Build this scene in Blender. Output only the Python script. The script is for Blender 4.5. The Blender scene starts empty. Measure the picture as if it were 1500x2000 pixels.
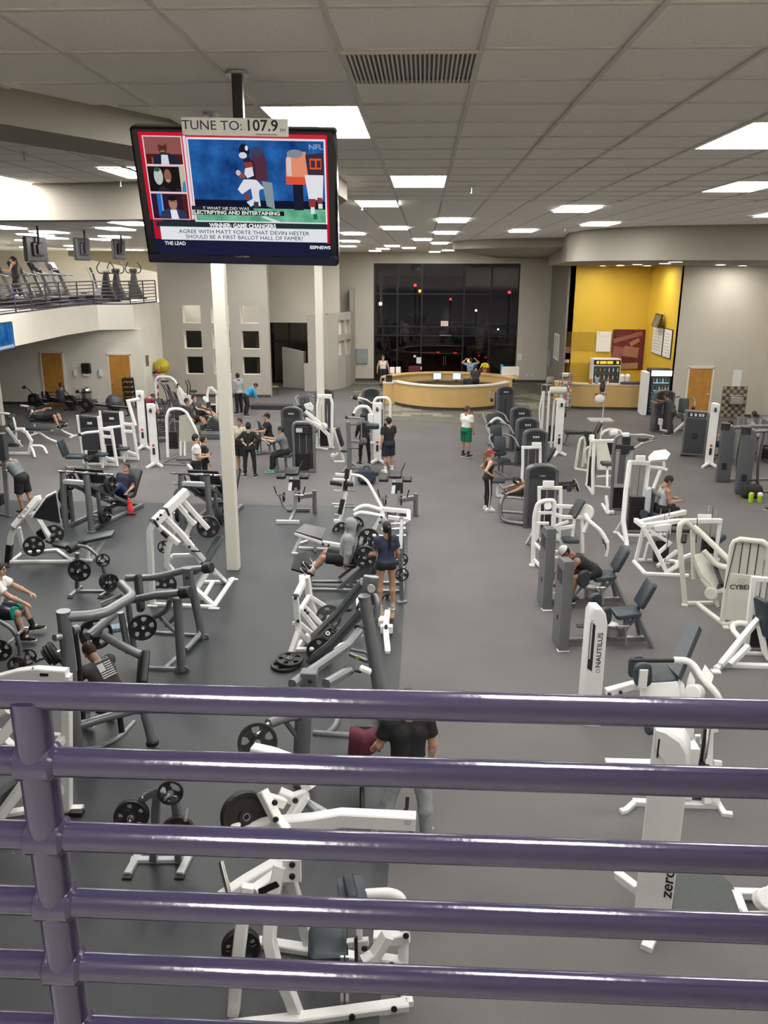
import bpy,math,random
import numpy as np
from mathutils import Vector,Matrix
random.seed(7)
PI = math.pi
scene = bpy.context.scene
COL = scene.collection
# ------------------------------------------------------------------ camera
FPX,EYE = 1600.0,6.2
PITCH,YAW,ROLL = math.radians(16.469),math.radians(2.642),math.radians(0.2)
F_ = Vector((-math.sin(YAW)*math.cos(PITCH),math.cos(YAW)*math.cos(PITCH),-math.sin(PITCH)))
R0 = Vector((math.cos(YAW),math.sin(YAW),0)); U0 = R0.cross(F_)
R_ = R0*math.cos(ROLL) + U0*math.sin(ROLL); U_ = -R0*math.sin(ROLL) + U0*math.cos(ROLL)
cam_d = bpy.data.cameras.new('camera'); cam = bpy.data.objects.new('camera',cam_d); COL.objects.link(cam)
cam_d.sensor_fit = 'VERTICAL'; cam_d.sensor_height = 36.0; cam_d.lens = FPX/2000*36.0; cam_d.clip_start = 0.05; cam_d.clip_end = 300
cam.matrix_world = Matrix(((R_.x,U_.x,-F_.x,0),(R_.y,U_.y,-F_.y,0),(R_.z,U_.z,-F_.z,EYE),(0,0,0,1)))
scene.camera = cam
# ------------------------------------------------------------------ world (night) and exposure
w = bpy.data.worlds.new('night'); scene.world = w; w.use_nodes = True
w.node_tree.nodes['Background'].inputs[0].default_value = (0.010,0.011,0.016,1)
w.node_tree.nodes['Background'].inputs[1].default_value = 1.0
scene.view_settings.view_transform = 'Standard'; scene.view_settings.look = 'None'
scene.view_settings.gamma = 1.0; scene.view_settings.use_curve_mapping = False
scene.view_settings.exposure = 1.2
PANEL = 20.0          # radiance of the fluorescent troffers
scene.cycles.max_bounces = 7; scene.cycles.diffuse_bounces = 5; scene.cycles.glossy_bounces = 3
scene.cycles.transparent_max_bounces = 8; scene.cycles.caustics_reflective = False; scene.cycles.caustics_refractive = False
scene.cycles.use_denoising = True
scene.cycles.sample_clamp_indirect = 12.0
# ------------------------------------------------------------------ survey helpers: where a sight line meets a level or a depth
def sight(px,py): return R_*((px-750)/FPX) - U_*((py-1000)/FPX) + F_
def gr(px,py,z=0.0):
    r = sight(px,py); return Vector((0,0,EYE)) + r*((z-EYE)/r.z)
def at(px,py,Y):
    r = sight(px,py); return Vector((0,0,EYE)) + r*(Y/r.y)
# ------------------------------------------------------------------ materials
MATS = {}
def mat(name,col,rough=0.5,metal=0.0,noise=0.0,scale=8.0,bump=0.0,bscale=60.0,emit=None,strength=1.0,coat=0.0,spec=0.5,col2=None,detail=4.0):
    if name in MATS: return MATS[name]
    m = bpy.data.materials.new(name); m.use_nodes = True; nt = m.node_tree; b = nt.nodes['Principled BSDF']
    b.inputs['Base Color'].default_value = (*col,1); b.inputs['Roughness'].default_value = rough
    b.inputs['Metallic'].default_value = metal; b.inputs['Coat Weight'].default_value = coat
    b.inputs['Specular IOR Level'].default_value = spec
    if emit is not None:
        b.inputs['Emission Color'].default_value = (*emit,1); b.inputs['Emission Strength'].default_value = strength
    if noise > 0 or bump > 0 or col2:
        tc = nt.nodes.new('ShaderNodeTexCoord')
    if noise > 0 or col2:
        n = nt.nodes.new('ShaderNodeTexNoise'); n.inputs['Scale'].default_value = scale; n.inputs['Detail'].default_value = detail
        nt.links.new(tc.outputs['Object'],n.inputs['Vector'])
        r = nt.nodes.new('ShaderNodeValToRGB')
        r.color_ramp.elements[0].position = 0.35; r.color_ramp.elements[1].position = 0.65
        c2 = col2 if col2 else tuple(min(1,c*(1+noise)) for c in col)
        c1 = col if col2 else tuple(c*(1-noise) for c in col)
        r.color_ramp.elements[0].color = (*c1,1); r.color_ramp.elements[1].color = (*c2,1)
        nt.links.new(n.outputs['Fac'],r.inputs['Fac']); nt.links.new(r.outputs['Color'],b.inputs['Base Color'])
    if bump > 0:
        n2 = nt.nodes.new('ShaderNodeTexNoise'); n2.inputs['Scale'].default_value = bscale; n2.inputs['Detail'].default_value = 3
        nt.links.new(tc.outputs['Object'],n2.inputs['Vector'])
        bp = nt.nodes.new('ShaderNodeBump'); bp.inputs['Strength'].default_value = bump; bp.inputs['Distance'].default_value = 0.01
        nt.links.new(n2.outputs['Fac'],bp.inputs['Height']); nt.links.new(bp.outputs['Normal'],b.inputs['Normal'])
    MATS[name] = m; return m
def emat(name,col,s=1.0):
    if name in MATS: return MATS[name]
    m = bpy.data.materials.new(name); m.use_nodes = True; nt = m.node_tree; nt.nodes.clear()
    e = nt.nodes.new('ShaderNodeEmission'); e.inputs[0].default_value = (*col,1); e.inputs[1].default_value = s
    o = nt.nodes.new('ShaderNodeOutputMaterial'); nt.links.new(e.outputs[0],o.inputs[0]); MATS[name] = m; return m
WHITE = mat('white_powder_coat',(0.80,0.80,0.78),0.32,noise=0.03,scale=3)
CREAM = mat('cream_enamel',(0.66,0.65,0.58),0.35,noise=0.03,scale=3)
SILVER = mat('silver_grey_paint',(0.20,0.21,0.22),0.32,0.45,noise=0.05,scale=5)
GREY = mat('grey_tower_paint',(0.12,0.125,0.135),0.38,0.3,noise=0.05,scale=5)
DARK = mat('charcoal_shroud',(0.022,0.023,0.026),0.4,noise=0.1,scale=4)
SHROUD = mat('smoke_grey_shroud',(0.05,0.052,0.058),0.35,noise=0.06,scale=4)
BLACK = mat('black_steel',(0.012,0.012,0.013),0.45)
RUBBER = mat('black_rubber',(0.013,0.013,0.014),0.55,bump=0.1,bscale=200)
PAD = mat('slate_upholstery',(0.030,0.042,0.052),0.42,noise=0.08,scale=12,bump=0.08,bscale=90)
BPAD = mat('black_upholstery',(0.016,0.018,0.020),0.42,noise=0.08,scale=12)
CHROME = mat('chrome',(0.75,0.75,0.76),0.15,1.0)
STEEL = mat('brushed_steel',(0.55,0.55,0.56),0.3,0.9)
LGREY = mat('light_grey_plastic',(0.55,0.57,0.58),0.4)
PAPER = mat('white_paper',(0.78,0.78,0.76),0.7)
PURPLE = mat('purple_gloss_paint',(0.028,0.023,0.052),0.17,noise=0.05,scale=6,bump=0.06,bscale=45,coat=0.25)
PURPLE2 = mat('dark_purple_rail_paint',(0.040,0.036,0.060),0.3)
WOOD = mat('maple_laminate',(0.60,0.40,0.16),0.4,noise=0.05,scale=2.0)
DOORW = mat('orange_oak_veneer',(0.50,0.235,0.045),0.4,noise=0.12,scale=3.5)
BEIGE = mat('beige_wall_paint',(0.56,0.525,0.45),0.7,noise=0.02,scale=1.2,bump=0.05,bscale=120)
CREAMW = mat('cream_wall_paint',(0.76,0.725,0.64),0.7,noise=0.02,scale=1.2)
TAUPE = mat('taupe_wall_paint',(0.40,0.375,0.325),0.7,noise=0.02,scale=1.2,bump=0.05,bscale=120)
DTAUPE = mat('dark_taupe_paint',(0.20,0.18,0.155),0.65,noise=0.03,scale=1.5)
YELLOW = mat('yellow_wall_paint',(0.72,0.48,0.045),0.6,noise=0.02,scale=1.0)
BASEB = mat('dark_rubber_baseboard',(0.055,0.052,0.05),0.5)
RED = mat('red_plastic',(0.60,0.03,0.03),0.4)
MAROON = mat('maroon_cloth',(0.10,0.016,0.03),0.85,noise=0.2,scale=20)
# ------------------------------------------------------------------ mesh builder
def vec(p): return p if isinstance(p,Vector) else Vector(p)
class MB:
    def __init__(s): s.v = []; s.f = []; s.m = []; s.mi = 0
    def add(s,vs,fs):
        o = len(s.v); s.v += [tuple(v) for v in vs]; s.f += [tuple(i+o for i in f) for f in fs]; s.m += [s.mi]*len(fs); return s
    def sweep(s,pts,prof,up=None,closed=False,caps=True):
        pts = [vec(p) for p in pts]; n = len(pts); k = len(prof); rings = []
        up = Vector((0,0,1)) if up is None else vec(up)
        prevx = None
        for i,p in enumerate(pts):
            a = pts[i-1] if (i > 0 or closed) else None; b = pts[(i+1) % n] if (i < n-1 or closed) else None
            d1 = (p-a).normalized() if a is not None else None; d2 = (b-p).normalized() if b is not None else None
            if d1 is None: d1 = d2
            if d2 is None: d2 = d1
            t = (d1+d2)
            t = t.normalized() if t.length > 1e-6 else d1
            sc = 1/max(0.5,t.dot(d1))
            if prevx is None:
                x = t.cross(up)
                if x.length < 1e-3: x = t.cross(Vector((0,1,0)))
                x.normalize()
            else:
                x = prevx - t*prevx.dot(t); x.normalize()
            prevx = x; y = x.cross(t)
            bend = (d2-d1); bd = (bend - t*bend.dot(t))
            bd = bd.normalized() if bd.length > 1e-6 else None
            ring = []
            for (u,v) in prof:
                q = x*u + y*v
                if bd is not None: q = q + bd*(q.dot(bd)*(sc-1))
                ring.append(p+q)
            rings.append(ring)
        vs = [v for r in rings for v in r]; fs = []
        for i in range(n if closed else n-1):
            for j in range(k):
                a,b = i*k+j,i*k+(j+1) % k; c,d = ((i+1) % n)*k+(j+1) % k,((i+1) % n)*k+j
                fs.append((a,d,c,b))
        if caps and not closed:
            fs.append(tuple(range(k))); fs.append(tuple((n-1)*k+j for j in reversed(range(k))))
        return s.add(vs,fs)
    def tube(s,pts,r,n=10,closed=False):
        return s.sweep(pts,[(r*math.cos(2*PI*j/n),r*math.sin(2*PI*j/n)) for j in range(n)],closed=closed)
    def beam(s,pts,w=0.06,h=None,up=None,c=0.2):
        h = h or w; a,b = w/2,h/2; e = min(a,b)*c
        return s.sweep(pts,[(a,-b+e),(a,b-e),(a-e,b),(-a+e,b),(-a,b-e),(-a,-b+e),(-a+e,-b),(a-e,-b)],up=up)
    def box(s,c,d,rz=0.0,M=None,bev=0.0):
        x,y,z = d[0]/2,d[1]/2,d[2]/2
        if bev > 0:
            e = min(bev,x*.9,y*.9,z*.9); vs = []
            lay = [(-z,x-e,y-e),(-z+e,x,y),(z-e,x,y),(z,x-e,y-e)]
            for (zz,xx,yy) in lay:
                ee = e
                vs += [(xx-ee,-yy,zz),(xx,-yy+ee,zz),(xx,yy-ee,zz),(xx-ee,yy,zz),(-xx+ee,yy,zz),(-xx,yy-ee,zz),(-xx,-yy+ee,zz),(-xx+ee,-yy,zz)]
            fs = [tuple(reversed(range(8))),tuple(range(24,32))]
            for l in range(3):
                for j in range(8): fs.append((l*8+j,l*8+(j+1) % 8,l*8+8+(j+1) % 8,l*8+8+j))
        else:
            vs = [(-x,-y,-z),(x,-y,-z),(x,y,-z),(-x,y,-z),(-x,-y,z),(x,-y,z),(x,y,z),(-x,y,z)]
            fs = [(3,2,1,0),(4,5,6,7),(0,1,5,4),(1,2,6,5),(2,3,7,6),(3,0,4,7)]
        if M is None: M = Matrix.Rotation(rz,3,'Z')
        c = vec(c); return s.add([M @ Vector(v) + c for v in vs],fs)
    def pad(s,c,d,M=None,rz=0.0,e=0.35,nu=12,nv=6):
        """a cushion: rounded rectangular outline with soft rim, thickness d[2]"""
        if M is None: M = Matrix.Rotation(rz,3,'Z')
        c = vec(c); vs = []; hx,hy,hz = d[0]/2,d[1]/2,d[2]/2; r = min(hx,hy)*e; rr = hz*0.8
        def outline(ins):
            o = []; q = 4
            for (sx,sy,a0) in ((1,1,0),(-1,1,PI/2),(-1,-1,PI),(1,-1,1.5*PI)):
                for k in range(q):
                    a = a0 + k*(PI/2)/(q-1); o.append((sx*(hx-r)+max(r-ins,0.002)*math.cos(a),sy*(hy-r)+max(r-ins,0.002)*math.sin(a)))
            return o
        lay = [(-hz,rr*.7),(-hz+rr*.5,0),(hz-rr,0),(hz-rr*.3,rr*.3),(hz,rr)]
        n = 16
        for (z,ins) in lay: vs += [(x,y,z) for x,y in outline(min(ins,r*.95))]
        fs = [tuple(reversed(range(n))),tuple(range((len(lay)-1)*n,len(lay)*n))]
        for l in range(len(lay)-1):
            for j in range(n): fs.append((l*n+j,l*n+(j+1) % n,(l+1)*n+(j+1) % n,(l+1)*n+j))
        return s.add([M @ Vector(v) + c for v in vs],fs)
    def lathe(s,prof,c=(0,0,0),axis=(0,0,1),n=20,arc=None):
        """prof: (radius, height) along axis"""
        ax = vec(axis).normalized(); q = Vector((0,0,1)).rotation_difference(ax).to_matrix(); c = vec(c); vs = []; k = len(prof)
        for i in range(n):
            a = 2*PI*i/n
            for (r,h) in prof: vs.append(q @ Vector((r*math.cos(a),r*math.sin(a),h)) + c)
        fs = []
        for i in range(n):
            for j in range(k-1):
                a,b = i*k+j,((i+1) % n)*k+j; fs.append((a,b,b+1,a+1))
        closed = prof[0] == prof[-1]
        if prof[0][0] > 1e-6 and not closed: fs.append(tuple(i*k for i in reversed(range(n))))
        if prof[-1][0] > 1e-6 and not closed: fs.append(tuple(i*k+k-1 for i in range(n)))
        return s.add(vs,fs)
    def cyl(s,a,b,r,n=14,r2=None):
        a,b = vec(a),vec(b); L = (b-a).length; r2 = r if r2 is None else r2
        e = min(r,r2,L/2)*0.15
        return s.lathe([(r-e,0),(r,e),(r2,L-e),(r2-e,L)],a,b-a,n)
    def ball(s,c,r,n=12,sc=(1,1,1)):
        m = max(4,n//2); vs = []; fs = []; c = vec(c)
        for i in range(1,m):
            t = PI*i/m
            for j in range(n):
                p = 2*PI*j/n; vs.append((c.x+r*sc[0]*math.sin(t)*math.cos(p),c.y+r*sc[1]*math.sin(t)*math.sin(p),c.z+r*sc[2]*math.cos(t)))
        vs += [(c.x,c.y,c.z+r*sc[2]),(c.x,c.y,c.z-r*sc[2])]; T = len(vs)-2
        for i in range(m-2):
            for j in range(n): a,b = i*n+j,i*n+(j+1) % n; fs.append((a,a+n,b+n,b))
        for j in range(n): fs.append((T,j,(j+1) % n)); fs.append((T+1,(m-2)*n+(j+1) % n,(m-2)*n+j))
        return s.add(vs,fs)
    def prism(s,poly,d,M=None,c=(0,0,0),bev=0.0):
        """poly in local xy extruded along local z from -d/2 to d/2"""
        n = len(poly); M = M if M is not None else Matrix.Identity(3); c = vec(c); vs = []
        area = sum(poly[i][0]*poly[(i+1) % n][1]-poly[(i+1) % n][0]*poly[i][1] for i in range(n))
        if area < 0: poly = list(reversed(poly))
        lay = [(-d/2,0),(d/2,0)]
        if bev > 0: lay = [(-d/2,bev),(-d/2+bev,0),(d/2-bev,0),(d/2,bev)]
        def inset(k):
            if k == 0: return poly
            o = []
            for i in range(n):
                p0,p1,p2 = Vector(poly[i-1]),Vector(poly[i]),Vector(poly[(i+1) % n])
                e1 = (p1-p0).normalized(); e2 = (p2-p1).normalized(); nn = Vector((-e1.y,e1.x)) + Vector((-e2.y,e2.x))
                nn = nn/max(nn.length,1e-6); o.append(tuple(p1+nn*k))
            return o
        for (z,k) in lay: vs += [(x,y,z) for x,y in inset(k)]
        fs = [tuple(reversed(range(n))),tuple(range((len(lay)-1)*n,len(lay)*n))]
        for l in range(len(lay)-1):
            for j in range(n): fs.append((l*n+j,l*n+(j+1) % n,(l+1)*n+(j+1) % n,(l+1)*n+j))
        return s.add([M @ Vector(v) + c for v in vs],fs)
    def plan(s,poly,z0,z1): return s.prism(poly,z1-z0,c=(0,0,(z0+z1)/2))
    def quad(s,a,b,c,d): return s.add([a,b,c,d],[(0,1,2,3)])
    def mesh(s,name,mats,ang=35,smooth=True):
        me = bpy.data.meshes.new(name); me.from_pydata(s.v,[],s.f)
        for m in (mats if isinstance(mats,(list,tuple)) else [mats]): me.materials.append(m)
        if any(s.m): me.polygons.foreach_set('material_index',s.m)
        if smooth:
            me.polygons.foreach_set('use_smooth',[True]*len(me.polygons)); me.set_sharp_from_angle(angle=math.radians(ang))
        me.update(); return me
    def build(s,name,mats,parent=None,**kw):
        return link(name,s.mesh(name,mats,**kw),parent)
def link(name,me,parent=None,loc=None,rz=0.0):
    o = bpy.data.objects.new(name,me); COL.objects.link(o)
    if parent is not None: o.parent = parent
    if loc is not None: o.location = loc
    if rz: o.rotation_euler = (0,0,rz)
    return o
def tag(o,label=None,cat=None,group=None,kind=None):
    if label: o['label'] = label
    if cat: o['category'] = cat
    if group: o['group'] = group
    if kind: o['kind'] = kind
    return o
def struct(o,label=None): return tag(o,label,None,None,'structure')
def thing(name,label,cat,loc=(0,0,0),rz=0.0,group=None):
    o = bpy.data.objects.new(name,None); COL.objects.link(o); o.location = loc; o.rotation_euler = (0,0,rz)
    o.empty_display_size = 0.1
    return tag(o,label,cat,group)
def dup(root,loc,rz=0.0,label=None):
    r = root.copy(); COL.objects.link(r); r.location = loc; r.rotation_euler = (0,0,rz)
    if label: r['label'] = label
    for ch in list(root.children):
        c = ch.copy(); COL.objects.link(c); c.parent = r
        for g in list(ch.children):
            d = g.copy(); COL.objects.link(d); d.parent = c
    return r
def rotx(a): return Matrix.Rotation(a,3,'X')
def roty(a): return Matrix.Rotation(a,3,'Y')
def rotz(a): return Matrix.Rotation(a,3,'Z')
def frame(x,y=None,z=None):
    """rotation matrix whose local z is the given normal and local x the given direction"""
    z = vec(z).normalized(); x = vec(x); x = (x - z*x.dot(z)).normalized(); y = z.cross(x)
    return Matrix((x,y,z)).transposed()
FONT = None
def text_mesh(body,size,ext=0.002,bold=0.0,align='CENTER',sx=1.0):
    cu = bpy.data.curves.new('lettering','FONT'); cu.body = body; cu.size = size; cu.extrude = ext; cu.align_x = align; cu.align_y = 'CENTER'; cu.offset = bold; cu.resolution_u = 3
    o = bpy.data.objects.new('lettering',cu); COL.objects.link(o)
    dg = bpy.context.evaluated_depsgraph_get(); me = bpy.data.meshes.new_from_object(o.evaluated_get(dg))
    bpy.data.objects.remove(o); bpy.data.curves.remove(cu)
    if sx != 1.0:
        for v in me.vertices: v.co.x *= sx
    return me
def lettering(body,size,M,c,material,parent,ext=0.002,bold=0.0,align='CENTER',sx=1.0,name='lettering'):
    me = text_mesh(body,size,ext,bold,align,sx); me.transform(Matrix.Translation(vec(c)) @ M.to_4x4()); me.materials.clear(); me.materials.append(material)
    return link(name,me,parent)
# ================================================================== STRUCTURE
CZ = 7.12                       # ceiling height
def slab(name,x0,x1,y0,y1,z0,z1,m,label=None,parent=None,**k):
    o = MB().box(((x0+x1)/2,(y0+y1)/2,(z0+z1)/2),(x1-x0,y1-y0,z1-z0)).build(name,m,parent,smooth=False)
    return o if parent is not None else struct(o,label)
# --- floors
def carpet_mat(name,c1,c2,c3):
    m = bpy.data.materials.new(name); m.use_nodes = True; nt = m.node_tree; b = nt.nodes['Principled BSDF']
    tc = nt.nodes.new('ShaderNodeTexCoord')
    n1 = nt.nodes.new('ShaderNodeTexNoise'); n1.inputs['Scale'].default_value = 0.5; n1.inputs['Detail'].default_value = 3
    n2 = nt.nodes.new('ShaderNodeTexNoise'); n2.inputs['Scale'].default_value = 90; n2.inputs['Detail'].default_value = 2
    for n in (n1,n2): nt.links.new(tc.outputs['Object'],n.inputs['Vector'])
    r1 = nt.nodes.new('ShaderNodeMix'); r1.data_type = 'RGBA'; r1.inputs[6].default_value = (*c1,1); r1.inputs[7].default_value = (*c2,1)
    mr = nt.nodes.new('ShaderNodeMapRange'); mr.inputs[1].default_value = .35; mr.inputs[2].default_value = .65
    nt.links.new(n1.outputs['Fac'],mr.inputs[0]); nt.links.new(mr.outputs[0],r1.inputs[0])
    r2 = nt.nodes.new('ShaderNodeMix'); r2.data_type = 'RGBA'; r2.inputs[7].default_value = (*c3,1)
    mr2 = nt.nodes.new('ShaderNodeMapRange'); mr2.inputs[1].default_value = .45; mr2.inputs[2].default_value = .75; mr2.inputs[4].default_value = .6
    nt.links.new(n2.outputs['Fac'],mr2.inputs[0]); nt.links.new(mr2.outputs[0],r2.inputs[0])
    nt.links.new(r1.outputs[2],r2.inputs[6]); nt.links.new(r2.outputs[2],b.inputs['Base Color'])
    b.inputs['Roughness'].default_value = 0.85; b.inputs['Specular IOR Level'].default_value = 0.2
    bp = nt.nodes.new('ShaderNodeBump'); bp.inputs['Strength'].default_value = .3; bp.inputs['Distance'].default_value = .004
    nt.links.new(n2.outputs['Fac'],bp.inputs['Height']); nt.links.new(bp.outputs['Normal'],b.inputs['Normal'])
    MATS[name] = m; return m
CARPET = carpet_mat('grey_carpet',(0.134,0.126,0.124),(0.155,0.145,0.143),(0.091,0.085,0.084))
MATF = carpet_mat('speckled_rubber_flooring',(0.026,0.0305,0.0325),(0.033,0.038,0.0405),(0.048,0.054,0.058))
MATF.node_tree.nodes['Principled BSDF'].inputs['Roughness'].default_value = 0.5
MATF.node_tree.nodes['Principled BSDF'].inputs['Specular IOR Level'].default_value = 0.45
floor = slab('floor',-26,15.2,-4.5,50,-0.2,0,CARPET,'grey carpeted gym floor with a dark rubber half and a tiled lobby')
MATX = -0.28
slab('rubber_mat',-26,MATX,-4.5,21.45,0,0.008,MATF,parent=floor)
LOBBY = mat('lobby_carpet_olive',(0.115,0.108,0.082),0.8,noise=0.1,scale=3)
LOBL = mat('lobby_tile_pale',(0.235,0.215,0.175),0.75,noise=0.08,scale=3)
lob = [gr(712,812),gr(770,822),gr(870,826),gr(1010,828),gr(1062,800),gr(1110,790),gr(1075,746),gr(690,746),gr(690,765)]
MB().plan([(p.x,p.y) for p in lob],0.0,0.006).build('lobby_flooring',LOBBY,floor,smooth=False)
tile_me = MB().box((0,0,0.008),(0.86,0.44,0.006),bev=.002).mesh('carpet_tile',LOBL,smooth=False)
for j in range(24):
    for i in range(-5,9):
        X = i*0.92 + (j % 2)*0.46; Y = 36.1 + j*0.48
        px = [(p.x,p.y) for p in lob]; ins = False
        for a in range(len(px)):
            (x1,y1),(x2,y2) = px[a-1],px[a]
            if (y1 > Y) != (y2 > Y) and X < (x2-x1)*(Y-y1)/(y2-y1)+x1: ins = not ins
        if ins and random.random() < 0.33 and abs(X-1.3) + abs(Y-40.5)*.8 > 2.2: link('carpet_tile',tile_me,floor,(X,Y,0))
# --- ceiling: main field, raised oval field on the left, soffit ring between them
ring = [(-26,13.9),(-9,13.9),(-5.5,13.75),(-3.6,13.4),(-2.2,12.5),(-1.35,11.2),(-0.98,9.6),(-1.02,8.2),(-1.3,6.9),(-1.78,5.75),(-2.35,4.65),(-3.1,3.3),(-4.6,0.4),(-7,-4.5)]
def offset(path,d):
    o = []
    for i,p in enumerate(path):
        a = Vector(path[max(0,i-1)]); b = Vector(path[min(len(path)-1,i+1)]); t = (b-a).normalized(); o.append((p[0]+t.y*-d,p[1]+t.x*d))
    return o
CEILT = mat('acoustic_tile',(0.93,0.895,0.825),0.85,noise=0.04,scale=60,bump=0.15,bscale=90,detail=6)
TBAR = mat('ceiling_grid_paint',(0.68,0.645,0.58),0.5)
def grid_mat():
    m = bpy.data.materials.new('acoustic_tile_far'); m.use_nodes = True; nt = m.node_tree; b = nt.nodes['Principled BSDF']; b.inputs['Roughness'].default_value = .85
    tc = nt.nodes.new('ShaderNodeTexCoord'); mp = nt.nodes.new('ShaderNodeMapping'); mp.inputs['Location'].default_value = (-.23+.61*60,-3.35+.61*60,0)
    br = nt.nodes.new('ShaderNodeTexBrick'); br.offset = 0; br.inputs['Scale'].default_value = 1.0; br.inputs['Brick Width'].default_value = .61; br.inputs['Row Height'].default_value = .61
    br.inputs['Mortar Size'].default_value = .014; br.inputs['Color1'].default_value = (.93,.895,.825,1); br.inputs['Color2'].default_value = (.91,.875,.805,1); br.inputs['Mortar'].default_value = (.48,.45,.40,1)
    nt.links.new(tc.outputs['Object'],mp.inputs['Vector']); nt.links.new(mp.outputs['Vector'],br.inputs['Vector']); nt.links.new(br.outputs['Color'],b.inputs['Base Color']); return m
GRIDM = grid_mat()
main_poly = [(15.2,-4.5),(15.2,50),(-26,50)] + ring
raised_poly = [(-26,-4.5)] + ring
ceil = struct(MB().plan(main_poly,CZ+.01,CZ+.2).build('ceiling',GRIDM,smooth=False),'suspended ceiling of beige acoustic tiles in a metal grid')
MB().plan(raised_poly,7.47,7.6).build('raised_field',GRIDM,ceil,smooth=False)
SOFF = mat('soffit_paint',(0.30,0.272,0.225),0.7,noise=0.02,scale=1)
ro,ri = offset(ring,0.12),offset(ring,-0.42)
MB().plan(ro + ri[::-1],6.93,7.48).build('soffit_ring',SOFF,ceil,ang=50)
def inside_main(X,Y):
    c = False
    for a in range(len(main_poly)):
        (x1,y1),(x2,y2) = main_poly[a-1],main_poly[a]
        if (y1 > Y) != (y2 > Y) and X < (x2-x1)*(Y-y1)/(y2-y1)+x1: c = not c
    return c
GX = lambda i: 0.23 + 0.61*i
GY = lambda j: 3.35 + 0.61*j
LIGHTS = [(-2,3),(-1,9),(-2,14),(0,21),(3,4),(5,10),(3,16),(5,23),(3,28),(9,18),(-2,26),(0,30),(-1,38),(0,44),(-3,50),(-4,58),(-2,55),(1,62),(3,57),
          (-5,41),(-4,31),(-6,51),(-17,26),(-17,30),(-19,33),(-13,27),(-16,35),(-18,39),(-11,23),(-20,37),(-9,33),(-10,43),(-13,47),(-8,25),(-22,29),(-23,41),(-7,19),(-12,17),(-19,19),(-26,22),(-28,33),(-8,45),(-20,62),(-25,64),(-29,62),(-25,52),(-29,46),(-17,66),(-30,56),(-8,57),(-11,53),(-14,57),(-17,49),(4,47),(-5,65),(0,68),(5,66),  # later entries: panels added to brighten the left, far end and balcony wall
          (9,4),(13,10),(17,4),(13,23),(17,18),(9,31),(14,34),(18,28),(21,12),(21,24),(10,44),(15,46),(19,44),(7,52),(-2,-7),(0,-3),(-6,-8),(9,-8),(13,-6),(18,-8)]  # added unseen panels extend the pattern for light; railing pair follows its highlights
lset = set()
for (i,j) in LIGHTS: lset |= {(i,j),(i,j+1)}
tile = MB().box((0,0,0.006),(0.594,0.594,0.012),bev=.004).mesh('ceiling_tile',CEILT,smooth=False)
cells = [(i,j) for j in range(-1,14) for i in range(-5,16)]
vis = []
for (i,j) in cells:
    X,Y = GX(i)+.305,GY(j)+.305
    if (i,j) in lset or (i,j) == (-1,1) or not inside_main(X-.25,Y) or not inside_main(X,Y+.2): continue
    d = Vector((X,Y,CZ-EYE)); zf = d.dot(F_); pxx = 750+FPX*d.dot(R_)/zf; pyy = 1000-FPX*d.dot(U_)/zf
    if -120 < pxx < 1620 and pyy > -90: vis.append((i,j))
for (i,j) in vis[:300]: link('ceiling_tile',tile,ceil,(GX(i)+.305,GY(j)+.305,CZ-.004))
gm = MB()
for k in range(-5,17):
    y0 = 1.5
    for q in range(60):
        if inside_main(GX(k)-.2,y0): break
        y0 += .2
    if y0 < 12: gm.box((GX(k),(y0+12.2)/2,CZ-.008),(.024,12.2-y0,.012))
for k in range(-2,15):
    x0 = -3.0
    while not inside_main(x0-.2,GY(k)): x0 += .1
    gm.box(((x0+10.2)/2,GY(k),CZ-.006),(10.2-x0,.024,.010))
gm.build('ceiling_grid',TBAR,ceil,smooth=False)
# air return grille
vent = thing('air_vent','square air return grille with dark slots set in the ceiling','vent',(GX(-1)+.305,GY(1)+.305,CZ))
MB().box((0,0,.0),(.58,.58,.012)).build('backing',BLACK,vent,smooth=False)
fr = MB()
for (c,d) in (((0,.295,-.012),(.61,.02,.02)),((0,-.295,-.012),(.61,.02,.02)),((.295,0,-.012),(.02,.57,.02)),((-.295,0,-.012),(.02,.57,.02))): fr.box(c,d)
fr.build('frame',TBAR,vent,smooth=False)
slat = MB().box((0,0,-.012),(.009,.57,.022)).mesh('slat',TBAR,smooth=False)
for k in range(27): link('slat',slat,vent,(-.28+.56*(k+.5)/27,0,0))
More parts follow.
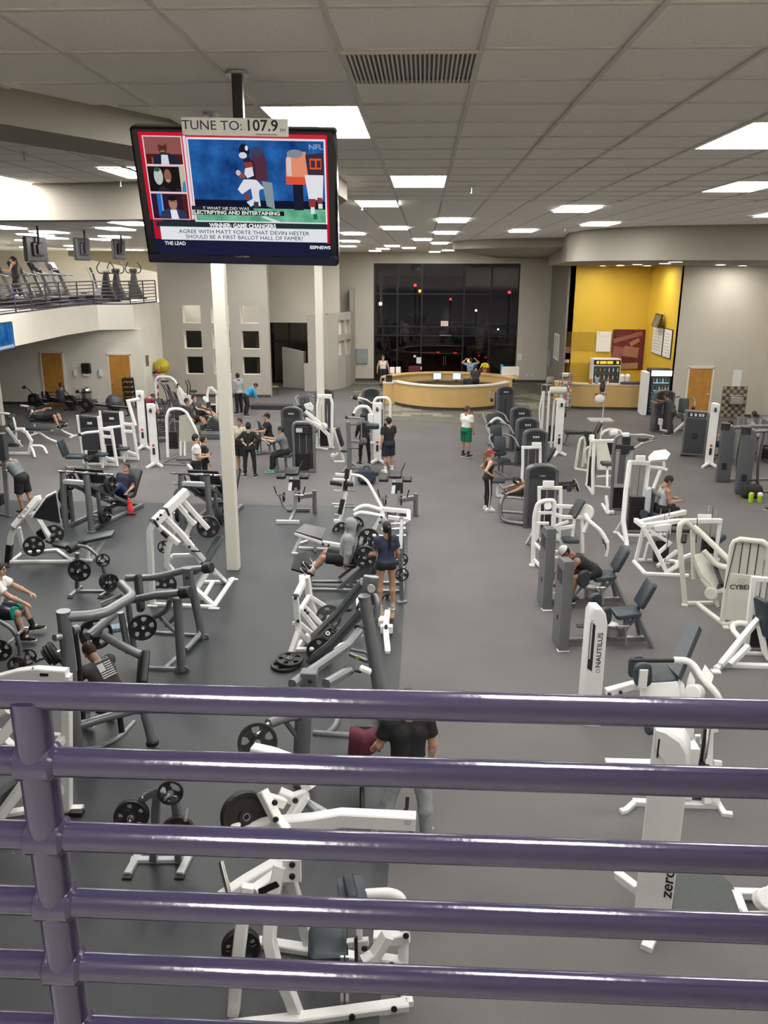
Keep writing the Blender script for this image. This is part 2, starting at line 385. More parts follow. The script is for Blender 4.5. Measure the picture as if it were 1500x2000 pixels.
# ceiling troffers
DIFF = emat('lit_diffuser',(1.0,0.98,0.945),PANEL)
lf = MB()
for (c,d) in (((0,.60,.01),(.60,.02,.012)),((0,-.60,.01),(.60,.02,.012)),((.29,0,.01),(.02,1.18,.012)),((-.29,0,.01),(.02,1.18,.012))): lf.box(c,d)
lfm = lf.mesh('frame',TBAR,smooth=False); ldm = MB().box((0,0,.008),(.56,1.18,.010)).mesh('diffuser',DIFF,smooth=False)
LANDM = {'hanging television': (-.9,4.3),'air vent': (0,5.2),'purple railing': (0,1.2),'white lever row machine': (-.6,6),'grey high row machine': (-.6,11),'white zero column machine': (2.0,6.7),'nautilus hip machine': (2.6,10.3),'empty thigh machine': (2.4,12.8),'red capped woman': (1.8,21),'ponytail woman': (-.6,14),'hooded man': (-1.4,15.4),'man in green shorts': (1.5,27.4),'grey selector towers': (3.6,26),'reception desk': (1.3,40),'reception clerk': (2.6,41.3),'entrance window': (1,47),'standing man in the lobby': (-2.2,45),'curved lobby wall': (-4.5,44),'cream column on the rubber floor': (-4,16.4),'triceps machine': (-3.7,29.2),'arm curl machine': (-4.2,26),'couple by the column': (-5.2,24),'nine wall openings': (-10,40),'ellipticals': (-9,32),'white cable columns': (-9,27),'dark shroud machines': (-11.5,26.5),'decline benches': (-14.5,30),'rowing machines': (-16,36),'treadmills': (-17,36),'stair climbers': (-15.5,42),'balcony end wall': (-19,45),'leg press by the red bottle': (-8,19),'leg press behind the column': (-5.3,19),'hack press': (-8.2,17),'white incline press': (-4.6,14.7),'chest fly machine': (5.3,14),'tank top man': (5.6,18.6),'dark grey cable columns': (8.6,22),'juice bar': (8.4,38),'snack rack': (6.6,38),'white cable frame': (4.7,29),'drinking fountain': (14,36),'right side wall': (14,20),'leftmost wall': (-24,20),'white vested bench area': (-14,22),'lying woman': (3.0,21.6),'sunken lobby seats': (-1,46),'multi hip machine': (-1.9,26),'chest supported rows': (-2.5,21)}
USEDL = {}
def where(X,Y):
    n = min(LANDM,key=lambda q: (LANDM[q][0]-X)**2 + (LANDM[q][1]-Y)**2); c = USEDL.get(n,0); USEDL[n] = c+1
    return ['lit rectangular ceiling light panel over the ','second lit ceiling light panel near the ','third lit ceiling light panel near the ','another lit ceiling light panel near the '][min(c,3)] + n
def troffer(X,Y,z=CZ,lab=None):
    t = thing('ceiling_light',lab or where(X,Y),'ceiling light',(X,Y,z-.018),group='fluorescent ceiling panels'); link('frame',lfm,t); link('diffuser',ldm,t)
for (i,j) in LIGHTS: troffer(GX(i)+.305,GY(j)+.61)
for (px,py) in ((-8,352),(262,338)):
    g = gr(px,py,7.46); troffer(g.x,g.y,7.465,'lit rectangular ceiling light panel in the raised ceiling field inside the soffit ring')
dlr = MB().lathe([(.16,-.012),(.19,-.008),(.19,0),(.16,0),(.16,-.012)],n=24).mesh('trim_ring',TBAR); dll = MB().lathe([(.0,-.006),(.16,-.006),(.16,-.001),(0,-.001)],n=24).mesh('lens',emat('lit_downlight_lens',(1.0,.96,.88),PANEL*6.5))
for (X,Y) in ((6.2,21.5),(9.2,20.5),(12.4,20.5),(7.2,26),(10.6,26),(13.4,26),(7.6,31),(10.6,31.2),(13.4,31.2),(12.9,35.4),(8.2,36.3),(9.9,38.6),(8.3,40.2),(14,23)):  # cans near the walls follow lit patches there; the others are added for brightness
    t = thing('downlight','round recessed downlight, placed for brightness, in the underside of the rounded soffit','downlight',(X,Y,6.42),group='soffit downlights'); link('trim_ring',dlr,t); link('lens',dll,t)
for (px,py,z) in ((922,362,CZ),(995,418,CZ),(1104,443,CZ),(707,398,CZ),(46,297,7.46),(235,352,7.46),(1192,420,CZ),(413,219,CZ)):
    g = gr(px,py,z)
    s = MB().lathe([(.0,-.09),(.018,-.088),(.018,-.08),(.008,-.078),(.008,-.02),(.035,-.008),(.035,0),(0,0)],(0,0,0),n=10).build('sprinkler_head',STEEL); s.location = (g.x,g.y,z)
    tag(s,'small metal fire sprinkler head under the ceiling tiles','sprinkler','ceiling sprinklers')
# --- right hand curved soffits
so = [(3.9,24.0),(3.72,22.6),(3.8,21.2),(4.15,19.9),(4.9,19.0),(6.0,18.5),(8,18.0),(15.2,17.2),(15.2,36.7),(11,36.7),(11,42),(6.0,42),(4.6,30)]
struct(MB().plan(so,6.42,CZ+.02).build('ceiling_soffit',SOFF,ang=50),'rounded dropped ceiling soffit in front of the yellow wall')
so2 = [(1.0,30.0),(0.95,29.2),(1.15,28.4),(1.8,27.2),(3.0,26.0),(4.6,25.2),(6,25),(7.4,47.8),(4,47.8),(1.9,36)]
struct(MB().plan(so2,6.86,CZ+.02).build('ceiling_soffit',SOFF,ang=50),'thin curved ceiling soffit beside the reception desk')
# --- walls
def wallbox(name,poly,z0,z1,m,label=None): return struct(MB().plan(poly,z0,z1).build(name,m,smooth=False),label)
BY = 47.8
wb = MB()
for (x0,x1,z0,z1) in ((-8.6,-2.83,0,CZ+.2),(5.34,7.6,0,CZ+.2),(-2.83,5.34,6.55,CZ+.2)): wb.box(((x0+x1)/2,BY+.15,(z0+z1)/2),(x1-x0,.3,z1-z0))
struct(wb.build('wall_back',BEIGE,smooth=False),'beige end wall around the tall dark entrance window')
slab('baseboard_back',-5.6,-2.83,BY-.02,BY,0,.14,BASEB,'dark baseboard along the beige end wall left of the window')
slab('baseboard_back_right',5.34,7.1,BY-.02,BY,0,.14,BASEB,'dark baseboard along the beige end wall right of the window')
slab('wall_lobby_right',7.1,7.4,42,BY,0,CZ+.2,DTAUPE,'dark taupe side wall beside the reception desk')
slab('wall_yellow',7.1,11.2,42,42.3,0,CZ,YELLOW,'bright yellow wall behind the juice bar counter')
slab('wall_yellow_side',11,11.3,36.72,42,0,6.5,YELLOW,'bright yellow side wall of the juice bar')
slab('trim_1',7.02,7.12,41.9,42.1,0,6.9,DTAUPE,'dark corner edge of the yellow wall')
slab('wall_right_end',11,15.2,36.7,37.0,0,6.6,BEIGE,'beige end wall with the wooden door and drinking fountain')
slab('wall_right',14.9,15.2,-4.5,36.7,0,CZ,BEIGE,'long beige right side wall of the gym')
slab('baseboard_right',11,14.9,36.68,36.7,0,.12,BASEB,'dark baseboard under the beige wall with the fountain')
slab('wall_rear',-26,15.2,-4.5,-4.2,0,7.5,CREAMW,'beige wall behind the viewing balcony')
slab('wall_left',-26.2,-26,-4.5,50,0,7.5,CREAMW,'cream left side wall of the gym')
# wall with the nine square openings
GYW = 41.0
cols = [(-11.88,-10.98),(-10.45,-9.55),(-9.0,-8.1)]; rows = [(1.13,2.02),(2.4,3.29),(3.64,4.5)]
gw = MB(); xs = [-13.0] + [v for c in cols for v in c] + [-7.62]; zs = [0] + [v for r in rows for v in r] + [CZ+.2]
for i in range(7):
    for j in range(7):
        if i % 2 == 1 and j % 2 == 1: continue
        gw.box(((xs[i]+xs[i+1])/2,GYW+.2,(zs[j]+zs[j+1])/2),(xs[i+1]-xs[i],.4,zs[j+1]-zs[j]))
gwo = struct(gw.build('wall_openings',TAUPE,smooth=False),'taupe partition wall with nine square openings in three rows')
lin = MB()
for (a,b) in cols:
    for (c,d) in rows:
        for (q,e) in ((((a+b)/2,GYW+.2,c+.006),(b-a,.39,.012)),(((a+b)/2,GYW+.2,d-.006),(b-a,.39,.012)),((a+.006,GYW+.2,(c+d)/2),(.012,.39,d-c)),((b-.006,GYW+.2,(c+d)/2),(.012,.39,d-c))): lin.box(q,e)
lin.build('opening_liner',CREAMW,gwo,smooth=False)
slab('baseboard_left',-13,-7.62,GYW-.02,GYW,0,.13,BASEB,'dark baseboard under the partition wall with nine openings')
slab('wall_back_room',-13.0,-8.2,44.4,44.6,3.45,CZ,CREAMW,'pale upper wall of the room behind the square openings')
# wall above the side entrance and curved wall with four openings
slab('wall_over_entrance',-8.6,-4.5,45.0,45.3,3.45,CZ+.1,BEIGE,'beige wall over the dark side entrance')
def thick(path,t):
    return path + offset(path,t)[::-1]
cpath = [(-6.05,43.5),(-5.5,43.55),(-5.0,43.8),(-4.55,44.3),(-4.2,45.0),(-3.98,45.9),(-3.9,46.9),(-3.9,47.8)]
cw = MB(); cwo_rows = [(1.75,2.55),(2.85,3.6)]
for i in range(len(cpath)-1):
    seg = thick([cpath[i],cpath[i+1]],.22)
    if i in (3,4):
        for (z0,z1) in ((0,1.75),(2.55,2.85),(3.6,4.0)): cw.plan(seg,z0,z1)
        a,b = Vector(cpath[i]),Vector(cpath[i+1]); t = (b-a).normalized(); e = .1
        for (p,q) in ((a,a+t*e),(b-t*e,b)):
            for (z0,z1) in cwo_rows: cw.plan(thick([tuple(p),tuple(q)],.22),z0,z1)
    elif i < 2: cw.plan(seg,0,3.9)
    else: cw.plan(seg,0,4.0 if i < 6 else 5.2)
cwo = struct(cw.build('wall_curved',TAUPE,smooth=False),'curved taupe lobby wall with four small square openings')
cin = MB()
for i in (3,4):
    a,b = Vector(cpath[i]),Vector(cpath[i+1]); t = (b-a).normalized(); nrm = Vector((-t.y,t.x)); 
    for (z0,z1) in cwo_rows: cin.plan([tuple(a+t*.1+nrm*.2),tuple(b-t*.1+nrm*.2),tuple(b-t*.1+nrm*.23),tuple(a+t*.1+nrm*.23)],z0,z1)
cin.build('opening_back',CREAMW,cwo,smooth=False)
p1 = [(-7.75,45.1),(-7.3,44.6),(-6.75,44.3),(-6.35,44.25),(-6.3,44.5),(-6.75,44.6),(-7.2,44.9),(-7.55,45.3)]
pt = MB()
pt.prism([(0,0),(1.35,0),(1.35,1.95),(0,2.15)],.25,M=frame((.92,-.40,0),None,(-.40,-.92,0)),c=(-7.6,45.0,0))
struct(pt.build('partition_wall',TAUPE,smooth=False),'low slant topped taupe partition beside the dark side entrance')
slab('partition_wall_low',-6.25,-5.2,43.3,43.55,0,1.45,TAUPE,'low square taupe partition in front of the side entrance')
# night glass
def glass_mat():
    m = bpy.data.materials.new('night_window_glass'); m.use_nodes = True; nt = m.node_tree; nt.nodes.clear()
    o = nt.nodes.new('ShaderNodeOutputMaterial'); mx = nt.nodes.new('ShaderNodeMixShader'); t = nt.nodes.new('ShaderNodeBsdfTransparent'); g = nt.nodes.new('ShaderNodeBsdfGlossy')
    t.inputs[0].default_value = (.62,.60,.58,1); g.inputs['Roughness'].default_value = 0.03; fz = nt.nodes.new('ShaderNodeFresnel'); fz.inputs[0].default_value = 1.5
    g.inputs[0].default_value = (.9,.85,.8,1)
    nt.links.new(fz.outputs[0],mx.inputs[0]); nt.links.new(t.outputs[0],mx.inputs[1]); nt.links.new(g.outputs[0],mx.inputs[2]); nt.links.new(mx.outputs[0],o.inputs[0]); return m
GLASS = glass_mat()
BRONZE = mat('bronze_aluminium',(0.022,0.018,0.015),0.4,0.4)
win = struct(thing('window_1','tall dark entrance window with bronze mullions at night',None,(1.25,BY,0)))
X0,X1,Z1 = -2.83-1.25,5.34-1.25,6.55
xsw = [X0,X0+1.35,X0+2.72,X0+5.1,X0+6.6,X1]; zsw = [0,2.6,3.1,4.9,Z1]
fm = MB()
for x in xsw: fm.box((x,.1,Z1/2),(.09 if x not in (X0,X1) else .14,.12,Z1))
for z in zsw[1:]: fm.box(((X0+X1)/2,.1,z),(X1-X0,.1,.08))
fm.box(((X0+X1)/2,.1,.08),(X1-X0,.1,.16)); fm.build('frame',BRONZE,win,smooth=False)
for i in range(5):
    for j in range(4):
        MB().box(((xsw[i]+xsw[i+1])/2,.1,(zsw[j]+zsw[j+1])/2),(xsw[i+1]-xsw[i]-.08,.012,zsw[j+1]-zsw[j]-.07)).build('pane',GLASS,win,smooth=False)
for x in (-.06,.06): MB().tube([(x,.03,.95),(x,-.02,1.0),(x,-.02,1.4),(x,.03,1.45)],.012,8).build('door_handle',STEEL,win)
win2 = struct(thing('window_2','dark glazed side entrance behind the low partitions',None,(-7,46.9,0)))
f2 = MB()
for x in (-1.6,-.55,.6,1.6): f2.box((x,0,1.75),(.08,.1,3.5))
for z in (.06,2.3,3.46): f2.box((0,0,z),(3.2,.1,.08))
f2.build('frame',BRONZE,win2,smooth=False)
for (a,b) in ((-1.6,-.55),(-.55,.6),(.6,1.6)):
    for (c,d) in ((.06,2.3),(2.3,3.46)): MB().box(((a+b)/2,0,(c+d)/2),(b-a-.08,.012,d-c-.06)).build('pane',GLASS,win2,smooth=False)
# dark room behind the nine openings
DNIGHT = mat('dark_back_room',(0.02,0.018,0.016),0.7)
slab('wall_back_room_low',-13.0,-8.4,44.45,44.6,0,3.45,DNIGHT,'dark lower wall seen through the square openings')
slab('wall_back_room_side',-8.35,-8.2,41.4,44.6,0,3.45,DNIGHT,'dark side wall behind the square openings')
# --- columns
COLM = mat('column_paint',(0.70,0.67,0.58),0.5)
for (x,y,w_,lab) in ((-4.0,16.45,.25,'slim square cream column standing on the rubber floor'),(-3.83,30.8,.27,'slim square cream column behind the white triceps machine'),(-17.3,32.6,.25,'slim square cream column by the decline benches')):
    c = MB(); c.box((0,0,CZ/2),(w_,w_,CZ),bev=.012)
    o = c.build('column',COLM,smooth=False); o.location = (x,y,0); struct(o,lab)
# --- balcony on the left
bal = [(-26,24),(-14.2,24),(-14.55,28.4),(-14.95,34.4),(-14.75,37.5),(-13.25,37.9),(-13.0,41),(-13.0,47.5),(-26,47.5)]
struct(MB().plan(bal,3.53,4.64).build('balcony',CREAMW,smooth=False),'cream fronted cardio balcony over the restroom doors')
slab('wall_doors',-26,-13.25,38.0,38.2,0,3.55,CREAMW,'cream wall with two wooden doors under the balcony')
slab('wall_doors_side',-13.25,-13.0,38.0,41.0,0,3.55,CREAMW,'cream return wall with the yellow ball rack')
slab('baseboard_doors',-26,-13.25,37.98,38.0,0,.13,BASEB,'dark baseboard under the cream wall with doors')
slab('baseboard_doors_side',-13.0,-12.98,38.0,41.0,0,.13,BASEB,'dark baseboard under the ball rack wall')
MZ = 46.0
wm = MB(); wm.mi = 0
xa,xb = -26,-13.0
a0 = at(135,500,MZ); b0 = at(315,541,MZ)
for (k,poly) in ((0,[(xa,4.6),(xb,4.6),(xb,b0.z),(a0.x,a0.z),(a0.x,7.3),(xa,7.3)]),(1,[(a0.x,a0.z),(xb,b0.z),(xb,a0.z+.35),(a0.x,a0.z+.75)]),(2,[(a0.x,a0.z+.75),(xb,a0.z+.35),(xb,7.3),(a0.x,7.3)])):
    wm.mi = k; wm.prism(poly,.2,M=frame((1,0,0),None,(0,-1,0)),c=(0,MZ,0))
struct(wm.build('wall_balcony',[CREAMW,mat('olive_taupe_paint',(0.27,0.235,0.16),.7),TAUPE],smooth=False),'balcony end wall painted cream and taupe with a slanting edge')
# far railing on the balcony
def rail_run(path,z,nrail,rp,rr,m,root,step,htop):
    for k in range(nrail):
        zz = z + htop*(1-k/(nrail-.2)); MB().tube([(p[0],p[1],zz) for p in path],rr if k else rr*1.3,8).build('rail',m,root)
    L = 0
    for a,b in zip(path[:-1],path[1:]):
        a,b = Vector(a),Vector(b); n = max(1,round((b-a).length/step))
        for q in range(n):
            p = a.lerp(b,q/n); MB().tube([(p.x,p.y,z),(p.x,p.y,z+htop)],rp,8).build('post',m,root)
    p = path[-1]; MB().tube([(p[0],p[1],z),(p[0],p[1],z+htop)],rp,8).build('post',m,root)
fr_ = thing('balcony_railing','dark purple pipe railing along the cardio balcony edge','railing',(0,0,0))
bp = offset(bal[1:7],.12)
bp[-1] = (bp[-1][0],40.95)
rail_run(bp,4.64,7,.03,.022,PURPLE2,fr_,1.7,1.02)
MB().beam([(p[0],p[1],4.67) for p in bp],.04,.06).build('bottom_rail',PURPLE2,fr_)
# --- doors
def door(name,X,Y,wd,ht,label,knob=1):
    d = struct(thing(name,label,None,(X,Y,0)))
    f = MB()
    for x in (-wd/2-.04,wd/2+.04): f.box((x,0,ht/2+.02),(.08,.08,ht+.04))
    f.box((0,0,ht+.045),(wd+.16,.08,.09)); f.build('door_frame',CREAMW,d,smooth=False)
    MB().box((0,.005,ht/2),(wd,.05,ht-.01),bev=.006).build('door_panel',DOORW,d)
    MB().lathe([(.03,0),(.03,.01),(.012,.015),(.012,.045),(.03,.055),(.032,.075),(.0,.085)],(knob*(wd/2-.1),-.02,1.0),(0,-1,0),12).build('door_knob',CHROME,d)
door('door_1',-17.33,37.98,.96,2.42,'orange wooden door behind the rowing machines',-1)
door('door_2',-14.12,37.98,.98,2.36,'orange wooden door between the paper towel dispenser and ball rack',-1)
door('door_3',12.15,36.68,.98,2.12,'orange wooden door in the beige wall beside the drink cooler',1)
# --- viewing balcony with the near railing
VB = 4.45
struct(MB().plan([(-26,-4.4),(15,-4.4),(15,1.32),(-26,1.32)],VB-.35,VB).build('viewing_balcony',mat('balcony_carpet',(.50,.47,.42),.85,noise=.1,scale=30),smooth=False),'floor edge of the viewing balcony under the purple railing')
nr = thing('purple_railing','glossy purple painted pipe railing across the viewing balcony','railing',(0,1.2,VB))
for k,(z,r) in enumerate(((5.515,.0245),(5.388,.0255),(5.237,.0255),(5.095,.0255),(4.95,.0255),(4.80,.0255),(4.65,.0255))):
    MB().tube([(-4.6+.23*i,0,z-VB) for i in range(41)],r,28).build('rail',PURPLE,nr)
for x in (-2.55,-.65,1.25,3.15): MB().tube([(x,0,0),(x,0,.4),(x,0,.8),(x,0,5.51-VB)],.0315,28).build('post',PURPLE,nr)
for z in (5.388,5.237,5.095,4.95,4.80): MB().lathe([(.0265,-.036),(.034,-.03),(.034,.03),(.0265,.036)],(-.65,0,z-VB),(1,0,0),20).build('weld',PURPLE,nr)
# ================================================================== HANGING TELEVISION
TL,TR,BL = at(250,247,4.14),at(656,254,4.16),at(270,512,4.33)
ux = (TR-TL).normalized(); vy = (TL-BL); vy = (vy - ux*vy.dot(ux)).normalized(); nz = ux.cross(vy)     # nz faces the camera
TW,TH = (TR-TL).length,(TL-BL).length
TC = TL + ux*(TW/2) - vy*(TH/2)
tvM = Matrix((ux,vy,nz)).transposed()
pole_top = gr(463,137,CZ)
tv = thing('hanging_television','black flat television showing a football broadcast hung from the ceiling','television',TC)
MB().box(nz*-.05,(TW,TH,.09),M=tvM,bev=.012).build('housing',mat('gloss_black_plastic',(.006,.006,.008),.18),tv)
MB().box(nz*-.13,(TW*.55,TH*.6,.08),M=tvM,bev=.02).build('back_cover',BLACK,tv)
mb = MB(); mb.box(nz*-.005 - vy*(TH/2-.028),(TW-.01,.05,.022),M=tvM,bev=.006); mb.build('lower_bezel',mat('blue_black_gloss',(.008,.009,.03),.15),tv)
pl = pole_top - TC
mp = MB(); mp.beam([(pl.x,pl.y,pl.z),(pl.x,pl.y,pl.z-.62)],.05,.05,up=(0,1,0)); mp.build('ceiling_pole',BLACK,tv)
MB().lathe([(.055,-.022),(.055,-.010),(.045,0),(.045,.0)],pl,n=20).build('ceiling_flange',STEEL,tv)
mk = MB(); mk.beam([(pl.x,pl.y,pl.z-.6),(pl.x,pl.y-.02,pl.z-.66),tuple(nz*-.15 + vy*.05)],.06,.05); mk.build('bracket',BLACK,tv)
g2 = gr(413,219,CZ) - TC
MB().lathe([(.012,-.14),(.012,-.03),(.05,-.02),(.05,0)],g2,n=14).build('antenna_stub',STEEL,tv)
# picture on the screen
def sxy(x,y):            # broadcast picture coordinates -> metres in the screen plane
    u = (x-40)/1378; v = (y-95)/880; return ((u-.5)*TW*.915,(.5-v)*TH*.885 + TH*.025)
class Scr:
    def __init__(s): s.b = MB(); s.mats = []; s.z = 0.0
    def mi(s,m):
        if m not in s.mats: s.mats.append(m)
        return s.mats.index(m)
    def poly(s,pts,col,st=1.0,m=None):
        s.z += .00025; k = s.mi(m or emat('screen_%d_%d_%d' % tuple(int(c*255) for c in col),col,st)); s.b.mi = k
        q = [sxy(*p) for p in pts]; vs = [ux*a + vy*b + nz*s.z for a,b in q]
        area = sum(q[i][0]*q[(i+1) % len(q)][1]-q[(i+1) % len(q)][0]*q[i][1] for i in range(len(q)))
        f = tuple(range(len(q))); s.b.add(vs,[f if area > 0 else f[::-1]])
    def rect(s,x0,y0,x1,y1,col,**k): s.poly([(x0,y0),(x1,y0),(x1,y1),(x0,y1)],col,**k)
    def oval(s,x,y,rx,ry,col,**k): s.poly([(x+rx*math.cos(2*PI*i/18),y+ry*math.sin(2*PI*i/18)) for i in range(18)],col,**k)
def noise_emit(name,stops,scale,s=1.0):
    m = bpy.data.materials.new(name); m.use_nodes = True; nt = m.node_tree; nt.nodes.clear()
    tc = nt.nodes.new('ShaderNodeTexCoord'); n = nt.nodes.new('ShaderNodeTexNoise'); n.inputs['Scale'].default_value = scale; n.inputs['Detail'].default_value = 5
    r = nt.nodes.new('ShaderNodeValToRGB'); e = nt.nodes.new('ShaderNodeEmission'); o = nt.nodes.new('ShaderNodeOutputMaterial')
    r.color_ramp.elements[0].position = .3; r.color_ramp.elements[1].position = .7
    r.color_ramp.elements[0].color = (*stops[0],1); r.color_ramp.elements[1].color = (*stops[1],1); e.inputs[1].default_value = s
    nt.links.new(tc.outputs['Object'],n.inputs['Vector']); nt.links.new(n.outputs['Fac'],r.inputs['Fac']); nt.links.new(r.outputs[0],e.inputs[0]); nt.links.new(e.outputs[0],o.inputs[0]); return m
S_ = Scr(); K_ = .37          # screen radiance (below the exposure gain)
def C(r,g,b): return (r*K_,g*K_,b*K_)
S_.rect(40,95,1418,975,C(.012,.016,.035))
S_.rect(40,95,1418,720,C(.62,.012,.035)); S_.rect(60,700,130,865,C(.55,.01,.03)); S_.rect(1392,700,1418,880,C(.55,.01,.03))
S_.rect(380,100,1405,135,C(.62,.03,.06))
for (y0,y1) in ((128,318),(332,512),(526,710)):
    S_.rect(66,y0-8,356,y1+6,C(.85,.62,.66)); S_.rect(76,y0,347,y1-2,C(.10,.012,.016))
S_.rect(365,118,385,712,C(.85,.75,.8))
# three head and shoulder portraits (generic figures)
S_.rect(76,128,347,245,C(.30,.10,.09)); S_.poly([(120,316),(140,262),(195,236),(255,240),(310,262),(330,316)],C(.018,.022,.05)); S_.poly([(185,316),(192,250),(240,250),(245,316)],C(.72,.74,.8))
S_.oval(208,198,33,50,C(.11,.035,.018)); S_.oval(206,168,27,18,C(.26,.11,.065)); S_.oval(196,196,5,3,C(.01,.01,.01)); S_.oval(220,196,5,3,C(.01,.01,.01)); S_.rect(206,198,211,214,C(.16,.06,.03)); S_.rect(192,222,222,228,C(.5,.35,.3)); S_.rect(118,268,130,316,C(.30,.11,.06))
S_.rect(76,332,347,510,C(.012,.010,.010)); S_.rect(312,332,350,510,C(.55,.55,.40)); S_.poly([(318,510),(330,440),(350,430),(350,510)],C(.05,.28,.50)); S_.oval(152,400,34,62,C(.55,.58,.55)); S_.oval(146,352,22,16,C(.03,.10,.06))
S_.poly([(130,510),(150,480),(200,462),(250,470),(300,490),(310,510)],C(.03,.025,.03)); S_.poly([(190,480),(196,380),(225,345),(258,380),(275,500),(250,510)],C(.015,.008,.008)); S_.oval(222,398,27,50,C(.30,.13,.09)); S_.rect(208,425,236,432,C(.7,.6,.55))
S_.rect(76,526,347,708,C(.035,.012,.03)); S_.rect(120,526,150,690,C(.02,.16,.62)); S_.rect(150,526,160,690,C(.2,.5,.9)); S_.rect(310,526,347,708,C(.09,.02,.015))
S_.poly([(120,708),(140,655),(205,632),(265,632),(315,650),(335,708)],C(.035,.045,.11)); S_.poly([(212,708),(210,640),(258,640),(270,708)],C(.85,.87,.95)); S_.oval(236,592,32,50,C(.42,.22,.17)); S_.oval(234,556,34,20,C(.015,.01,.01)); S_.rect(215,578,230,583,C(.03,.02,.02)); S_.rect(243,578,258,583,C(.03,.02,.02))
# main picture
S_.rect(392,124,1405,728,C(.85,.85,.9)); S_.rect(404,138,1392,716,C(.02,.08,.3),m=noise_emit('screen_blue_field',(C(.006,.035,.17),C(.03,.17,.52)),9.0))
S_.rect(404,560,1392,625,C(.008,.01,.03)); S_.rect(404,618,1392,716,C(.06,.36,.17),m=noise_emit('screen_turf',(C(.05,.30,.14),C(.22,.60,.40)),14.0))
S_.poly([(900,680),(930,676),(1050,714),(990,716)],C(.75,.85,.8))
# blurred bystanders, then the running player
S_.poly([(860,200),(930,190),(965,260),(970,420),(880,420)],C(.10,.03,.06)); S_.oval(905,215,40,36,C(.05,.06,.12)); S_.poly([(925,420),(1000,430),(1010,620),(950,600)],C(.26,.34,.36))
S_.poly([(1110,270),(1140,205),(1260,210),(1275,440),(1105,440)],C(.85,.30,.18)); S_.rect(1105,385,1260,440,C(.80,.10,.05)); S_.oval(1180,225,60,30,C(.25,.28,.34)); S_.rect(1155,440,1230,625,C(.02,.02,.04)); S_.rect(1115,250,1150,380,C(.75,.62,.62))
S_.poly([(1255,230),(1385,215),(1392,380),(1270,370)],C(.05,.03,.06)); S_.rect(1285,255,1372,330,C(.72,.12,.02)); S_.rect(1295,268,1325,318,C(.08,.03,.05)); S_.rect(1338,268,1366,318,C(.08,.03,.05)); S_.poly([(1245,370),(1385,370),(1375,540),(1340,545),(1270,545)],C(.85,.85,.92)); S_.rect(1270,540,1320,600,C(.30,.05,.04)); S_.rect(1335,530,1370,575,C(.30,.05,.04)); S_.rect(1282,600,1312,650,C(.8,.85,.85)); S_.rect(1340,575,1372,610,C(.8,.85,.85)); S_.rect(1300,650,1330,690,C(.02,.16,.08))
S_.poly([(740,480),(790,410),(880,405),(940,470),(905,480),(880,560),(850,560),(840,470),(770,515)],C(.82,.82,.88)); S_.poly([(850,470),(895,470),(905,600),(870,600)],C(.8,.78,.8)); S_.poly([(800,255),(845,250),(880,290),(885,410),(805,405)],C(.03,.02,.05)); S_.poly([(800,290),(860,285),(872,330),(815,345)],C(.32,.05,.05)); S_.poly([(808,330),(862,320),(870,380),(820,400),(800,370)],C(.80,.80,.85)); S_.poly([(740,370),(760,350),(810,380),(800,400),(765,400)],C(.28,.08,.06)); S_.oval(755,362,18,20,C(.7,.55,.55))
S_.oval(812,208,40,46,C(.012,.014,.03)); S_.oval(800,240,30,22,C(.72,.74,.8)); S_.oval(830,190,12,18,C(.75,.78,.85)); S_.poly([(795,500),(825,510),(815,560),(790,545)],C(.30,.05,.04)); S_.poly([(800,570),(850,545),(870,580),(830,605)],C(.75,.78,.85)); S_.poly([(855,570),(890,565),(890,610),(850,610)],C(.05,.05,.08))
S_.rect(374,634,1080,668,C(.003,.003,.004)); S_.rect(380,604,850,632,C(.02,.022,.035)); S_.rect(90,722,1400,766,C(.02,.035,.04)); S_.rect(118,762,1402,862,C(.86,.88,.93)); S_.rect(90,868,1418,975,C(.014,.016,.05)); S_.rect(1275,885,1415,918,C(.03,.03,.05))
S_.b.build('screen',S_.mats,tv,smooth=False)
scr = [c for c in tv.children if c.name.startswith('screen')][0]
TXW = emat('screen_white_text',C(1,1,1)); TXD = emat('screen_dark_text',C(.015,.02,.05)); TXB = mat('sign_black_text',(.01,.01,.012),.5)
def scr_text(s,x,y,h,col,sx=1.0,bold=0.0,align='CENTER'):
    a,b = sxy(x,y); lettering(s,h*TH*.885/880*1.38,tvM,ux*a + vy*b + nz*(S_.z+.0012),col,scr,ext=.0002,bold=bold,align=align,sx=sx)
scr_text('ELECTRIFYING AND ENTERTAINING',712,651,26,TXW,1.16,.0006)
scr_text('T WHAT HE DID WAS',640,619,20,TXW,1.3)
scr_text('WINNER: GAME CHANGERS',757,747,31,TXW,.95,.001)
scr_text('AGREE WITH MATT FORTE THAT DEVIN HESTER',762,797,30,TXD,1.12)
scr_text('SHOULD BE A FIRST BALLOT HALL OF FAMER?',762,836,30,TXD,1.07)
scr_text('THE LEAD',138,890,28,TXW,.95,.0004,'LEFT'); scr_text('ESPNEWS',1345,901,24,TXW,1.15,.0006)
scr_text('NFL',1335,175,34,emat('screen_pale_logo',C(.25,.35,.5)),1.3,.001)
lettering('TOSHIBA',.017,tvM,nz*.007 - vy*(TH/2-.045) + ux*.0,LGREY,tv,ext=.0005,sx=1.1)
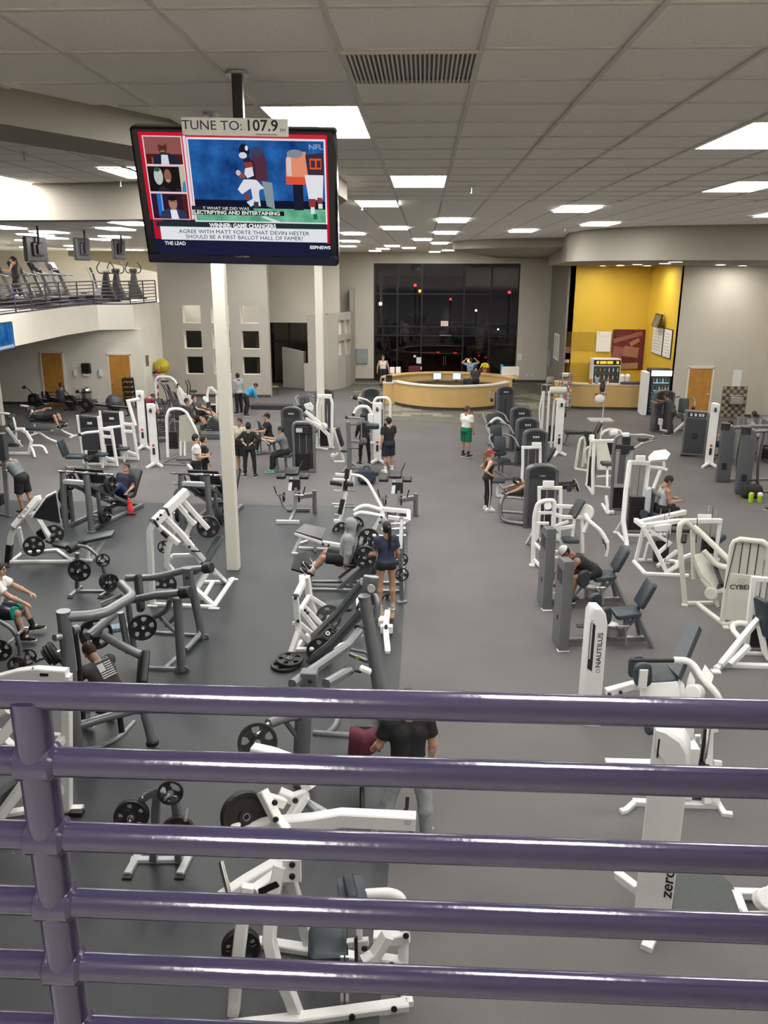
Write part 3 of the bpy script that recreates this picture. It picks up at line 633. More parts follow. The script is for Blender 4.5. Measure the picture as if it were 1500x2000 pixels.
# tuning sign on top of the set
sc_,sr_ = at(459,248,4.10),at(563,250,4.10)
sg = thing('radio_tuning_sign','cream plastic sign reading TUNE TO 107.9 on top of the hanging television','sign',sc_)
SW = (sr_-sc_).length*2
sgM = frame(ux,None,(nz + Vector((0,0,.12))).normalized())
MB().box((0,0,0),(SW,.076,.012),M=sgM,bev=.003).build('board',mat('cream_sign_plastic',(.85,.83,.76),.4),sg)
bk = MB(); bk.box((0,.03,-.02),(.3,.05,.02)); bk.build('mount',BLACK,sg)
sn = Vector(sgM.col[2]); sx_ = Vector(sgM.col[0]); sy_ = Vector(sgM.col[1])
lettering('TUNE TO:',.056,sgM,sn*.007 - sx_*.105 + sy_*.004,mat('navy_print',(.03,.03,.10),.5),sg,ext=.0006,sx=1.12)
lettering('107.9',.066,sgM,sn*.007 + sx_*.125 + sy_*.006,TXB,sg,ext=.0006,bold=.001,sx=1.05)
lettering('FM',.022,sgM,sn*.007 + sx_*.222 - sy_*.012,mat('navy_print',(.03,.03,.10),.5),sg,ext=.0006)
MB().box(sn*.0065 + sx_*.145 - sy_*.029,(.1,.006,.001),M=sgM).build('small_print',mat('faint_print_line',(.42,.42,.42),.6),sg,smooth=False)
# ================================================================== LOBBY
desk = thing('reception_desk','oval reception counter of pale maple with a white ledge','desk',(1.35,40.4,0))
def arc(a0,a1,rx,ry,n=28,c=(0,0)): return [(c[0]+rx*math.cos(math.radians(a0+(a1-a0)*i/n)),c[1]+ry*math.sin(math.radians(a0+(a1-a0)*i/n))) for i in range(n+1)]
fo,fi = arc(205,337,2.98,3.0),arc(205,337,2.86,2.88)
MB().plan(fo + fi[::-1],.16,1.10).build('front_panel',WOOD,desk,ang=50)
MB().plan(arc(205,337,2.93,2.95) + arc(205,337,2.86,2.88)[::-1],0,.16).build('plinth',BASEB,desk,ang=50)
MB().plan(arc(204,338,3.05,3.07) + arc(204,338,2.72,2.74)[::-1],1.10,1.16).build('white_ledge',mat('white_laminate',(.75,.73,.68),.35),desk,ang=50)
ro_,ri_ = arc(8,172,3.45,2.75),arc(8,172,2.95,2.25)
MB().plan(ro_ + ri_[::-1],1.06,1.13).build('back_counter_top',WOOD,desk,ang=50)
MB().plan(arc(8,172,3.1,2.4) + arc(8,172,3.0,2.3)[::-1],0,1.06).build('back_panel',WOOD,desk,ang=50)
MB().plan(arc(200,340,2.8,2.8) + arc(200,340,2.2,2.2)[::-1],.70,.74).build('work_surface',mat('dark_worktop',(.03,.028,.026),.4),desk,ang=50)
MB().plan(arc(35,150,2.9,2.2) + arc(35,150,2.3,1.6)[::-1],.70,.74).build('rear_work_surface',mat('dark_worktop',(.03,.028,.026),.4),desk,ang=50)
MB().box((-2.95,-1.0,.5),(.55,.3,1.0)).build('end_panel',WOOD,desk,smooth=False)
MB().box((-2.95,-1.0,1.02),(.6,.36,.05)).build('end_ledge',MATS['white_laminate'],desk,smooth=False)
def monitor(X,Y,z,rz,lab):
    m = thing('desk_monitor',lab,'monitor',(X,Y,z),rz,'reception computer monitors')
    MB().box((0,0,.27),(.44,.04,.36),bev=.008).build('housing',BLACK,m); MB().box((0,-.0215,.27),(.40,.003,.32)).build('screen',emat('monitor_glow',(.55,.60,.68),.7),m,smooth=False)
    MB().cyl((0,0,.0),(0,0,.12),.02).build('stand',BLACK,m); MB().box((0,0,.01),(.2,.16,.02),bev=.005).build('base',BLACK,m)
monitor(.75,42.15,.74,.12,'lit computer monitor on the reception desk, left of the pair'); monitor(1.75,42.2,.74,-.05,'lit computer monitor on the reception desk beside the clerk')
for (x,y,lab) in ((-1.55,42.2,'white box of papers on the back counter'),(-1.25,42.35,'taller white paper box on the back counter')):
    tag(MB().box((0,0,.15),(.24,.2,.30),bev=.006).build('paper_box',PAPER),lab,'box').location = (x,y,1.13)
mono = tag(MB().box((0,0,.16),(.3,.1,.32),M=rotx(.2)).build('leaflet_stand',BLACK),'black leaflet stand on the end of the reception ledge','stand'); mono.location = (-1.6,39.42,1.05)
fl = thing('flower_pot','small pot of yellow flowers on the reception counter','plant',(3.2,42.75,1.13))
MB().lathe([(.09,0),(.13,.2),(.12,.2),(.11,.18),(0,.18)],n=16).build('pot',mat('terracotta',(.4,.16,.07),.7),fl)
fb = MB(); YF = mat('yellow_petals',(.75,.62,.02),.6)
for k in range(60):
    a = random.random()*2*PI; e = random.random()*1.3; r = .2; fb.ball((r*math.cos(a)*math.cos(e),r*math.sin(a)*math.cos(e),.28+r*math.sin(e)),.045,6)
tag(fb.build('flower_heads',YF,fl),kind='stuff')
for (x,y,w_,h_,col,lab) in ((4.0,42.0,.12,.5,(.05,.28,.55),'blue brochure holder on the reception counter'),(4.4,41.75,.85,.42,(.7,.7,.68),'white paperwork tray on the end of the reception counter')):
    tag(MB().box((0,0,h_/2),(w_,.3,h_),bev=.01).build('brochure_holder',mat('holder_%d' % int(col[0]*100),col,.5)),lab,'holder').location = (x,y,1.13)
ch = thing('office_chair','black office chair behind the reception desk','chair',(2.2,40.6,0))
MB().pad((0,0,.48),(.5,.5,.09)).build('seat',BPAD,ch); MB().pad((0,-.25,.85),(.46,.55,.08),M=rotx(PI/2)).build('backrest',BPAD,ch); MB().cyl((0,0,.1),(0,0,.45),.03).build('column',BLACK,ch)
for k in range(5): MB().beam([(0,0,.09),(.28*math.cos(k*1.257),.28*math.sin(k*1.257),.05)],.04).build('leg',BLACK,ch)
# wall items at the end wall
def panelbox(X,Y,z,w_,h_,lab,m,rz=0):
    t = thing('electrical_panel',lab,'panel',(X,Y,z),rz); MB().box((0,0,h_/2),(w_,.12,h_),bev=.01).build('cabinet',m,t); MB().box((0,-.065,h_/2),(w_-.08,.012,h_-.08),bev=.004).build('door',m,t); MB().box((w_/2-.12,-.076,h_/2),(.03,.015,.12)).build('latch',STEEL,t)
GBOX = mat('grey_panel_paint',(.28,.30,.31),.45)
a = at(707,710,BY); panelbox(a.x,BY-.07,a.z,.66,.85,'grey electrical panel on the end wall left of the window',GBOX)
panelbox(7.03,46.4,1.1,.6,.85,'grey electrical panel on the dark taupe side wall',GBOX,-PI/2)
a = at(1015,697,BY); tag(MB().box((0,0,0),(.26,.03,.36),bev=.006).build('wall_notice',PAPER),'white notice on the end wall right of the window','notice').location = (a.x,BY-.02,a.z)
for px in (1029,1040):
    a = at(px,733,BY); tag(MB().box((0,0,0),(.1,.02,.14),bev=.004).build('wall_outlet',PAPER),'white outlet plate low on the end wall','outlet','outlet plates').location = (a.x,BY-.02,a.z)
ex = thing('exit_sign','small white exit sign with red letters on the entrance window','sign',(1.2,BY-.02,at(870,632,BY).z))
MB().box((0,0,0),(.42,.05,.28),bev=.008).build('housing',PAPER,ex); lettering('EXIT',.16,frame((1,0,0),None,(0,-1,0)),(0,-.03,0),emat('exit_red',(.6,.03,.02),.6),ex,bold=.002)
a = at(870,655,BY); tag(MB().box((0,0,0),(.66,.06,.05),bev=.01).build('door_closer',STEEL),'pale metal door closer bar on the entrance window','door closer').location = (a.x,BY-.0,a.z)
for (px,py,w_,h_,lab) in ((818,704,.28,.36,'white notice sheet taped to the entrance glass'),(810,696,.14,.12,'tiny square sticker on the entrance glass'),(820,719,.22,.16,'white cup shaped lamp beside the entrance glass')):
    a = at(px,py,BY); tag(MB().box((0,0,0),(w_,.01,h_)).build('window_notice',PAPER,smooth=False),lab,'notice').location = (a.x,BY+.02,a.z)
# windows in the dark side wall
w3 = struct(thing('window_3','narrow pale framed interior window in the dark taupe wall',None,(7.09,44.6,1.7)))
f3 = MB()
for (y,z,dy,dz) in ((-.75,.6,.08,1.3),(0,.6,.06,1.3),(.75,.6,.08,1.3),(0,0,1.5,.08),(0,1.25,1.5,.08)): f3.box((0,y,z),(.06,dy,dz))
f3.build('frame',CREAMW,w3,smooth=False)
for y in (-.37,.37): MB().box((.01,y,.62),(.02,.66,1.16)).build('pane',mat('pale_interior_pane',(.42,.42,.36),.15),w3,smooth=False)
# lockers seats in the lobby
for k,(x,y) in enumerate(((-1.5,45.8),(-.4,46.6),(3.6,46.2))):
    s = thing('lobby_armchair',['maroon lobby armchair behind the standing man','maroon lobby armchair under the window notice','maroon lobby armchair behind the yellow flowers'][k],'armchair',(x,y,0),.2*k)
    MB().pad((0,0,.4),(.7,.65,.2)).build('seat',MAROON,s); MB().pad((0,.3,.7),(.7,.6,.16),M=rotx(PI/2-.15)).build('backrest',MAROON,s); MB().box((0,0,.15),(.66,.6,.3),bev=.02).build('base',BLACK,s)
    for sx in (-.38,.38): MB().box((sx,0,.4),(.12,.65,.4),bev=.03).build('armrest',MAROON,s)
# ================================================================== JUICE BAR
jb = thing('juice_bar_counter','pale maple juice bar counter in front of the yellow wall','counter',(8.4,38.4,0))
pc = [(-2.1,1.2),(-1.7,.2),(-.9,-.05),(1.75,-.1),(1.75,.4),(-.7,.45),(-1.3,.6),(-1.6,1.4)]
MB().plan(pc,.12,1.12).build('front',WOOD,jb,smooth=False); MB().plan([(x*.99,y+.04) for x,y in pc],0,.12).build('plinth',BASEB,jb,smooth=False)
MB().plan([(x*1.02,y*1.0-.03 if y < .3 else y+.03) for x,y in pc],1.12,1.17).build('worktop',mat('pale_laminate_top',(.62,.55,.42),.35),jb,smooth=False)
MB().box((-.15,-.11,.72),(.5,.08,.06),bev=.01).build('foot_bracket',mat('brown_trim',(.12,.07,.04),.5),jb)
def cooler(X,Y,w_,h_,d_,lab,head,body,name):
    c = thing(name,lab,'fridge',(X,Y,0)); MB().box((0,d_/2,h_/2),(w_,d_,h_),bev=.02).build('cabinet',body,c)
    MB().box((0,-.01,h_-.16),(w_-.06,.03,.24),bev=.008).build('header_sign',head,c)
    MB().box((0,-.012,(h_-.34)/2+.06),(w_-.1,.02,h_-.46),bev=.006).build('glass_door',mat('cooler_glass',(.06,.075,.085),.08),c)
    for k in range(4): MB().box((0,-.024,.35+k*(h_-.7)/4),(w_-.14,.004,.012)).build('shelf',STEEL,c,smooth=False)
    MB().tube([(w_/2-.09,-.02,.7),(w_/2-.09,-.05,.75),(w_/2-.09,-.05,1.2),(w_/2-.09,-.02,1.25)],.01,8).build('handle',BLACK,c); return c
bc = mat('bottle_teal',(.05,.25,.3),.2); bo = mat('bottle_amber',(.5,.2,.03),.2); bw = mat('bottle_pale',(.55,.6,.6),.2)
def bottles(c,w_,zs):
    for z in zs:
        for k in range(6):
            t = MB().lathe([(.028,0),(.032,.02),(.032,.13),(.013,.17),(.013,.2),(0,.2)],(0,0,0),n=8).build('bottle',random.choice((bc,bo,bw)))
            t.location = (c.location.x-w_/2+.12+k*(w_-.24)/5,c.location.y-.05,z+.006); tag(t,'small drink bottle behind the cooler door glass','bottle','bottles on cooler shelves')
co = cooler(9.0,40.9,1.36,2.06,.75,'white drinks cooler with an orange lit sign beside the large poster',BLACK,PAPER,'drinks_cooler'); bottles(co,1.3,(.39,.74,1.09,1.44))
for (x,w_) in ((-.46,.12),(-.2,.3),(.13,.28),(.5,.12)): MB().box((x,-.03,1.9),(w_,.008,.13),bev=.003).build('sign_graphic',emat('orange_sign_glow',(1,.38,.02),.8),co,smooth=False)
c2 = cooler(10.55,36.95,.95,2.02,.75,'black energy drink cooler with a bright header in front of the beige wall',emat('white_sign_glow',(.9,.95,1),1.0),BLACK,'energy_drink_cooler'); bottles(c2,.9,(.39,.74,1.09,1.44))
for k in range(4): MB().box((0,-.03,.42+k*.34),(.7,.004,.02)).build('shelf_light',emat('cooler_blue_glow',(.35,.6,1),1.1),c2,smooth=False)
MB().box((-.62,.35,.95),(.2,.8,1.9),bev=.01).build('side_panel',PAPER,c2)
ps = thing('food_poster','tall dark red poster of berries and bars on the yellow wall','poster',(10.2,41.97,2.42))
MB().box((0,0,0),(1.6,.04,1.98),bev=.008).build('board',mat('berry_print',(.13,.018,.022),.5,noise=.7,scale=14),ps)
for (x,z,w_,h_,a,col) in ((-.05,.62,1.45,.2,.28,(.28,.11,.08)),(.15,-.1,.75,.5,-.12,(.38,.16,.11)),(.3,.38,.5,.2,.5,(.42,.18,.10)),(-.5,-.15,.5,.6,-.2,(.30,.10,.09)),(.1,-.8,.9,.3,.05,(.40,.24,.13))):
    MB().box((x,-.025,z),(w_,.006,h_),M=roty(-a)).build('printed_bar',mat('print_%d' % int(col[0]*1000),col,.5),ps,smooth=False)
# wire grid racks on the yellow wall
def gridrack(x0,x1,z0,z1,lab):
    t = thing('wire_grid_rack',lab,'rack',((x0+x1)/2,41.95,z0),group='wire display grids'); b = MB(); W = x1-x0; H = z1-z0; YW = mat('yellow_wire',(.38,.27,.04),.5)
    for k in range(int(W/.09)+1): b.tube([(-W/2+k*.09,0,0),(-W/2+k*.09,0,H)],.006,4)
    for k in range(int(H/.09)+1): b.tube([(-W/2,0,k*.09),(W/2,0,k*.09)],.006,4)
    tag(b.build('wire_grid',YW,t),kind='stuff')
    for k in range(4): MB().tube([(-W/2+.25+k*.45,0,H-.05),(-W/2+.25+k*.45,-.12,H-.05),(-W/2+.25+k*.45,-.14,H-.0)],.008,5).build('hook',BLACK,t)
a,b = at(1100,648,42),at(1195,685,42); gridrack(a.x+.15,b.x,b.z,a.z,'yellow wire grid panel on the upper yellow wall')
a,b = at(1098,708,42),at(1150,745,42); gridrack(a.x+.15,b.x,b.z-.3,a.z,'yellow wire grid panel low behind the candy rack')
a = at(1178,667,42); tag(MB().box((0,0,0),(.72,.02,.98),bev=.004).build('price_list',PAPER),'white price list sheet hung on the yellow wall','notice').location = (a.x,41.9,a.z)
a = at(1109,683,42); tag(MB().box((0,0,0),(.28,.02,.32),bev=.004).build('small_picture',mat('print_brown',(.22,.09,.07),.5,noise=.5,scale=20)),'small brown picture between the wire grids','picture').location = (a.x,41.95,a.z)
a = at(1098,705,42); tag(MB().box((0,0,0),(.3,.02,.16),bev=.004).build('pink_label',mat('pink_card',(.7,.35,.3),.6)),'small pink card above the lower wire grid','card').location = (a.x+.2,41.95,a.z)
# menu boards on the side yellow wall
for k,(y,w_) in enumerate(((39.6,1.75),(38.0,1.25))):
    t = thing('menu_board',['wide white menu board on the yellow side wall','narrow white menu board on the yellow side wall near its corner'][k],'board',(10.97,y,2.45)); MB().box((0,0,.62),(.03,w_,1.3),bev=.006).build('frame',BLACK,t); MB().box((-.018,0,.62),(.004,w_-.08,1.22)).build('sheet',PAPER,t,smooth=False)
    for q in range(7): MB().box((-.022,0,.2+q*.14),(.003,w_-.5,.03)).build('printed_line',mat('faint_print',(.5,.42,.4),.6),t,smooth=False)
t = thing('wall_television','small dark television mounted on the yellow side wall','television',(10.75,39.2,4.0)); MB().box((0,0,0),(.08,1.15,.62),M=roty(.25),bev=.015).build('housing',BLACK,t); MB().box((-.045,0,-.01),(.006,1.05,.54),M=roty(.25)).build('screen',mat('grey_screen',(.09,.10,.09),.12,noise=.6,scale=3),t,smooth=False); MB().tube([(.05,0,0),(.24,0,.05)],.03,8).build('wall_arm',BLACK,t)
# counter top bits
for (x,y,k,lab) in ((9.2,38.45,0,'white tall canister on the juice bar, beside the blender'),(9.45,38.5,0,'second white tall canister on the juice bar'),(8.55,38.4,1,'white squeeze bottle on the juice bar'),(8.05,38.4,2,'clear blender jar on the juice bar')):
    p = [[(.12,0),(.13,.05),(.13,.38),(.06,.46),(0,.46)],[(.05,0),(.05,.2),(.015,.26),(.01,.3),(0,.3)],[(.07,0),(.1,.28),(.1,.3),(0,.3)]][k]
    tag(MB().lathe(p,n=14).build(['canister','squeeze_bottle','blender_jar'][k],[PAPER,PAPER,mat('clear_plastic',(.4,.45,.48),.15)][k]),lab,['canister','bottle','jar'][k]).location = (x,y,1.17)
tag(MB().box((0,0,.07),(1.0,.2,.14),bev=.03).build('supply_tray',mat('purple_plastic',(.09,.08,.14),.5)),'dark purple supply tray at the end of the juice bar','tray').location = (9.6,38.4,1.17)
tag(MB().box((0,0,.12),(.14,.12,.24),bev=.01).build('card_reader',mat('orange_plastic',(.6,.2,.03),.5)),'small orange carton on the juice bar','carton').location = (7.75,38.4,1.17)
# magazine and snack rack
sr = thing('snack_rack','tall wire rack packed with colourful snack bars','rack',(6.55,38.0,0),.1)
bR = MB()
for sx in (-.24,.24):
    for sy in (-.2,.2): bR.tube([(sx,sy,0),(sx,sy,1.75)],.014,6)
bR.build('frame',STEEL,sr)
SNK = [mat('snack_%d' % k,c,.4) for k,c in enumerate(((.5,.08,.08),(.1,.25,.5),(.6,.55,.5),(.2,.35,.12),(.25,.1,.3),(.7,.6,.2),(.5,.5,.55)))]
for j in range(9):
    MB().box((0,0,.2+j*.17),(.5,.42,.015)).build('shelf',STEEL,sr,smooth=False)
    for k in range(5):
        for sy in (-1,):
            o = MB().box((0,0,.06),(.085,.03,.12),M=rotx(.2*sy),bev=.006).build('snack_bar',random.choice(SNK)); o.location = sr.matrix_basis @ Vector((-.2+k*.1,-.19,.21+j*.17)); tag(o,'wrapped snack bar standing on the wire rack','snack bar','snack bars on the wire rack')
tag(MB().box((0,0,.06),(.3,.2,.12),bev=.02).build('display_box',PAPER),'white display box on top of the snack rack','box').location = (6.55,38.0,1.6)
# speed ball stand
g = gr(1172,822)
sb = thing('boxing_speed_stand','white post stand with a round punching ball on a flat base','punching stand',(g.x,g.y,0))
MB().box((0,0,.04),(1.0,.7,.08),bev=.01).build('base',LGREY,sb); MB().tube([(.1,0,.08),(.1,0,1.75)],.025,10).build('post',LGREY,sb); MB().ball((-.1,-.08,.95),.21,16).build('punch_ball',PAPER,sb); MB().box((.2,0,1.75),(.45,.06,.06)).build('arm',mat('brown_trim',(.12,.07,.04),.5),sb); MB().tube([(-.1,-.08,1.16),(-.1,-.05,1.45),(.1,0,1.7)],.012,6).build('tether',BLACK,sb); MB().pad((-.02,-.05,1.5),(.22,.2,.5),e=.6).build('bag_cover',mat('print_dark',(.05,.04,.05),.6,noise=.6,scale=9),sb)
# drinking fountain
a = at(1432,800,36.6); X = a.x
df = thing('drinking_fountain','steel drinking fountain on a panel of brown checkered tiles','drinking fountain',(X,36.55,0))
tA,tB = mat('brown_tile',(.10,.075,.05),.35),mat('tan_tile',(.36,.32,.25),.35)
tmA = MB().box((0,0,0),(.142,.02,.142),bev=.006).mesh('wall_tile',tA); tmB = MB().box((0,0,0),(.142,.02,.142),bev=.006).mesh('wall_tile',tB)
MB().box((0,.11,.68),(1.06,.03,1.36)).build('grout_panel',mat('grout',(.3,.27,.22),.8),df,smooth=False)
for i in range(7):
    for j in range(9): link('wall_tile',tmA if (i+j) % 2 else tmB,df,(-.45+i*.15,.09,.08+j*.15))
MB().box((0,-.1,.78),(.55,.36,.34),bev=.03).build('basin',STEEL,df); MB().box((0,-.02,.98),(.6,.2,.06),bev=.02).build('rim',CHROME,df); MB().tube([(.12,-.05,1.0),(.12,-.05,1.1),(.08,-.1,1.12)],.012,8).build('spout',CHROME,df)
a = at(1440,742,36.6); tag(MB().box((0,0,0),(.38,.015,.85),bev=.004).build('wall_chart',PAPER),'white rules chart on the beige wall above the drinking fountain','notice').location = (a.x,36.66,a.z)
g = gr(1497,812); tag(MB().box((0,0,.9),(.05,.5,.9),bev=.01).build('wall_cabinet',GBOX),'grey box on the right side wall past the fountain','cabinet').location = (14.86,34.5,.6)
# waiting chairs near the window and side entrance
def chair(X,Y,rz,lab,seatm,fm_):
    c = thing('stacking_chair',lab,'chair',(X,Y,0),rz); MB().pad((0,0,.45),(.44,.44,.04)).build('seat',seatm,c); MB().pad((0,-.22,.75),(.44,.3,.04),M=rotx(PI/2)).build('backrest',seatm,c)
    for sx in (-.2,.2): MB().tube([(sx,.2,0),(sx,.2,.44)],.012,6).build('leg',fm_,c); MB().tube([(sx,-.25,0),(sx,-.2,.44),(sx,-.22,.9)],.012,6).build('leg',fm_,c)
g = gr(535,772); chair(g.x,g.y,-1.2,'tan stacking chair beside the partition with openings',mat('tan_fabric',(.35,.22,.09),.7),BLACK)
g = gr(1068,768); chair(g.x,g.y,.5,'white patio chair near the dark side wall',PAPER,PAPER)
# dark low step on the carpet
a,b = gr(490,800),gr(570,798)
tag(MB().box((0,0,.1),((b-a).length,.6,.2),bev=.01).build('step_platform',mat('dark_carpet',(.035,.035,.038),.8)),'low dark carpeted step platform near the partition wall','platform').location = ((a.x+b.x)/2,a.y+.3,0)
# ================================================================== LEFT WALL ITEMS
a = at(170,719,38); t = thing('paper_towel_dispenser','black paper towel dispenser on the cream wall between doors','dispenser',(a.x,37.9,a.z)); MB().box((0,0,0),(.42,.2,.48),bev=.04).build('housing',BLACK,t); MB().box((0,-.02,-.3),(.28,.1,.1)).build('paper',PAPER,t)
for (px,py,lab) in ((148,728,'white soap dispenser left of the towel dispenser'),(197,728,'white soap dispenser right of the towel dispenser')):
    a = at(px,py,38); t = thing('soap_dispenser',lab,'dispenser',(a.x,37.92,a.z)); MB().box((0,0,0),(.16,.12,.3),bev=.03).build('housing',PAPER,t); MB().box((0,-.03,-.17),(.1,.1,.06),bev=.01).build('lever',LGREY,t)
a = at(147,712,38); tag(MB().box((0,0,0),(.3,.01,.22)).build('wall_notice',PAPER,smooth=False),'white paper notice above the soap dispenser','notice').location = (a.x,37.98,a.z)
tc_ = thing('trash_can','round steel trash can with a domed lid against the cream wall','trash can',(gr(171,795).x,37.5,0)); MB().lathe([(.2,0),(.22,.02),(.22,.72),(0,.72)],n=20).build('bin',STEEL,tc_); MB().lathe([(.225,.72),(.23,.78),(.2,.86),(.1,.92),(0,.93)],n=20).build('lid',CHROME,tc_); MB().lathe([(.224,.66),(.228,.67),(.228,.72),(.224,.73)],n=20).build('rim_band',BLACK,tc_)
a = at(312,719,39.4); rk = thing('ball_bracket','black metal wall bracket holding the yellow exercise ball','bracket',(-12.97,39.4,a.z-.2)); MB().tube([(0,-.2,0),(.5,-.2,0),(.5,.2,0),(0,.2,0)],.015,6).build('arm',BLACK,rk); MB().box((.01,0,0),(.02,.5,.1)).build('back_plate',BLACK,rk)
tag(MB().ball((0,0,0),.36,24).build('exercise_ball',mat('yellow_vinyl',(.50,.38,.02),.35)),'shiny yellow exercise ball held on the cream wall','ball').location = (-12.58,39.4,a.z+.1)
mbr = thing('medicine_ball_rack','upright chrome tree rack for medicine balls by the wall','rack',(-12.45,38.6,0)); MB().tube([(0,0,0),(0,0,1.9)],.025,8).build('post',CHROME,mbr); MB().lathe([(.3,0),(.3,.03),(.05,.05)],n=16).build('base',BLACK,mbr)
for k in range(4): MB().tube([(0,0,.35+k*.36),(.0,-.16,.33+k*.36)],.012,6).build('peg',CHROME,mbr)
for k,(r,m_) in enumerate(((.14,MAROON),(.13,RED),(.12,MATS['red_plastic']),(.11,MATS['maroon_cloth']))):
    tag(MB().ball((0,0,0),r,14).build('medicine_ball',mat('medicine_red',(.30,.025,.03),.5)),['largest','second lowest','second highest','topmost'][k] + ' red medicine ball on the chrome tree rack','ball','medicine balls').location = (mbr.location.x,mbr.location.y-.2,.48+k*.36)
tag(MB().ball((0,0,0),.38,24).build('exercise_ball',mat('grey_vinyl',(.07,.075,.085),.4)),'grey exercise ball on the floor by the orange door','ball').location = (gr(236,797).x,36.5,.38)
a = at(277,704,38.6); tag(MB().box((0,0,0),(.02,.35,.5)).build('wall_poster',mat('print_olive',(.16,.14,.09),.6,noise=.5,scale=10),smooth=False),'small dark poster beside the wooden door','poster').location = (-12.97,38.5,a.z)
dr = thing('dumbbell_rack','small upright rack of black dumbbells by the wall','rack',(gr(258,795).x,37.3,0))
for sx in (-.25,.25): MB().beam([(sx,.15,0),(sx,0,1.35)],.05).build('upright',BLACK,dr)
for k in range(5): MB().box((0,0,.35+k*.23),(.5,.26,.03)).build('tray',BLACK,dr,smooth=False)
for j in range(5):
    for k in range(3):
        o = thing('dumbbell','black hex dumbbell on the upright rack by the wall','dumbbell',(dr.location.x-.17+k*.17,dr.location.y,.43+j*.23),0,'rack dumbbells'); MB().cyl((0,-.1,0),(0,.1,0),.015,8).build('handle',CHROME,o)
        for s in (-1,1): MB().cyl((0,s*.07,0),(0,s*.16,0),.06,6).build('head',RUBBER,o)
# television on the balcony front
A_,B_,D_ = at(-20,633,28.6),at(26,628,30.4),at(-20,682,28.6)
t = thing('balcony_television','flat television showing blue sport on the balcony front','television',(-14.45,29.2,3.55))
ctr = (A_+B_)/2
MB().box((0,0,.75),(.09,1.7,.98),M=rotz(.08),bev=.02).build('housing',BLACK,t); MB().box((.05,0,.77),(.006,1.58,.86),M=rotz(.08)).build('screen',noise_emit('balcony_tv_picture',(C(.01,.07,.28),C(.05,.25,.55)),2.2),t,smooth=False); MB().box((.056,.1,.42),(.004,1.2,.1),M=rotz(.08)).build('score_bar',emat('screen_pale',C(.5,.55,.6)),t,smooth=False); MB().tube([(-.1,0,.8),(-.4,0,.8)],.05,8).build('wall_mount',BLACK,t)
t.location = (-14.30,27.8,3.95-.75)
# ================================================================== MACHINE TOOLS
class K:
    """a machine: root empty on the floor; points given as (px, py) on the floor, (px, py, Y) in space, or local Vectors"""
    def __init__(s,name,label,cat,px=None,py=None,loc=None,rz=0.0,group=None):
        g = gr(px,py) if loc is None else Vector(loc); s.o = Vector((g.x,g.y,g.z)); s.r = thing(name,label,cat,s.o,rz,group); s.n = name; s.rz = rz
    def p(s,q):
        if isinstance(q,Vector): return q
        if len(q) == 2: return gr(*q,.012) - s.o
        return at(*q) - s.o
    def beam(s,part,m,w,*polys,h=None,up=None,c=.2):
        for q in polys:
            MB().beam([s.p(v) for v in q],w,h,up,c).build(part,m,s.r)
    def tube(s,part,m,r,*polys,n=12):
        for q in polys: MB().tube(smooth_path([s.p(v) for v in q]),r,n).build(part,m,s.r)
    def pad(s,part,m,q,d,x=(1,0,0),z=(0,0,1),e=.35):
        MB().pad(s.p(q),d,M=frame(x,None,z),e=e).build(part,m,s.r)
    def box(s,part,m,q,d,M=None,bev=.01,rz=0.0):
        MB().box(s.p(q),d,M=M if M is not None else rotz(rz),bev=bev).build(part,m,s.r)
    def cyl(s,part,m,a,b,r,n=18): MB().cyl(s.p(a),s.p(b),r,n).build(part,m,s.r)
    def foot(s,*qs,m=None,d=(.1,.06,.03)):
        for q in qs: MB().box(s.p(q) + Vector((0,0,d[2]/2-.012)),d).build('foot',m or RUBBER,s.r,smooth=False)
    def bolt(s,m,*qs):
        for q in qs: MB().lathe([(.028,0),(.028,.012),(.014,.02),(0,.02)],s.p(q),(0,-1,.15),10).build('bolt',m,s.r)
    def panel(s,part,m,pts,t=.03):
        """thick panel through surveyed corner points"""
        v = [s.p(q) for q in pts]; n = (v[1]-v[0]).cross(v[2]-v[0]).normalized(); M = frame(v[1]-v[0],None,n); Mi = M.transposed(); c = sum(v,Vector())/len(v)
        MB().prism([tuple((Mi @ (q-c)).xy) for q in v],t,M=M,c=c,bev=min(.006,t*.3)).build(part,m,s.r)
    def text(s,body,size,q,x,z,m=None,sx=1.0,bold=0.0): lettering(body,size,frame(x,None,z),s.p(q),m or BLACK,s.r,ext=.001,bold=bold,sx=sx)
def smooth_path(pts,k=3):
    if len(pts) < 3: return pts
    out = [pts[0]]
    for i in range(1,len(pts)-1):
        a,b,c = pts[i-1],pts[i],pts[i+1]; d = min((b-a).length,(c-b).length)*.4
        p,q = b+(a-b).normalized()*d,b+(c-b).normalized()*d
        for j in range(k+1):
            t = j/k; out.append(p*(1-t)**2 + b*2*t*(1-t) + q*t*t)
    out.append(pts[-1]); return out
# ------------------------------------------------------------------ weight plates
def plate_mesh(R,t,grips,nm):
    b = MB(); n = 30
    b.lathe([(R*.80,-t*.42),(R*.86,-t/2),(R*.97,-t/2),(R,-t*.3),(R,t*.3),(R*.97,t/2),(R*.86,t/2),(R*.80,t*.42),(R*.80,-t*.42)],n=n)
    b.lathe([(.026,-t*.55),(R*.30,-t*.55),(R*.34,-t*.3),(R*.34,t*.3),(R*.30,t*.55),(.026,t*.55),(.026,-t*.55)],n=n)
    if grips:
        for k in range(grips):
            a = 2*PI*k/grips; w0,w1 = R*.25,R*.36
            poly = [(R*.28,-w0),(R*.55,-w0*.72),(R*.84,-w1),(R*.84,w1),(R*.55,w0*.72),(R*.28,w0)]
            b.prism(poly,t*.62,M=rotz(a))
    else: b.lathe([(R*.30,-t*.2),(R*.82,-t*.2),(R*.82,t*.2),(R*.30,t*.2)],n=n)
    return b.mesh(nm,RUBBER,ang=40)
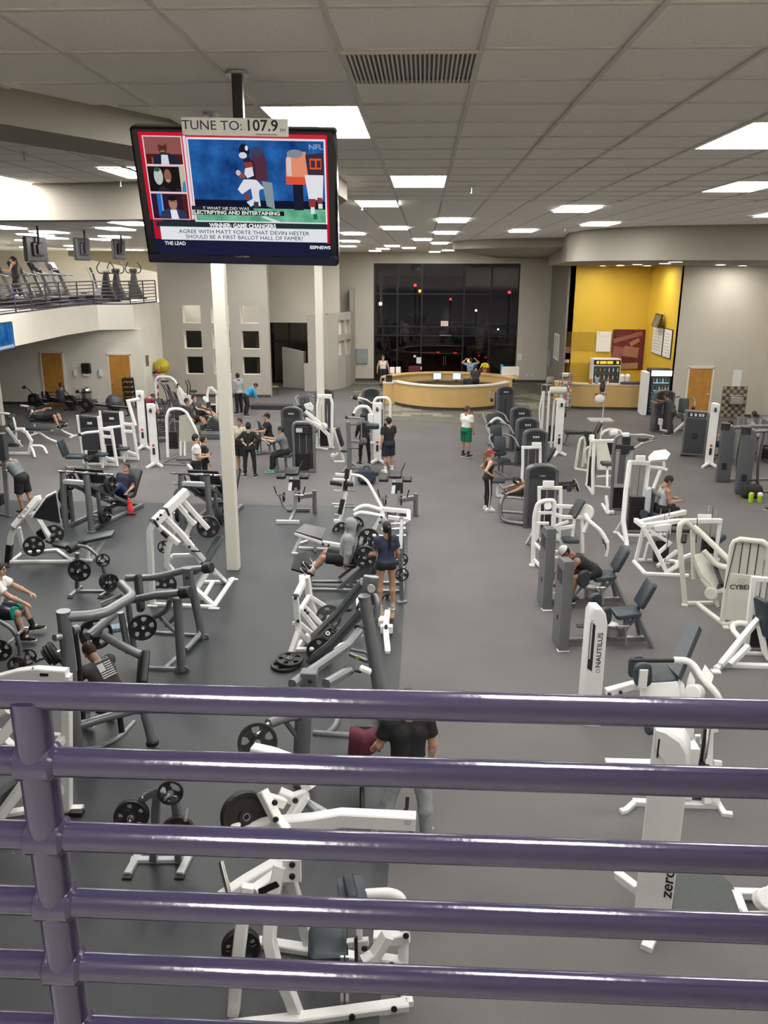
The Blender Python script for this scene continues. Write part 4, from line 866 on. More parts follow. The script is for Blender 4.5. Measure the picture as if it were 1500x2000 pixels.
PL = {'big': plate_mesh(.225,.05,5,'plate_rim'),'mid': plate_mesh(.18,.045,5,'plate_rim'),'small': plate_mesh(.135,.035,3,'plate_rim'),'solid': plate_mesh(.225,.06,0,'plate_rim')}
HUBM = MB().lathe([(.026,-.034),(.036,-.034),(.036,.034),(.026,.034),(.026,-.034)],n=16).mesh('hub_ring',STEEL)
def plate(q,axis,size,label,n=1,gap=.056):
    """q world point (Vector) or (px, py, Y); n plates stacked along the axis"""
    c = q if isinstance(q,Vector) else at(*q); ax = vec(axis).normalized()
    for k in range(n):
        lab = label if n == 1 else label + [', innermost',', outermost' if n == 2 else ', middle one',', outermost'][k]
        t = thing('weight_plate',lab,'weight plate',c + ax*(gap*k),0,'loose and loaded weight plates'); t.rotation_mode = 'QUATERNION'; t.rotation_quaternion = Vector((0,0,1)).rotation_difference(ax)
        link('rim',PL[size],t); link('hub_ring',HUBM,t)
def stack_mesh(w,d,h,n): 
    b = MB()
    for k in range(n): b.box((0,0,(k+.5)*h/n),(w,d,h/n*.86))
    return b
SELF = {}
def weight_stack(k,c,w=.34,d=.14,h=.55,n=14,rods=1.3):
    """selector weight stack with guide rods, local position c"""
    c = vec(c)
    for j in range(n): 
        key = (w,d,round(h/n,4))
        if key not in SELF: SELF[key] = MB().box((0,0,0),(w,d,h/n*.86),bev=.003).mesh('stack_plate',BLACK)
        link('stack_plate',SELF[key],k.r,c + Vector((0,0,(j+.5)*h/n)))
    for sx in (-w*.3,w*.3): k.cyl('guide_rod',CHROME,c + Vector((sx,0,0)),c + Vector((sx,0,rods)),.012,8)
    k.cyl('cable',BLACK,c + Vector((0,0,h)),c + Vector((0,0,rods)),.006,6)
# ================================================================== PLATE LOADED MACHINES ON THE RUBBER FLOOR
# --- white lever hack press at the left
k = K('hack_press','white hack press with a broad foot board and lettered arm','gym machine',70,1095)
Yn,Yf = gr(60,1098).y,gr(60,1080).y
k.beam('base_rail',WHITE,.10,[(20,1099),(142,1098)],[(42,1082),(112,1076)]); k.beam('base_rail',WHITE,.08,[(22,1098),(44,1081)],[(140,1097),(111,1075)])
k.beam('end_post',WHITE,.11,[(15,1104,Yn),(21,1048,Yn),(30,1026,Yn),(45,1006,Yn)]); k.beam('grip_sleeve',BLACK,.125,[(16,1097,Yn),(19,1063,Yn)])
k.beam('brace',WHITE,.09,[(36,1030,Yn+.2),(47,1080,Yn+.3)])
k.beam('lettered_arm',WHITE,.12,[(28,1028,Yn),(72,976,Yn+.25),(80,974,Yn+.3)],h=.28,up=(0,1,0))
a_ = at(52,997,Yn-.02); k.text('CYBEX',.13,a_ - k.o + Vector((0,-.16,0)),at(66,984,Yn)-at(36,1018,Yn),(0,-1,.1),BLACK,.9)
k.panel('foot_board',WHITE,[(118,966,Yn+.1),(99,976,Yn-.1),(70,1017,Yn-.25),(96,1005,Yn+.9)],.04)
k.panel('foot_board_grip',BLACK,[(116,969,Yn+.05),(99,979,Yn-.13),(73,1016,Yn-.27),(95,1004,Yn+.75)],.03)
k.panel('carriage',WHITE,[(48,1005,Yn+.15),(68,1000,Yn+.15),(99,1048,Yn+.25),(80,1060,Yn+.25)],.16)
k.panel('carriage_recess',BLACK,[(70,1040,Yn+.12),(80,1032,Yn+.12),(91,1051,Yn+.18),(81,1056,Yn+.18)],.04)
k.cyl('axle',STEEL,(42,1072,Yn-.3),(70,1064,Yn+.2),.026); k.cyl('axle',STEEL,(100,1046,Yn+.15),(112,1040,Yn+.7),.026)
k.foot((15,1108),(141,1099))
plate((66,1067,Yn-.18),(.35,-1,.1),'big','grip plate on the near axle of the white hack press'); plate((104,1044,Yn+.45),(.5,-1,.1),'big','grip plate on the far axle of the white hack press')
# --- leg curl bench
k = K('leg_curl_bench','white framed leg curl bench with slate pads and black rollers','exercise bench',165,1094)
Yb = gr(165,1094).y
k.beam('frame',WHITE,.07,[(130,1078,Yb),(168,1069,Yb),(214,1047,Yb)],[(172,1070,Yb),(172,1094,Yb)],[(206,1052,Yb+.05),(178,1094,Yb)]); k.beam('base',WHITE,.07,[(136,1092),(180,1096)])
pm = (at(218,1034,Yb)-at(168,1062,Yb)); k.pad('long_pad',PAD,at(193,1048,Yb)-k.o,(pm.length,.30,.07),x=pm,z=(-pm.z*.6,-.2,1)); pm2 = at(134,1067,Yb)-at(111,1060,Yb); k.pad('short_pad',PAD,at(121,1064,Yb)-k.o,(.36,.3,.08),x=pm2,z=(.2,0,1))
k.cyl('roller',RUBBER,(133,1074,Yb-.3),(152,1064,Yb-.05),.10); k.cyl('roller',RUBBER,(152,1064,Yb+.05),(165,1055,Yb+.3),.10); k.tube('roller_bar',STEEL,.018,[(130,1075,Yb-.35),(168,1054,Yb+.35)])
# --- grey plate tree in front of it
def plate_tree(px,py,pts,label):
    pass
k = K('plate_tree','grey curved plate tree with black plates in front of the leg curl bench','plate rack',178,1156)
Yt = gr(178,1156).y
k.beam('post',SILVER,.075,[(151,1150,Yt+.1),(151,1080,Yt+.1)]); k.tube('curved_arm',SILVER,.034,[(152,1066,Yt+.1),(170,1068,Yt+.1),(192,1086,Yt),(203,1112,Yt),(209,1152,Yt)])
k.beam('cross_bar',SILVER,.075,[(150,1156),(210,1156)]); k.beam('foot_bar',SILVER,.075,[(136,1166),(158,1147)],[(195,1166),(222,1150)]); k.foot((137,1168),(196,1168))
for q in ((154,1115),(200,1094),(210,1136),(196,1090)): k.cyl('peg',CHROME,(q[0]-2,q[1]+2,Yt-.32),(q[0],q[1],Yt+.1),.024,10)
plate((155,1114,Yt-.0),(.1,-1,.1),'big','grip plate on the middle peg of the grey plate tree'); plate((201,1094,Yt-.08),(.5,-1,.1),'small','small plate on the upper peg of the grey plate tree'); plate((211,1135,Yt-.05),(.75,-1,.1),'mid','plates stacked on the low peg of the grey plate tree',3)
# --- two 45 degree leg presses
def leg_press(px,py,rz,label,side):
    k = K('leg_press',label,'gym machine',px,py,rz=rz)
    V = Vector
    for s in (-1,1): k.tube('front_post',SILVER,.075,[V((s*.36,0,.02)),V((s*.36,.02,.7)),V((s*.32,.06,1.45))],n=16); k.beam('base_rail',SILVER,.09,[V((s*.36,.0,.06)),V((s*.38,2.3,.06))])
    for s in (-1,1): k.cyl('post_cap',DARK,V((s*.32,.06,1.44)),V((s*.32,.06,1.475)),.08); k.cyl('post_foot',SILVER,V((s*.36,0,0)),V((s*.36,0,.03)),.11)
    k.beam('cross_bar',LGREY,.11,[V((-.34,.04,1.22)),V((.34,.04,1.22))]); k.beam('rear_cross_bar',SILVER,.08,[V((-.36,2.25,.06)),V((.36,2.25,.06))]); k.beam('middle_cross_bar',LGREY,.08,[V((-.36,.9,.1)),V((.36,.9,.1))])
    for s in (-1,1): k.tube('slide_rail',CHROME,.03,[V((s*.24,.05,1.28)),V((s*.24,1.75,.30))]); k.beam('rail_support',SILVER,.08,[V((s*.3,.08,1.2)),V((s*.3,1.9,.16))])
    k.panel('foot_platform',SHROUD,[V((-.4,1.05,.62)),V((.4,1.05,.62)),V((.4,.62,1.42)),V((-.4,.62,1.42))],.03)
    k.beam('carriage',SILVER,.08,[V((-.3,.55,1.05)),V((-.3,.85,.72))],[V((.3,.55,1.05)),V((.3,.85,.72))],[V((-.3,.62,1.0)),V((.3,.62,1.0))])
    k.tube('horn_bar',CHROME,.026,[V((-.78,.5,1.34)),V((.78,.5,1.34))],[V((-.78,.62,1.05)),V((.78,.62,1.05))]); k.beam('horn_post',SILVER,.09,[V((0,.52,1.36)),V((0,.62,.95))]); k.tube('horn_collar',BLACK,.034,[V((-.34,.5,1.34)),V((-.30,.5,1.34))],[V((.30,.5,1.34)),V((.34,.5,1.34))])
    k.pad('seat',BPAD,V((0,2.0,.32)),(.5,.5,.09),z=(0,-.3,1)); k.pad('backrest',BPAD,V((0,2.42,.62)),(.5,.85,.1),x=(1,0,0),z=(0,-.8,.6))
    for s in (-1,1): k.tube('handle',STEEL,.02,[V((s*.3,1.8,.3)),V((s*.34,1.72,.5)),V((s*.3,1.6,.52))])
    for s in (-1,1):
        for z in (.35,.75): k.cyl('storage_peg',CHROME,V((s*.4,.35,z)),V((s*.72,.35,z)),.024,10)
    k.beam('storage_post',SILVER,.08,[V((-.4,.35,.05)),V((-.4,.35,.9))],[V((.4,.35,.05)),V((.4,.35,.9))])
    M = rotz(rz)
    def w(v): return k.o + M @ V(v)
    plate(w((-.52,.35,.35)),M @ V((-1,0,0)),'big','grip plate on the lower storage peg of the ' + side,2); plate(w((-.52,.35,.78)),M @ V((-1,0,0)),'big','grip plate on the upper storage peg of the ' + side,2)
    plate(w((.52,.35,.35)),M @ V((1,0,0)),'big','grip plate on the seat side peg of the ' + side,2); plate(w((.56,.62,1.05)),M @ V((1,0,0)),'big','grip plate loaded on the sled bar of the ' + side,2); plate(w((-.56,.62,1.05)),M @ V((-1,0,0)),'big','single grip plate loaded on the sled bar of the ' + side)
    return k
leg_press(154,1036,-.22,'grey 45 degree leg press beside the red water bottle','leg press by the red bottle'); leg_press(384,1040,-.12,'grey 45 degree leg press behind the cream column','leg press behind the column')
# --- white incline press beside the column
k = K('lever_incline_press','white plate loaded incline press beside the cream column','gym machine',360,1180)
Yn,Yf = gr(300,1182).y,gr(440,1138).y
k.beam('base',WHITE,.09,[(296,1181),(417,1187)],[(417,1187),(455,1131)],[(442,1138),(396,1138)],[(415,1140),(396,1172)])
k.foot((418,1189),(455,1132),(298,1184),m=WHITE,d=(.2,.07,.03))
k.beam('tall_post',WHITE,.11,[(298,1176,Yn),(293,1060,Yn),(293,1036,Yn),(300,1022,Yn+.02)])
k.beam('top_beam',WHITE,.13,[(298,1024,Yn),(364,960,Yn+.75)],h=.17); k.beam('collar',BLACK,.145,[(299,1023,Yn),(302,1020,Yn+.03)],[(321,1001,Yn+.25),(324,998,Yn+.29)],h=.185)
k.bolt(BLACK,(308,1014,Yn-.02),(314,1006,Yn+.05))
k.beam('lever_arm',WHITE,.10,[(305,1024,Yn+.1),(328,1044,Yn+.1),(349,1062,Yn+.05)],[(320,1008,Yn+.35),(352,1040,Yn+.4),(376,1069,Yn+.4)]); k.beam('lever_grip',BLACK,.075,[(316,1038,Yn-.02),(328,1049,Yn-.03)])
k.beam('far_arm',WHITE,.09,[(357,977,Yn+.75),(380,1003,Yn+.8),(407,1033,Yn+.8)],[(345,982,Yn+.7),(371,1012,Yn+.7),(381,1024,Yn+.7)]); k.beam('far_grip',BLACK,.07,[(366,1002,Yn+.7),(378,1018,Yn+.72)])
k.beam('curved_upright',WHITE,.10,[(330,1003,Yn+.5),(337,1040,Yn+.5),(327,1080,Yn+.5),(326,1103,Yn+.5),(343,1122,Yn+.5),(372,1130,Yn+.5)],[(366,1005,Yn+.9),(374,1022,Yn+.9),(363,1045,Yn+.9),(376,1080,Yn+.9)]); k.beam('seat_beam',WHITE,.09,[(362,1060,Yn+.6),(394,1098,Yn+.6)],[(417,1114,Yn+.7),(440,1137,Yf)],[(382,1152,Yn+.4),(404,1118,Yn+.6)],[(383,1152,Yn+.3),(416,1182,Yn)],[(376,1068,Yn+.5),(417,1114,Yn+.7)])
k.beam('back_frame',WHITE,.07,[(337,1085,Yn+1.1),(377,1084,Yn+1.1)],[(337,1085,Yn+1.1),(330,1093,Yn+1.0)])
pm = at(437,1050,Yn+1.0)-at(390,1104,Yn+.5); k.pad('back_pad',PAD,at(413,1077,Yn+.75)-k.o,(pm.length,.28,.07),x=pm,z=(-.6,-.3,.6)); k.pad('seat',PAD,(372,1112,Yn+.55),(.36,.34,.09),z=(.1,0,1)); k.tube('handle',BLACK,.016,[(374,1076,Yn+.4),(392,1077,Yn+.4)]); k.bolt(BLACK,(370,1068,Yn+.33),(371,1052,Yn+.8))
plate((407,1028,Yn+.98),(.15,-1,.1),'big','grip plate on the far arm of the white incline press',2); plate((321,1068,Yn+1.1),(.3,-1,.1),'small','small grip plate behind the white incline press'); plate((322,1142,Yn+.15),(.2,-1,.2),'big','black plate low on the near arm of the white incline press')
# --- grey iso-lateral machine behind the seated man
k = K('iso_lateral_press','silver grey tube framed press with round end caps left of centre','gym machine',345,1300)
Y1,Y2 = gr(354,1312).y,gr(395,1248).y
k.tube('upright',SILVER,.072,[(355,1309,Y1),(346,1168,Y1)],n=16); k.tube('upright',SILVER,.072,[(396,1246,Y2),(380,1170,Y2),(368,1118,Y2-.1)],n=16)
k.tube('top_arm',SILVER,.06,[(258,1172,Y1+.1),(300,1163,Y1),(357,1157,Y1)],[(246,1129,Y2),(300,1128,Y2),(330,1122,Y2),(362,1113,Y2),(406,1109,Y2)],n=16); k.cyl('end_cap',DARK,(352,1158,Y1-.02),(372,1156,Y1-.06),.095); k.cyl('end_cap',DARK,(398,1110,Y2),(414,1108,Y2-.04),.095)
k.box('pivot_plate',SILVER,(366,1128,Y2-.2),(.15,.06,.34)); k.bolt(BLACK,(366,1128,Y2-.27))
k.tube('floor_tube',SILVER,.05,[(284,1306),(350,1308)],[(296,1236),(395,1243)],[(320,1308),(345,1285),(362,1274),(385,1246)],[(362,1270,Y2-.6),(390,1240,Y2-.05),(388,1222,Y2)])
k.cyl('floor_pad',SILVER,(355,1313),Vector((at(355,1313,Y1).x-k.o.x,Y1-k.o.y,.02)),.12); k.cyl('floor_pad',SILVER,(396,1248),Vector((at(396,1248,Y2).x-k.o.x,Y2-k.o.y,.02)),.11)
k.tube('curved_brace',SILVER,.045,[(333,1168,Y1+.05),(327,1192,Y1+.4),(298,1207,Y1+.7)]); k.tube('back_brace',SILVER,.035,[(314,1207,Y1+.6),(345,1236,Y1)],[(346,1200,Y1+.5),(325,1222,Y1+.6)]); k.tube('inner_upright',SILVER,.05,[(236,1196,Y1+.2),(250,1275,Y1+.2)],[(250,1176,Y1+.25),(262,1270,Y1+.25)])
k.box('caution_label',mat('caution_yellow',(.7,.75,.03),.5),(323,1217,Y1+.48),(.05,.01,.06)); pm = at(283,1122,Y2-.1)-at(262,1192,Y2-.5); k.pad('chest_pad',BPAD,at(272,1158,Y2-.3)-k.o,(pm.length,.26,.10),x=pm,z=(-.8,-.5,.1)); k.pad('seat',PAD,(320,1160,Y1+1.2),(.38,.34,.09))
plate((279,1225,Y1+.3),(.55,-1,.05),'big','grip plate on the grey press behind the seated man'); 
# --- grey machine the man in the flag shirt sits in
k = K('iso_lateral_row','silver grey pulldown machine holding the man in the flag shirt','gym machine',200,1470)
Yp = gr(152,1482).y
k.tube('tall_post',SILVER,.085,[(152,1482),(138,1330,Yp),(124,1199,Yp)],n=18); k.cyl('post_cap',SILVER,(124,1200,Yp),(123.5,1193,Yp),.088)
k.tube('top_arm',SILVER,.066,[(128,1205,Yp),(170,1203,Yp+.15),(205,1197,Yp+.3),(256,1166,Yp+.9),(256,1160,Yp+1.0),(237,1141,Yp+1.4)],n=16); k.tube('lever',SILVER,.06,[(172,1243,Yp+.3),(222,1200,Yp+.9)],[(194,1236,Yp+.6),(238,1262,Yp+.8),(284,1284,Yp+.9)],[(198,1183,Yp+1.4),(230,1170,Yp+1.5),(244,1163,Yp+1.5)],n=14)
k.bolt(BLACK,(180,1244,Yp+.2)); k.cyl('pulley_bolt',STEEL,(118,1243,Yp-.15),(106,1246,Yp-.25),.045)
k.tube('rear_post',DARK,.03,[(146,1228,Yp+.35),(158,1320,Yp+.35),(164,1420,Yp+.35)]); k.cyl('rear_post_head',SILVER,(140,1232,Yp+.3),(152,1228,Yp+.4),.06)
pm = at(289,1283,Yp+.9)-at(268,1328,Yp+.6); k.pad('back_pad',BPAD,at(279,1306,Yp+.75)-k.o,(.5,.28,.11),x=pm,z=(-.8,-.4,.3)); k.pad('seat',BPAD,(222,1378,Yp+.6),(.42,.36,.1),z=(0,0,1))
k.tube('seat_beam',SILVER,.06,[(150,1418,Yp),(210,1400,Yp+.2),(268,1385,Yp+.35),(288,1388,Yp+.35)]); k.tube('leg',SILVER,.06,[(282,1390,Yp+.35),(298,1452,Yp+.3)],n=14); k.cyl('leg_foot',RUBBER,(297,1446,Yp+.3),(298,1454,Yp+.3),.085); k.tube('floor_runner',SILVER,.035,[(160,1466),(200,1458),(235,1440),(262,1410)]); k.tube('seat_post',BLACK,.04,[(232,1385,Yp+.5),(238,1430,Yp+.45)])
plate((187,1236,Yp+1.1),(.45,-1,.1),'big','dark plates loaded on the lever beside the flag shirt man',2)
# --- white machine in the lower left corner
k = K('lever_squat_machine','white lever squat machine half hidden behind the purple railing','gym machine',60,1588)
Yw = gr(130,1586).y
k.beam('top_beam',WHITE,.12,[(-60,1345,Yw),(40,1318,Yw),(75,1314,Yw),(132,1318,Yw)],h=.14); k.beam('post',WHITE,.105,[(130,1318,Yw),(131,1480,Yw),(131,1580,Yw)]); k.beam('base',WHITE,.10,[(-70,1622),(10,1592),(60,1584),(162,1582)]); k.foot((150,1590),d=(.16,.1,.06))
k.beam('brace',WHITE,.085,[(94,1476,Yw-.2),(128,1436,Yw)],[(104,1560,Yw-.1),(128,1532,Yw)],[(86,1437,Yw+.3),(124,1441,Yw)]); k.beam('diagonal',WHITE,.10,[(-40,1490,Yw-.3),(30,1408,Yw-.1)],[(-70,1690,Yw-.6),(46,1532,Yw-.2),(60,1515,Yw)],[(-20,1750,Yw-.9),(34,1666,Yw-.7)],[(-40,1400,Yw+.4),(34,1470,Yw+.2)]); k.tube('lever',WHITE,.06,[(-40,1425,Yw-.4),(0,1392,Yw-.3),(16,1384,Yw-.3)]); k.pad('shoulder_pad',BPAD,(0,1560,Yw-.1),(.3,.5,.1),x=(.5,0,.8),z=(1,-.2,-.5)); k.box('maker_label',BLACK,(86,1318,Yw-.06),(.10,.012,.035)); k.tube('pin',STEEL,.012,[(60,1313,Yw),(66,1302,Yw-.05)],[(109,1312,Yw),(109,1306,Yw)])
# --- curved plate tree at the left edge
k = K('plate_tree','grey arched plate tree at the feet of the teal shorts man','plate rack',30,1322)
Ye = gr(30,1322).y
k.tube('curved_arm',SILVER,.034,[(-30,1202,Ye),(0,1214,Ye),(24,1228,Ye),(38,1255,Ye),(42,1318,Ye)]); k.beam('cross_bar',SILVER,.075,[(-30,1326),(48,1322)]); k.beam('foot_bar',SILVER,.075,[(30,1340),(54,1306)]); k.beam('post',SILVER,.075,[(-28,1326,Ye),(-28,1210,Ye)])
for (a,b) in (((14,1258),(28,1246)),((34,1240),(47,1228)),((24,1310),(36,1292)),((66,1295),(83,1286))): k.cyl('peg',CHROME,(a[0],a[1],Ye-.2),(b[0],b[1],Ye+.1),.022,10)
plate((34,1297,Ye-.1),(.2,-1,.2),'small','small plates on the low peg of the arched plate tree',2); plate((54,1283,Ye+.1),(.5,-1,.2),'small','small plate lying behind the arched plate tree'); plate((0,1270,Ye-.05),(.2,-1,.1),'mid','medium plate on the outer peg of the arched plate tree')
# barbell with plates between that tree and the tall grey post
bb = K('barbell','chrome ended barbell with black plates beside the tall grey post','barbell',95,1330)
Ybb = gr(95,1322).y; bb.cyl('bar',CHROME,(64,1296,Ybb-.1),(128,1266,Ybb+.3),.022,12)
plate((90,1284,Ybb+.05),(.9,.55,.5),'small','small plate on the barbell beside the tall grey post'); plate((97,1280,Ybb+.1),(.9,.55,.5),'mid','medium plates on the barbell beside the tall grey post',2); plate((110,1276,Ybb+.2),(.9,.55,.5),'big','large plate on the barbell beside the tall grey post')
# --- low plate tree behind the railing
k = K('plate_tree','light grey low plate tree seen between the purple rails','plate rack',308,1690)
Yq = gr(308,1684).y
k.beam('cross_bar',LGREY,.075,[(256,1681),(368,1681)]); k.beam('foot_bar',LGREY,.08,[(249,1710),(272,1668)],[(351,1710),(372,1668)]); k.foot((249,1714),(351,1714)); k.beam('post',SILVER,.08,[(300,1680,Yq),(306,1545,Yq)],[(306,1545,Yq),(341,1556,Yq),(348,1610,Yq),(350,1680,Yq)]); k.beam('arm',SILVER,.075,[(266,1570,Yq),(290,1552,Yq),(312,1542,Yq)])
for (a,b) in (((252,1606),(262,1580)),((322,1562),(334,1548)),((362,1602),(366,1582)),((274,1625),(281,1606)),((276,1560),(282,1545))): k.cyl('peg',CHROME,(a[0],a[1],Yq-.25),(b[0],b[1],Yq+.1),.02,10)
plate((258,1592,Yq-.1),(.15,-1,.25),'mid','medium plates on the side arm of the low plate tree',2); plate((333,1548,Yq-.02),(.2,-1,.2),'small','small plate on the top peg of the low plate tree'); plate((347,1626,Yq-.1),(.2,-1,.4),'mid','medium plates low on the post of the low plate tree',2)
# --- big white lever row in the foreground
k = K('lever_row_machine','large white lever row machine with slate seat in the foreground','gym machine',640,1930)
Ya = gr(600,1985).y; Yc = gr(560,1850).y
k.beam('base',WHITE,.11,[(438,2010),(547,1998),(797,1964)],[(505,1843),(604,1858),(700,1875)]); k.beam('end_base',WHITE,.10,[(797,1966),(781,1890)]); k.bolt(BLACK,(688,1985,Ya-.02),(770,1970,Ya+.05),(461,1863,Ya+.1),(460,1942,Ya+.0))
k.beam('front_leg',WHITE,.105,[(454,2004,Ya),(462,1900,Ya),(472,1812,Ya+.1),(485,1730,Ya+.2)]); k.beam('front_leg',WHITE,.105,[(588,2004,Ya),(566,1945,Ya),(536,1880,Ya+.1),(526,1835,Ya+.15),(532,1760,Ya+.3),(548,1690,Ya+.4)]); k.beam('rear_leg',WHITE,.10,[(606,1850,Yc),(584,1775,Yc),(566,1715,Yc-.1),(556,1680,Yc-.2)])
k.beam('lever_arm',WHITE,.12,[(455,1625,Ya+.9),(540,1612,Ya+.9),(612,1606,Ya+.9),(668,1597,Ya+.9),(812,1604,Ya+.9)],h=.15); k.box('lever_tip',WHITE,(462,1618,Ya+.85),(.09,.1,.14)); k.box('maker_label',LGREY,(796,1607,Ya+.83),(.06,.008,.035)); k.cyl('cap_bolt',WHITE,(805,1592,Ya+.9),(805,1588,Ya+.9),.022)
k.tube('hand_grip',BLACK,.018,[(802,1618,Ya+.9),(802,1640,Ya+.9)],[(796,1556,Ya+1.1),(794,1585,Ya+1.05),(772,1588,Ya+1.05)])
k.beam('upper_beam',WHITE,.12,[(494,1466,Yc+.6),(530,1474,Yc+.55),(580,1492,Yc+.5),(608,1540,Yc+.4)],h=.12); k.beam('link',WHITE,.09,[(512,1545,Ya+.9),(540,1600,Ya+.8),(560,1625,Ya+.7)],[(545,1548,Ya+1.1),(572,1560,Ya+1.1),(600,1550,Ya+1.1)],[(596,1552,Ya+1.1),(566,1600,Ya+1.0)],[(524,1560,Ya+.9),(553,1568,Ya+1.0)]); k.tube('brace_tube',SILVER,.03,[(592,1560,Yc+.4),(622,1590,Yc+.3)],[(605,1600,Yc+.3),(640,1588,Yc+.3),(690,1586,Yc+.35)])
k.bolt(BLACK,(537,1567,Ya+.82),(539,1600,Ya+.75),(577,1563,Ya+1.02),(571,1688,Ya+.35),(571,1711,Ya+.35))
k.beam('sled_arm',WHITE,.10,[(432,1754,Ya+.25),(480,1722,Ya+.4),(545,1684,Ya+.6)],[(496,1742,Ya+.3),(548,1706,Ya+.5)]); k.box('serial_plate',BLACK,(523,1735,Ya+.28),(.21,.01,.06),M=roty(-.52)); k.box('arm_slot',BLACK,(482,1748,Ya+.3),(.16,.02,.05),M=roty(-.5)); k.beam('pivot_plate',WHITE,.16,[(570,1676,Ya+.42),(571,1718,Ya+.4)],h=.07); k.text('7',.06,at(554,1738,Ya+.2)-k.o,(1,0,0),(0,-1,.4))
k.cyl('weight_horn',CHROME,(432,1682,Ya+.4),(447,1745,Ya+.25),.026)
k.pad('seat',PAD,at(641,1842,Ya+.45)-k.o,(.36,.36,.11),x=(1,.1,0),z=(0,-.25,1)); k.pad('chest_pad',PAD,at(688,1744,Ya+.5)-k.o,(.10,.34,.24),x=(0,0,1),z=(-1,-.2,0)); k.pad('chest_pad_face',PAD,at(684,1746,Ya+.5)-k.o,(.24,.32,.10),x=(0,0,1),z=(-1,-.25,0))
k.tube('bent_tube',WHITE,.048,[(696,1748,Ya+.5),(760,1744,Ya+.5),(783,1752,Ya+.5),(789,1790,Ya+.45),(787,1905,Ya+.4)],n=16); k.beam('seat_post',WHITE,.06,[(701,1756,Ya+.5),(702,1870,Ya+.45)],[(676,1842,Ya+.45),(720,1838,Ya+.45)]); k.beam('seat_post_rail',BLACK,.03,[(695,1830,Ya+.38),(696,1885,Ya+.35)]); k.beam('foot_link',WHITE,.10,[(757,1826,Ya+.35),(732,1866,Ya+.3),(709,1880,Ya+.25)],[(730,1832,Ya+.4),(772,1832,Ya+.4),(798,1826,Ya+.4)],[(735,1874,Ya+.4),(785,1882,Ya+.4)]); k.bolt(BLACK,(712,1852,Ya+.3),(765,1884,Ya+.3),(793,1827,Ya+.3)); k.beam('adjust_rail',STEEL,.03,[(668,1868,Ya+.2),(668,1975,Ya+.1)],[(678,1868,Ya+.2),(678,1975,Ya+.1)]); k.beam('deck',BLACK,.05,[(660,1980,Ya+.05),(712,1970,Ya+.1),(795,1955,Ya+.15)],h=.03)
plate((477,1592,Ya+.95),(.55,-1,.45),'solid','big black plate on the tip of the foreground lever row',2); plate((470,1846,Yc-.1),(.3,-1,.2),'mid','plate behind the front leg of the foreground lever row',2)
# --- silver grey high row with the long diagonal arms
k = K('high_row_machine','silver grey plate loaded high row with long diagonal arms','gym machine',745,1405)
Yr = gr(745,1405).y
k.tube('main_post',SILVER,.085,[(748,1405,Yr),(735,1320,Yr),(720,1215,Yr+.1),(712,1168,Yr+.15)],n=18); k.cyl('post_cap',SILVER,(712,1170,Yr+.15),(711.5,1163,Yr+.15),.09); k.box('pivot_head',SILVER,(722,1152,Yr+.4),(.22,.08,.42),M=roty(.12)); k.cyl('pivot_bolt',STEEL,(724,1149,Yr+.28),(725,1150,Yr+.2),.06); k.tube('head_tube',SILVER,.05,[(730,1160,Yr+.4),(738,1175,Yr+.3),(735,1205,Yr+.25)])
k.beam('lever_arm',SILVER,.13,[(711,1136,Yr+.5),(660,1199,Yr+1.5),(614,1243,Yr+2.2)],[(711,1190,Yr+.25),(652,1254,Yr+1.2),(596,1299,Yr+1.9)],c=.5)
k.cyl('arm_collar',DARK,(710,1182,Yr+.3),(706,1190,Yr+.35),.085); k.cyl('arm_end',SILVER,(600,1293,Yr+1.85),(592,1303,Yr+1.95),.09); k.bolt(STEEL,(702,1192,Yr+.22),(645,1218,Yr+1.65))
k.tube('hand_bar',SILVER,.022,[(682,1268,Yr+.4),(700,1272,Yr+.4),(716,1274,Yr+.4),(724,1292,Yr+.35)]); k.beam('seat_rail',SILVER,.05,[(684,1278,Yr+.6),(718,1292,Yr+.3)]); k.box('caution_label',MATS['caution_yellow'],(698,1285,Yr+.35),(.05,.01,.05)); k.tube('far_leg',SILVER,.06,[(756,1402),(744,1340,Yr+.2),(735,1290,Yr+.3)]); k.tube('floor_tube',SILVER,.05,[(612,1432),(690,1438),(748,1437)],[(640,1434),(656,1418),(660,1400),(664,1382)])
k = K('iso_lateral_press','silver grey press with a maroon shirt hung on its pad','gym machine',588,1532)
Yj = gr(588,1532).y
k.tube('main_post',SILVER,.105,[(588,1530,Yj),(590,1440,Yj),(597,1340,Yj)],n=18); k.box('pivot_box',SILVER,(604,1326,Yj),(.20,.16,.22)); k.bolt(BLACK,(606,1330,Yj-.1))
k.beam('lever_arm',SILVER,.115,[(706,1228,Yj+1.5),(678,1262,Yj+1.1),(606,1312,Yj+.2),(571,1337,Yj-.2)],c=.5); k.beam('lever_arm',SILVER,.115,[(682,1310,Yj+.6),(637,1336,Yj+.1)],c=.5)
k.cyl('arm_collar',DARK,(684,1304,Yj+.58),(679,1311,Yj+.62),.075); k.cyl('arm_collar',DARK,(706,1224,Yj+1.52),(701,1230,Yj+1.46),.075); k.tube('hand_bar',BLACK,.022,[(686,1308,Yj+.6),(706,1312,Yj+.6)]); k.bolt(STEEL,(671,1318,Yj+.45))
k.tube('weight_horn',CHROME,.026,[(500,1436,Yj-.8),(526,1412,Yj-.5)]); k.tube('horn_arm',SILVER,.06,[(524,1414,Yj-.5),(560,1400,Yj-.25),(592,1396,Yj)]); k.tube('brace',SILVER,.03,[(552,1402,Yj-.25),(588,1450,Yj)]); k.box('caution_label',MATS['caution_yellow'],(546,1470,Yj-.4),(.04,.01,.05)); k.tube('front_brace',SILVER,.025,[(540,1462,Yj-.45),(570,1486,Yj-.1)])
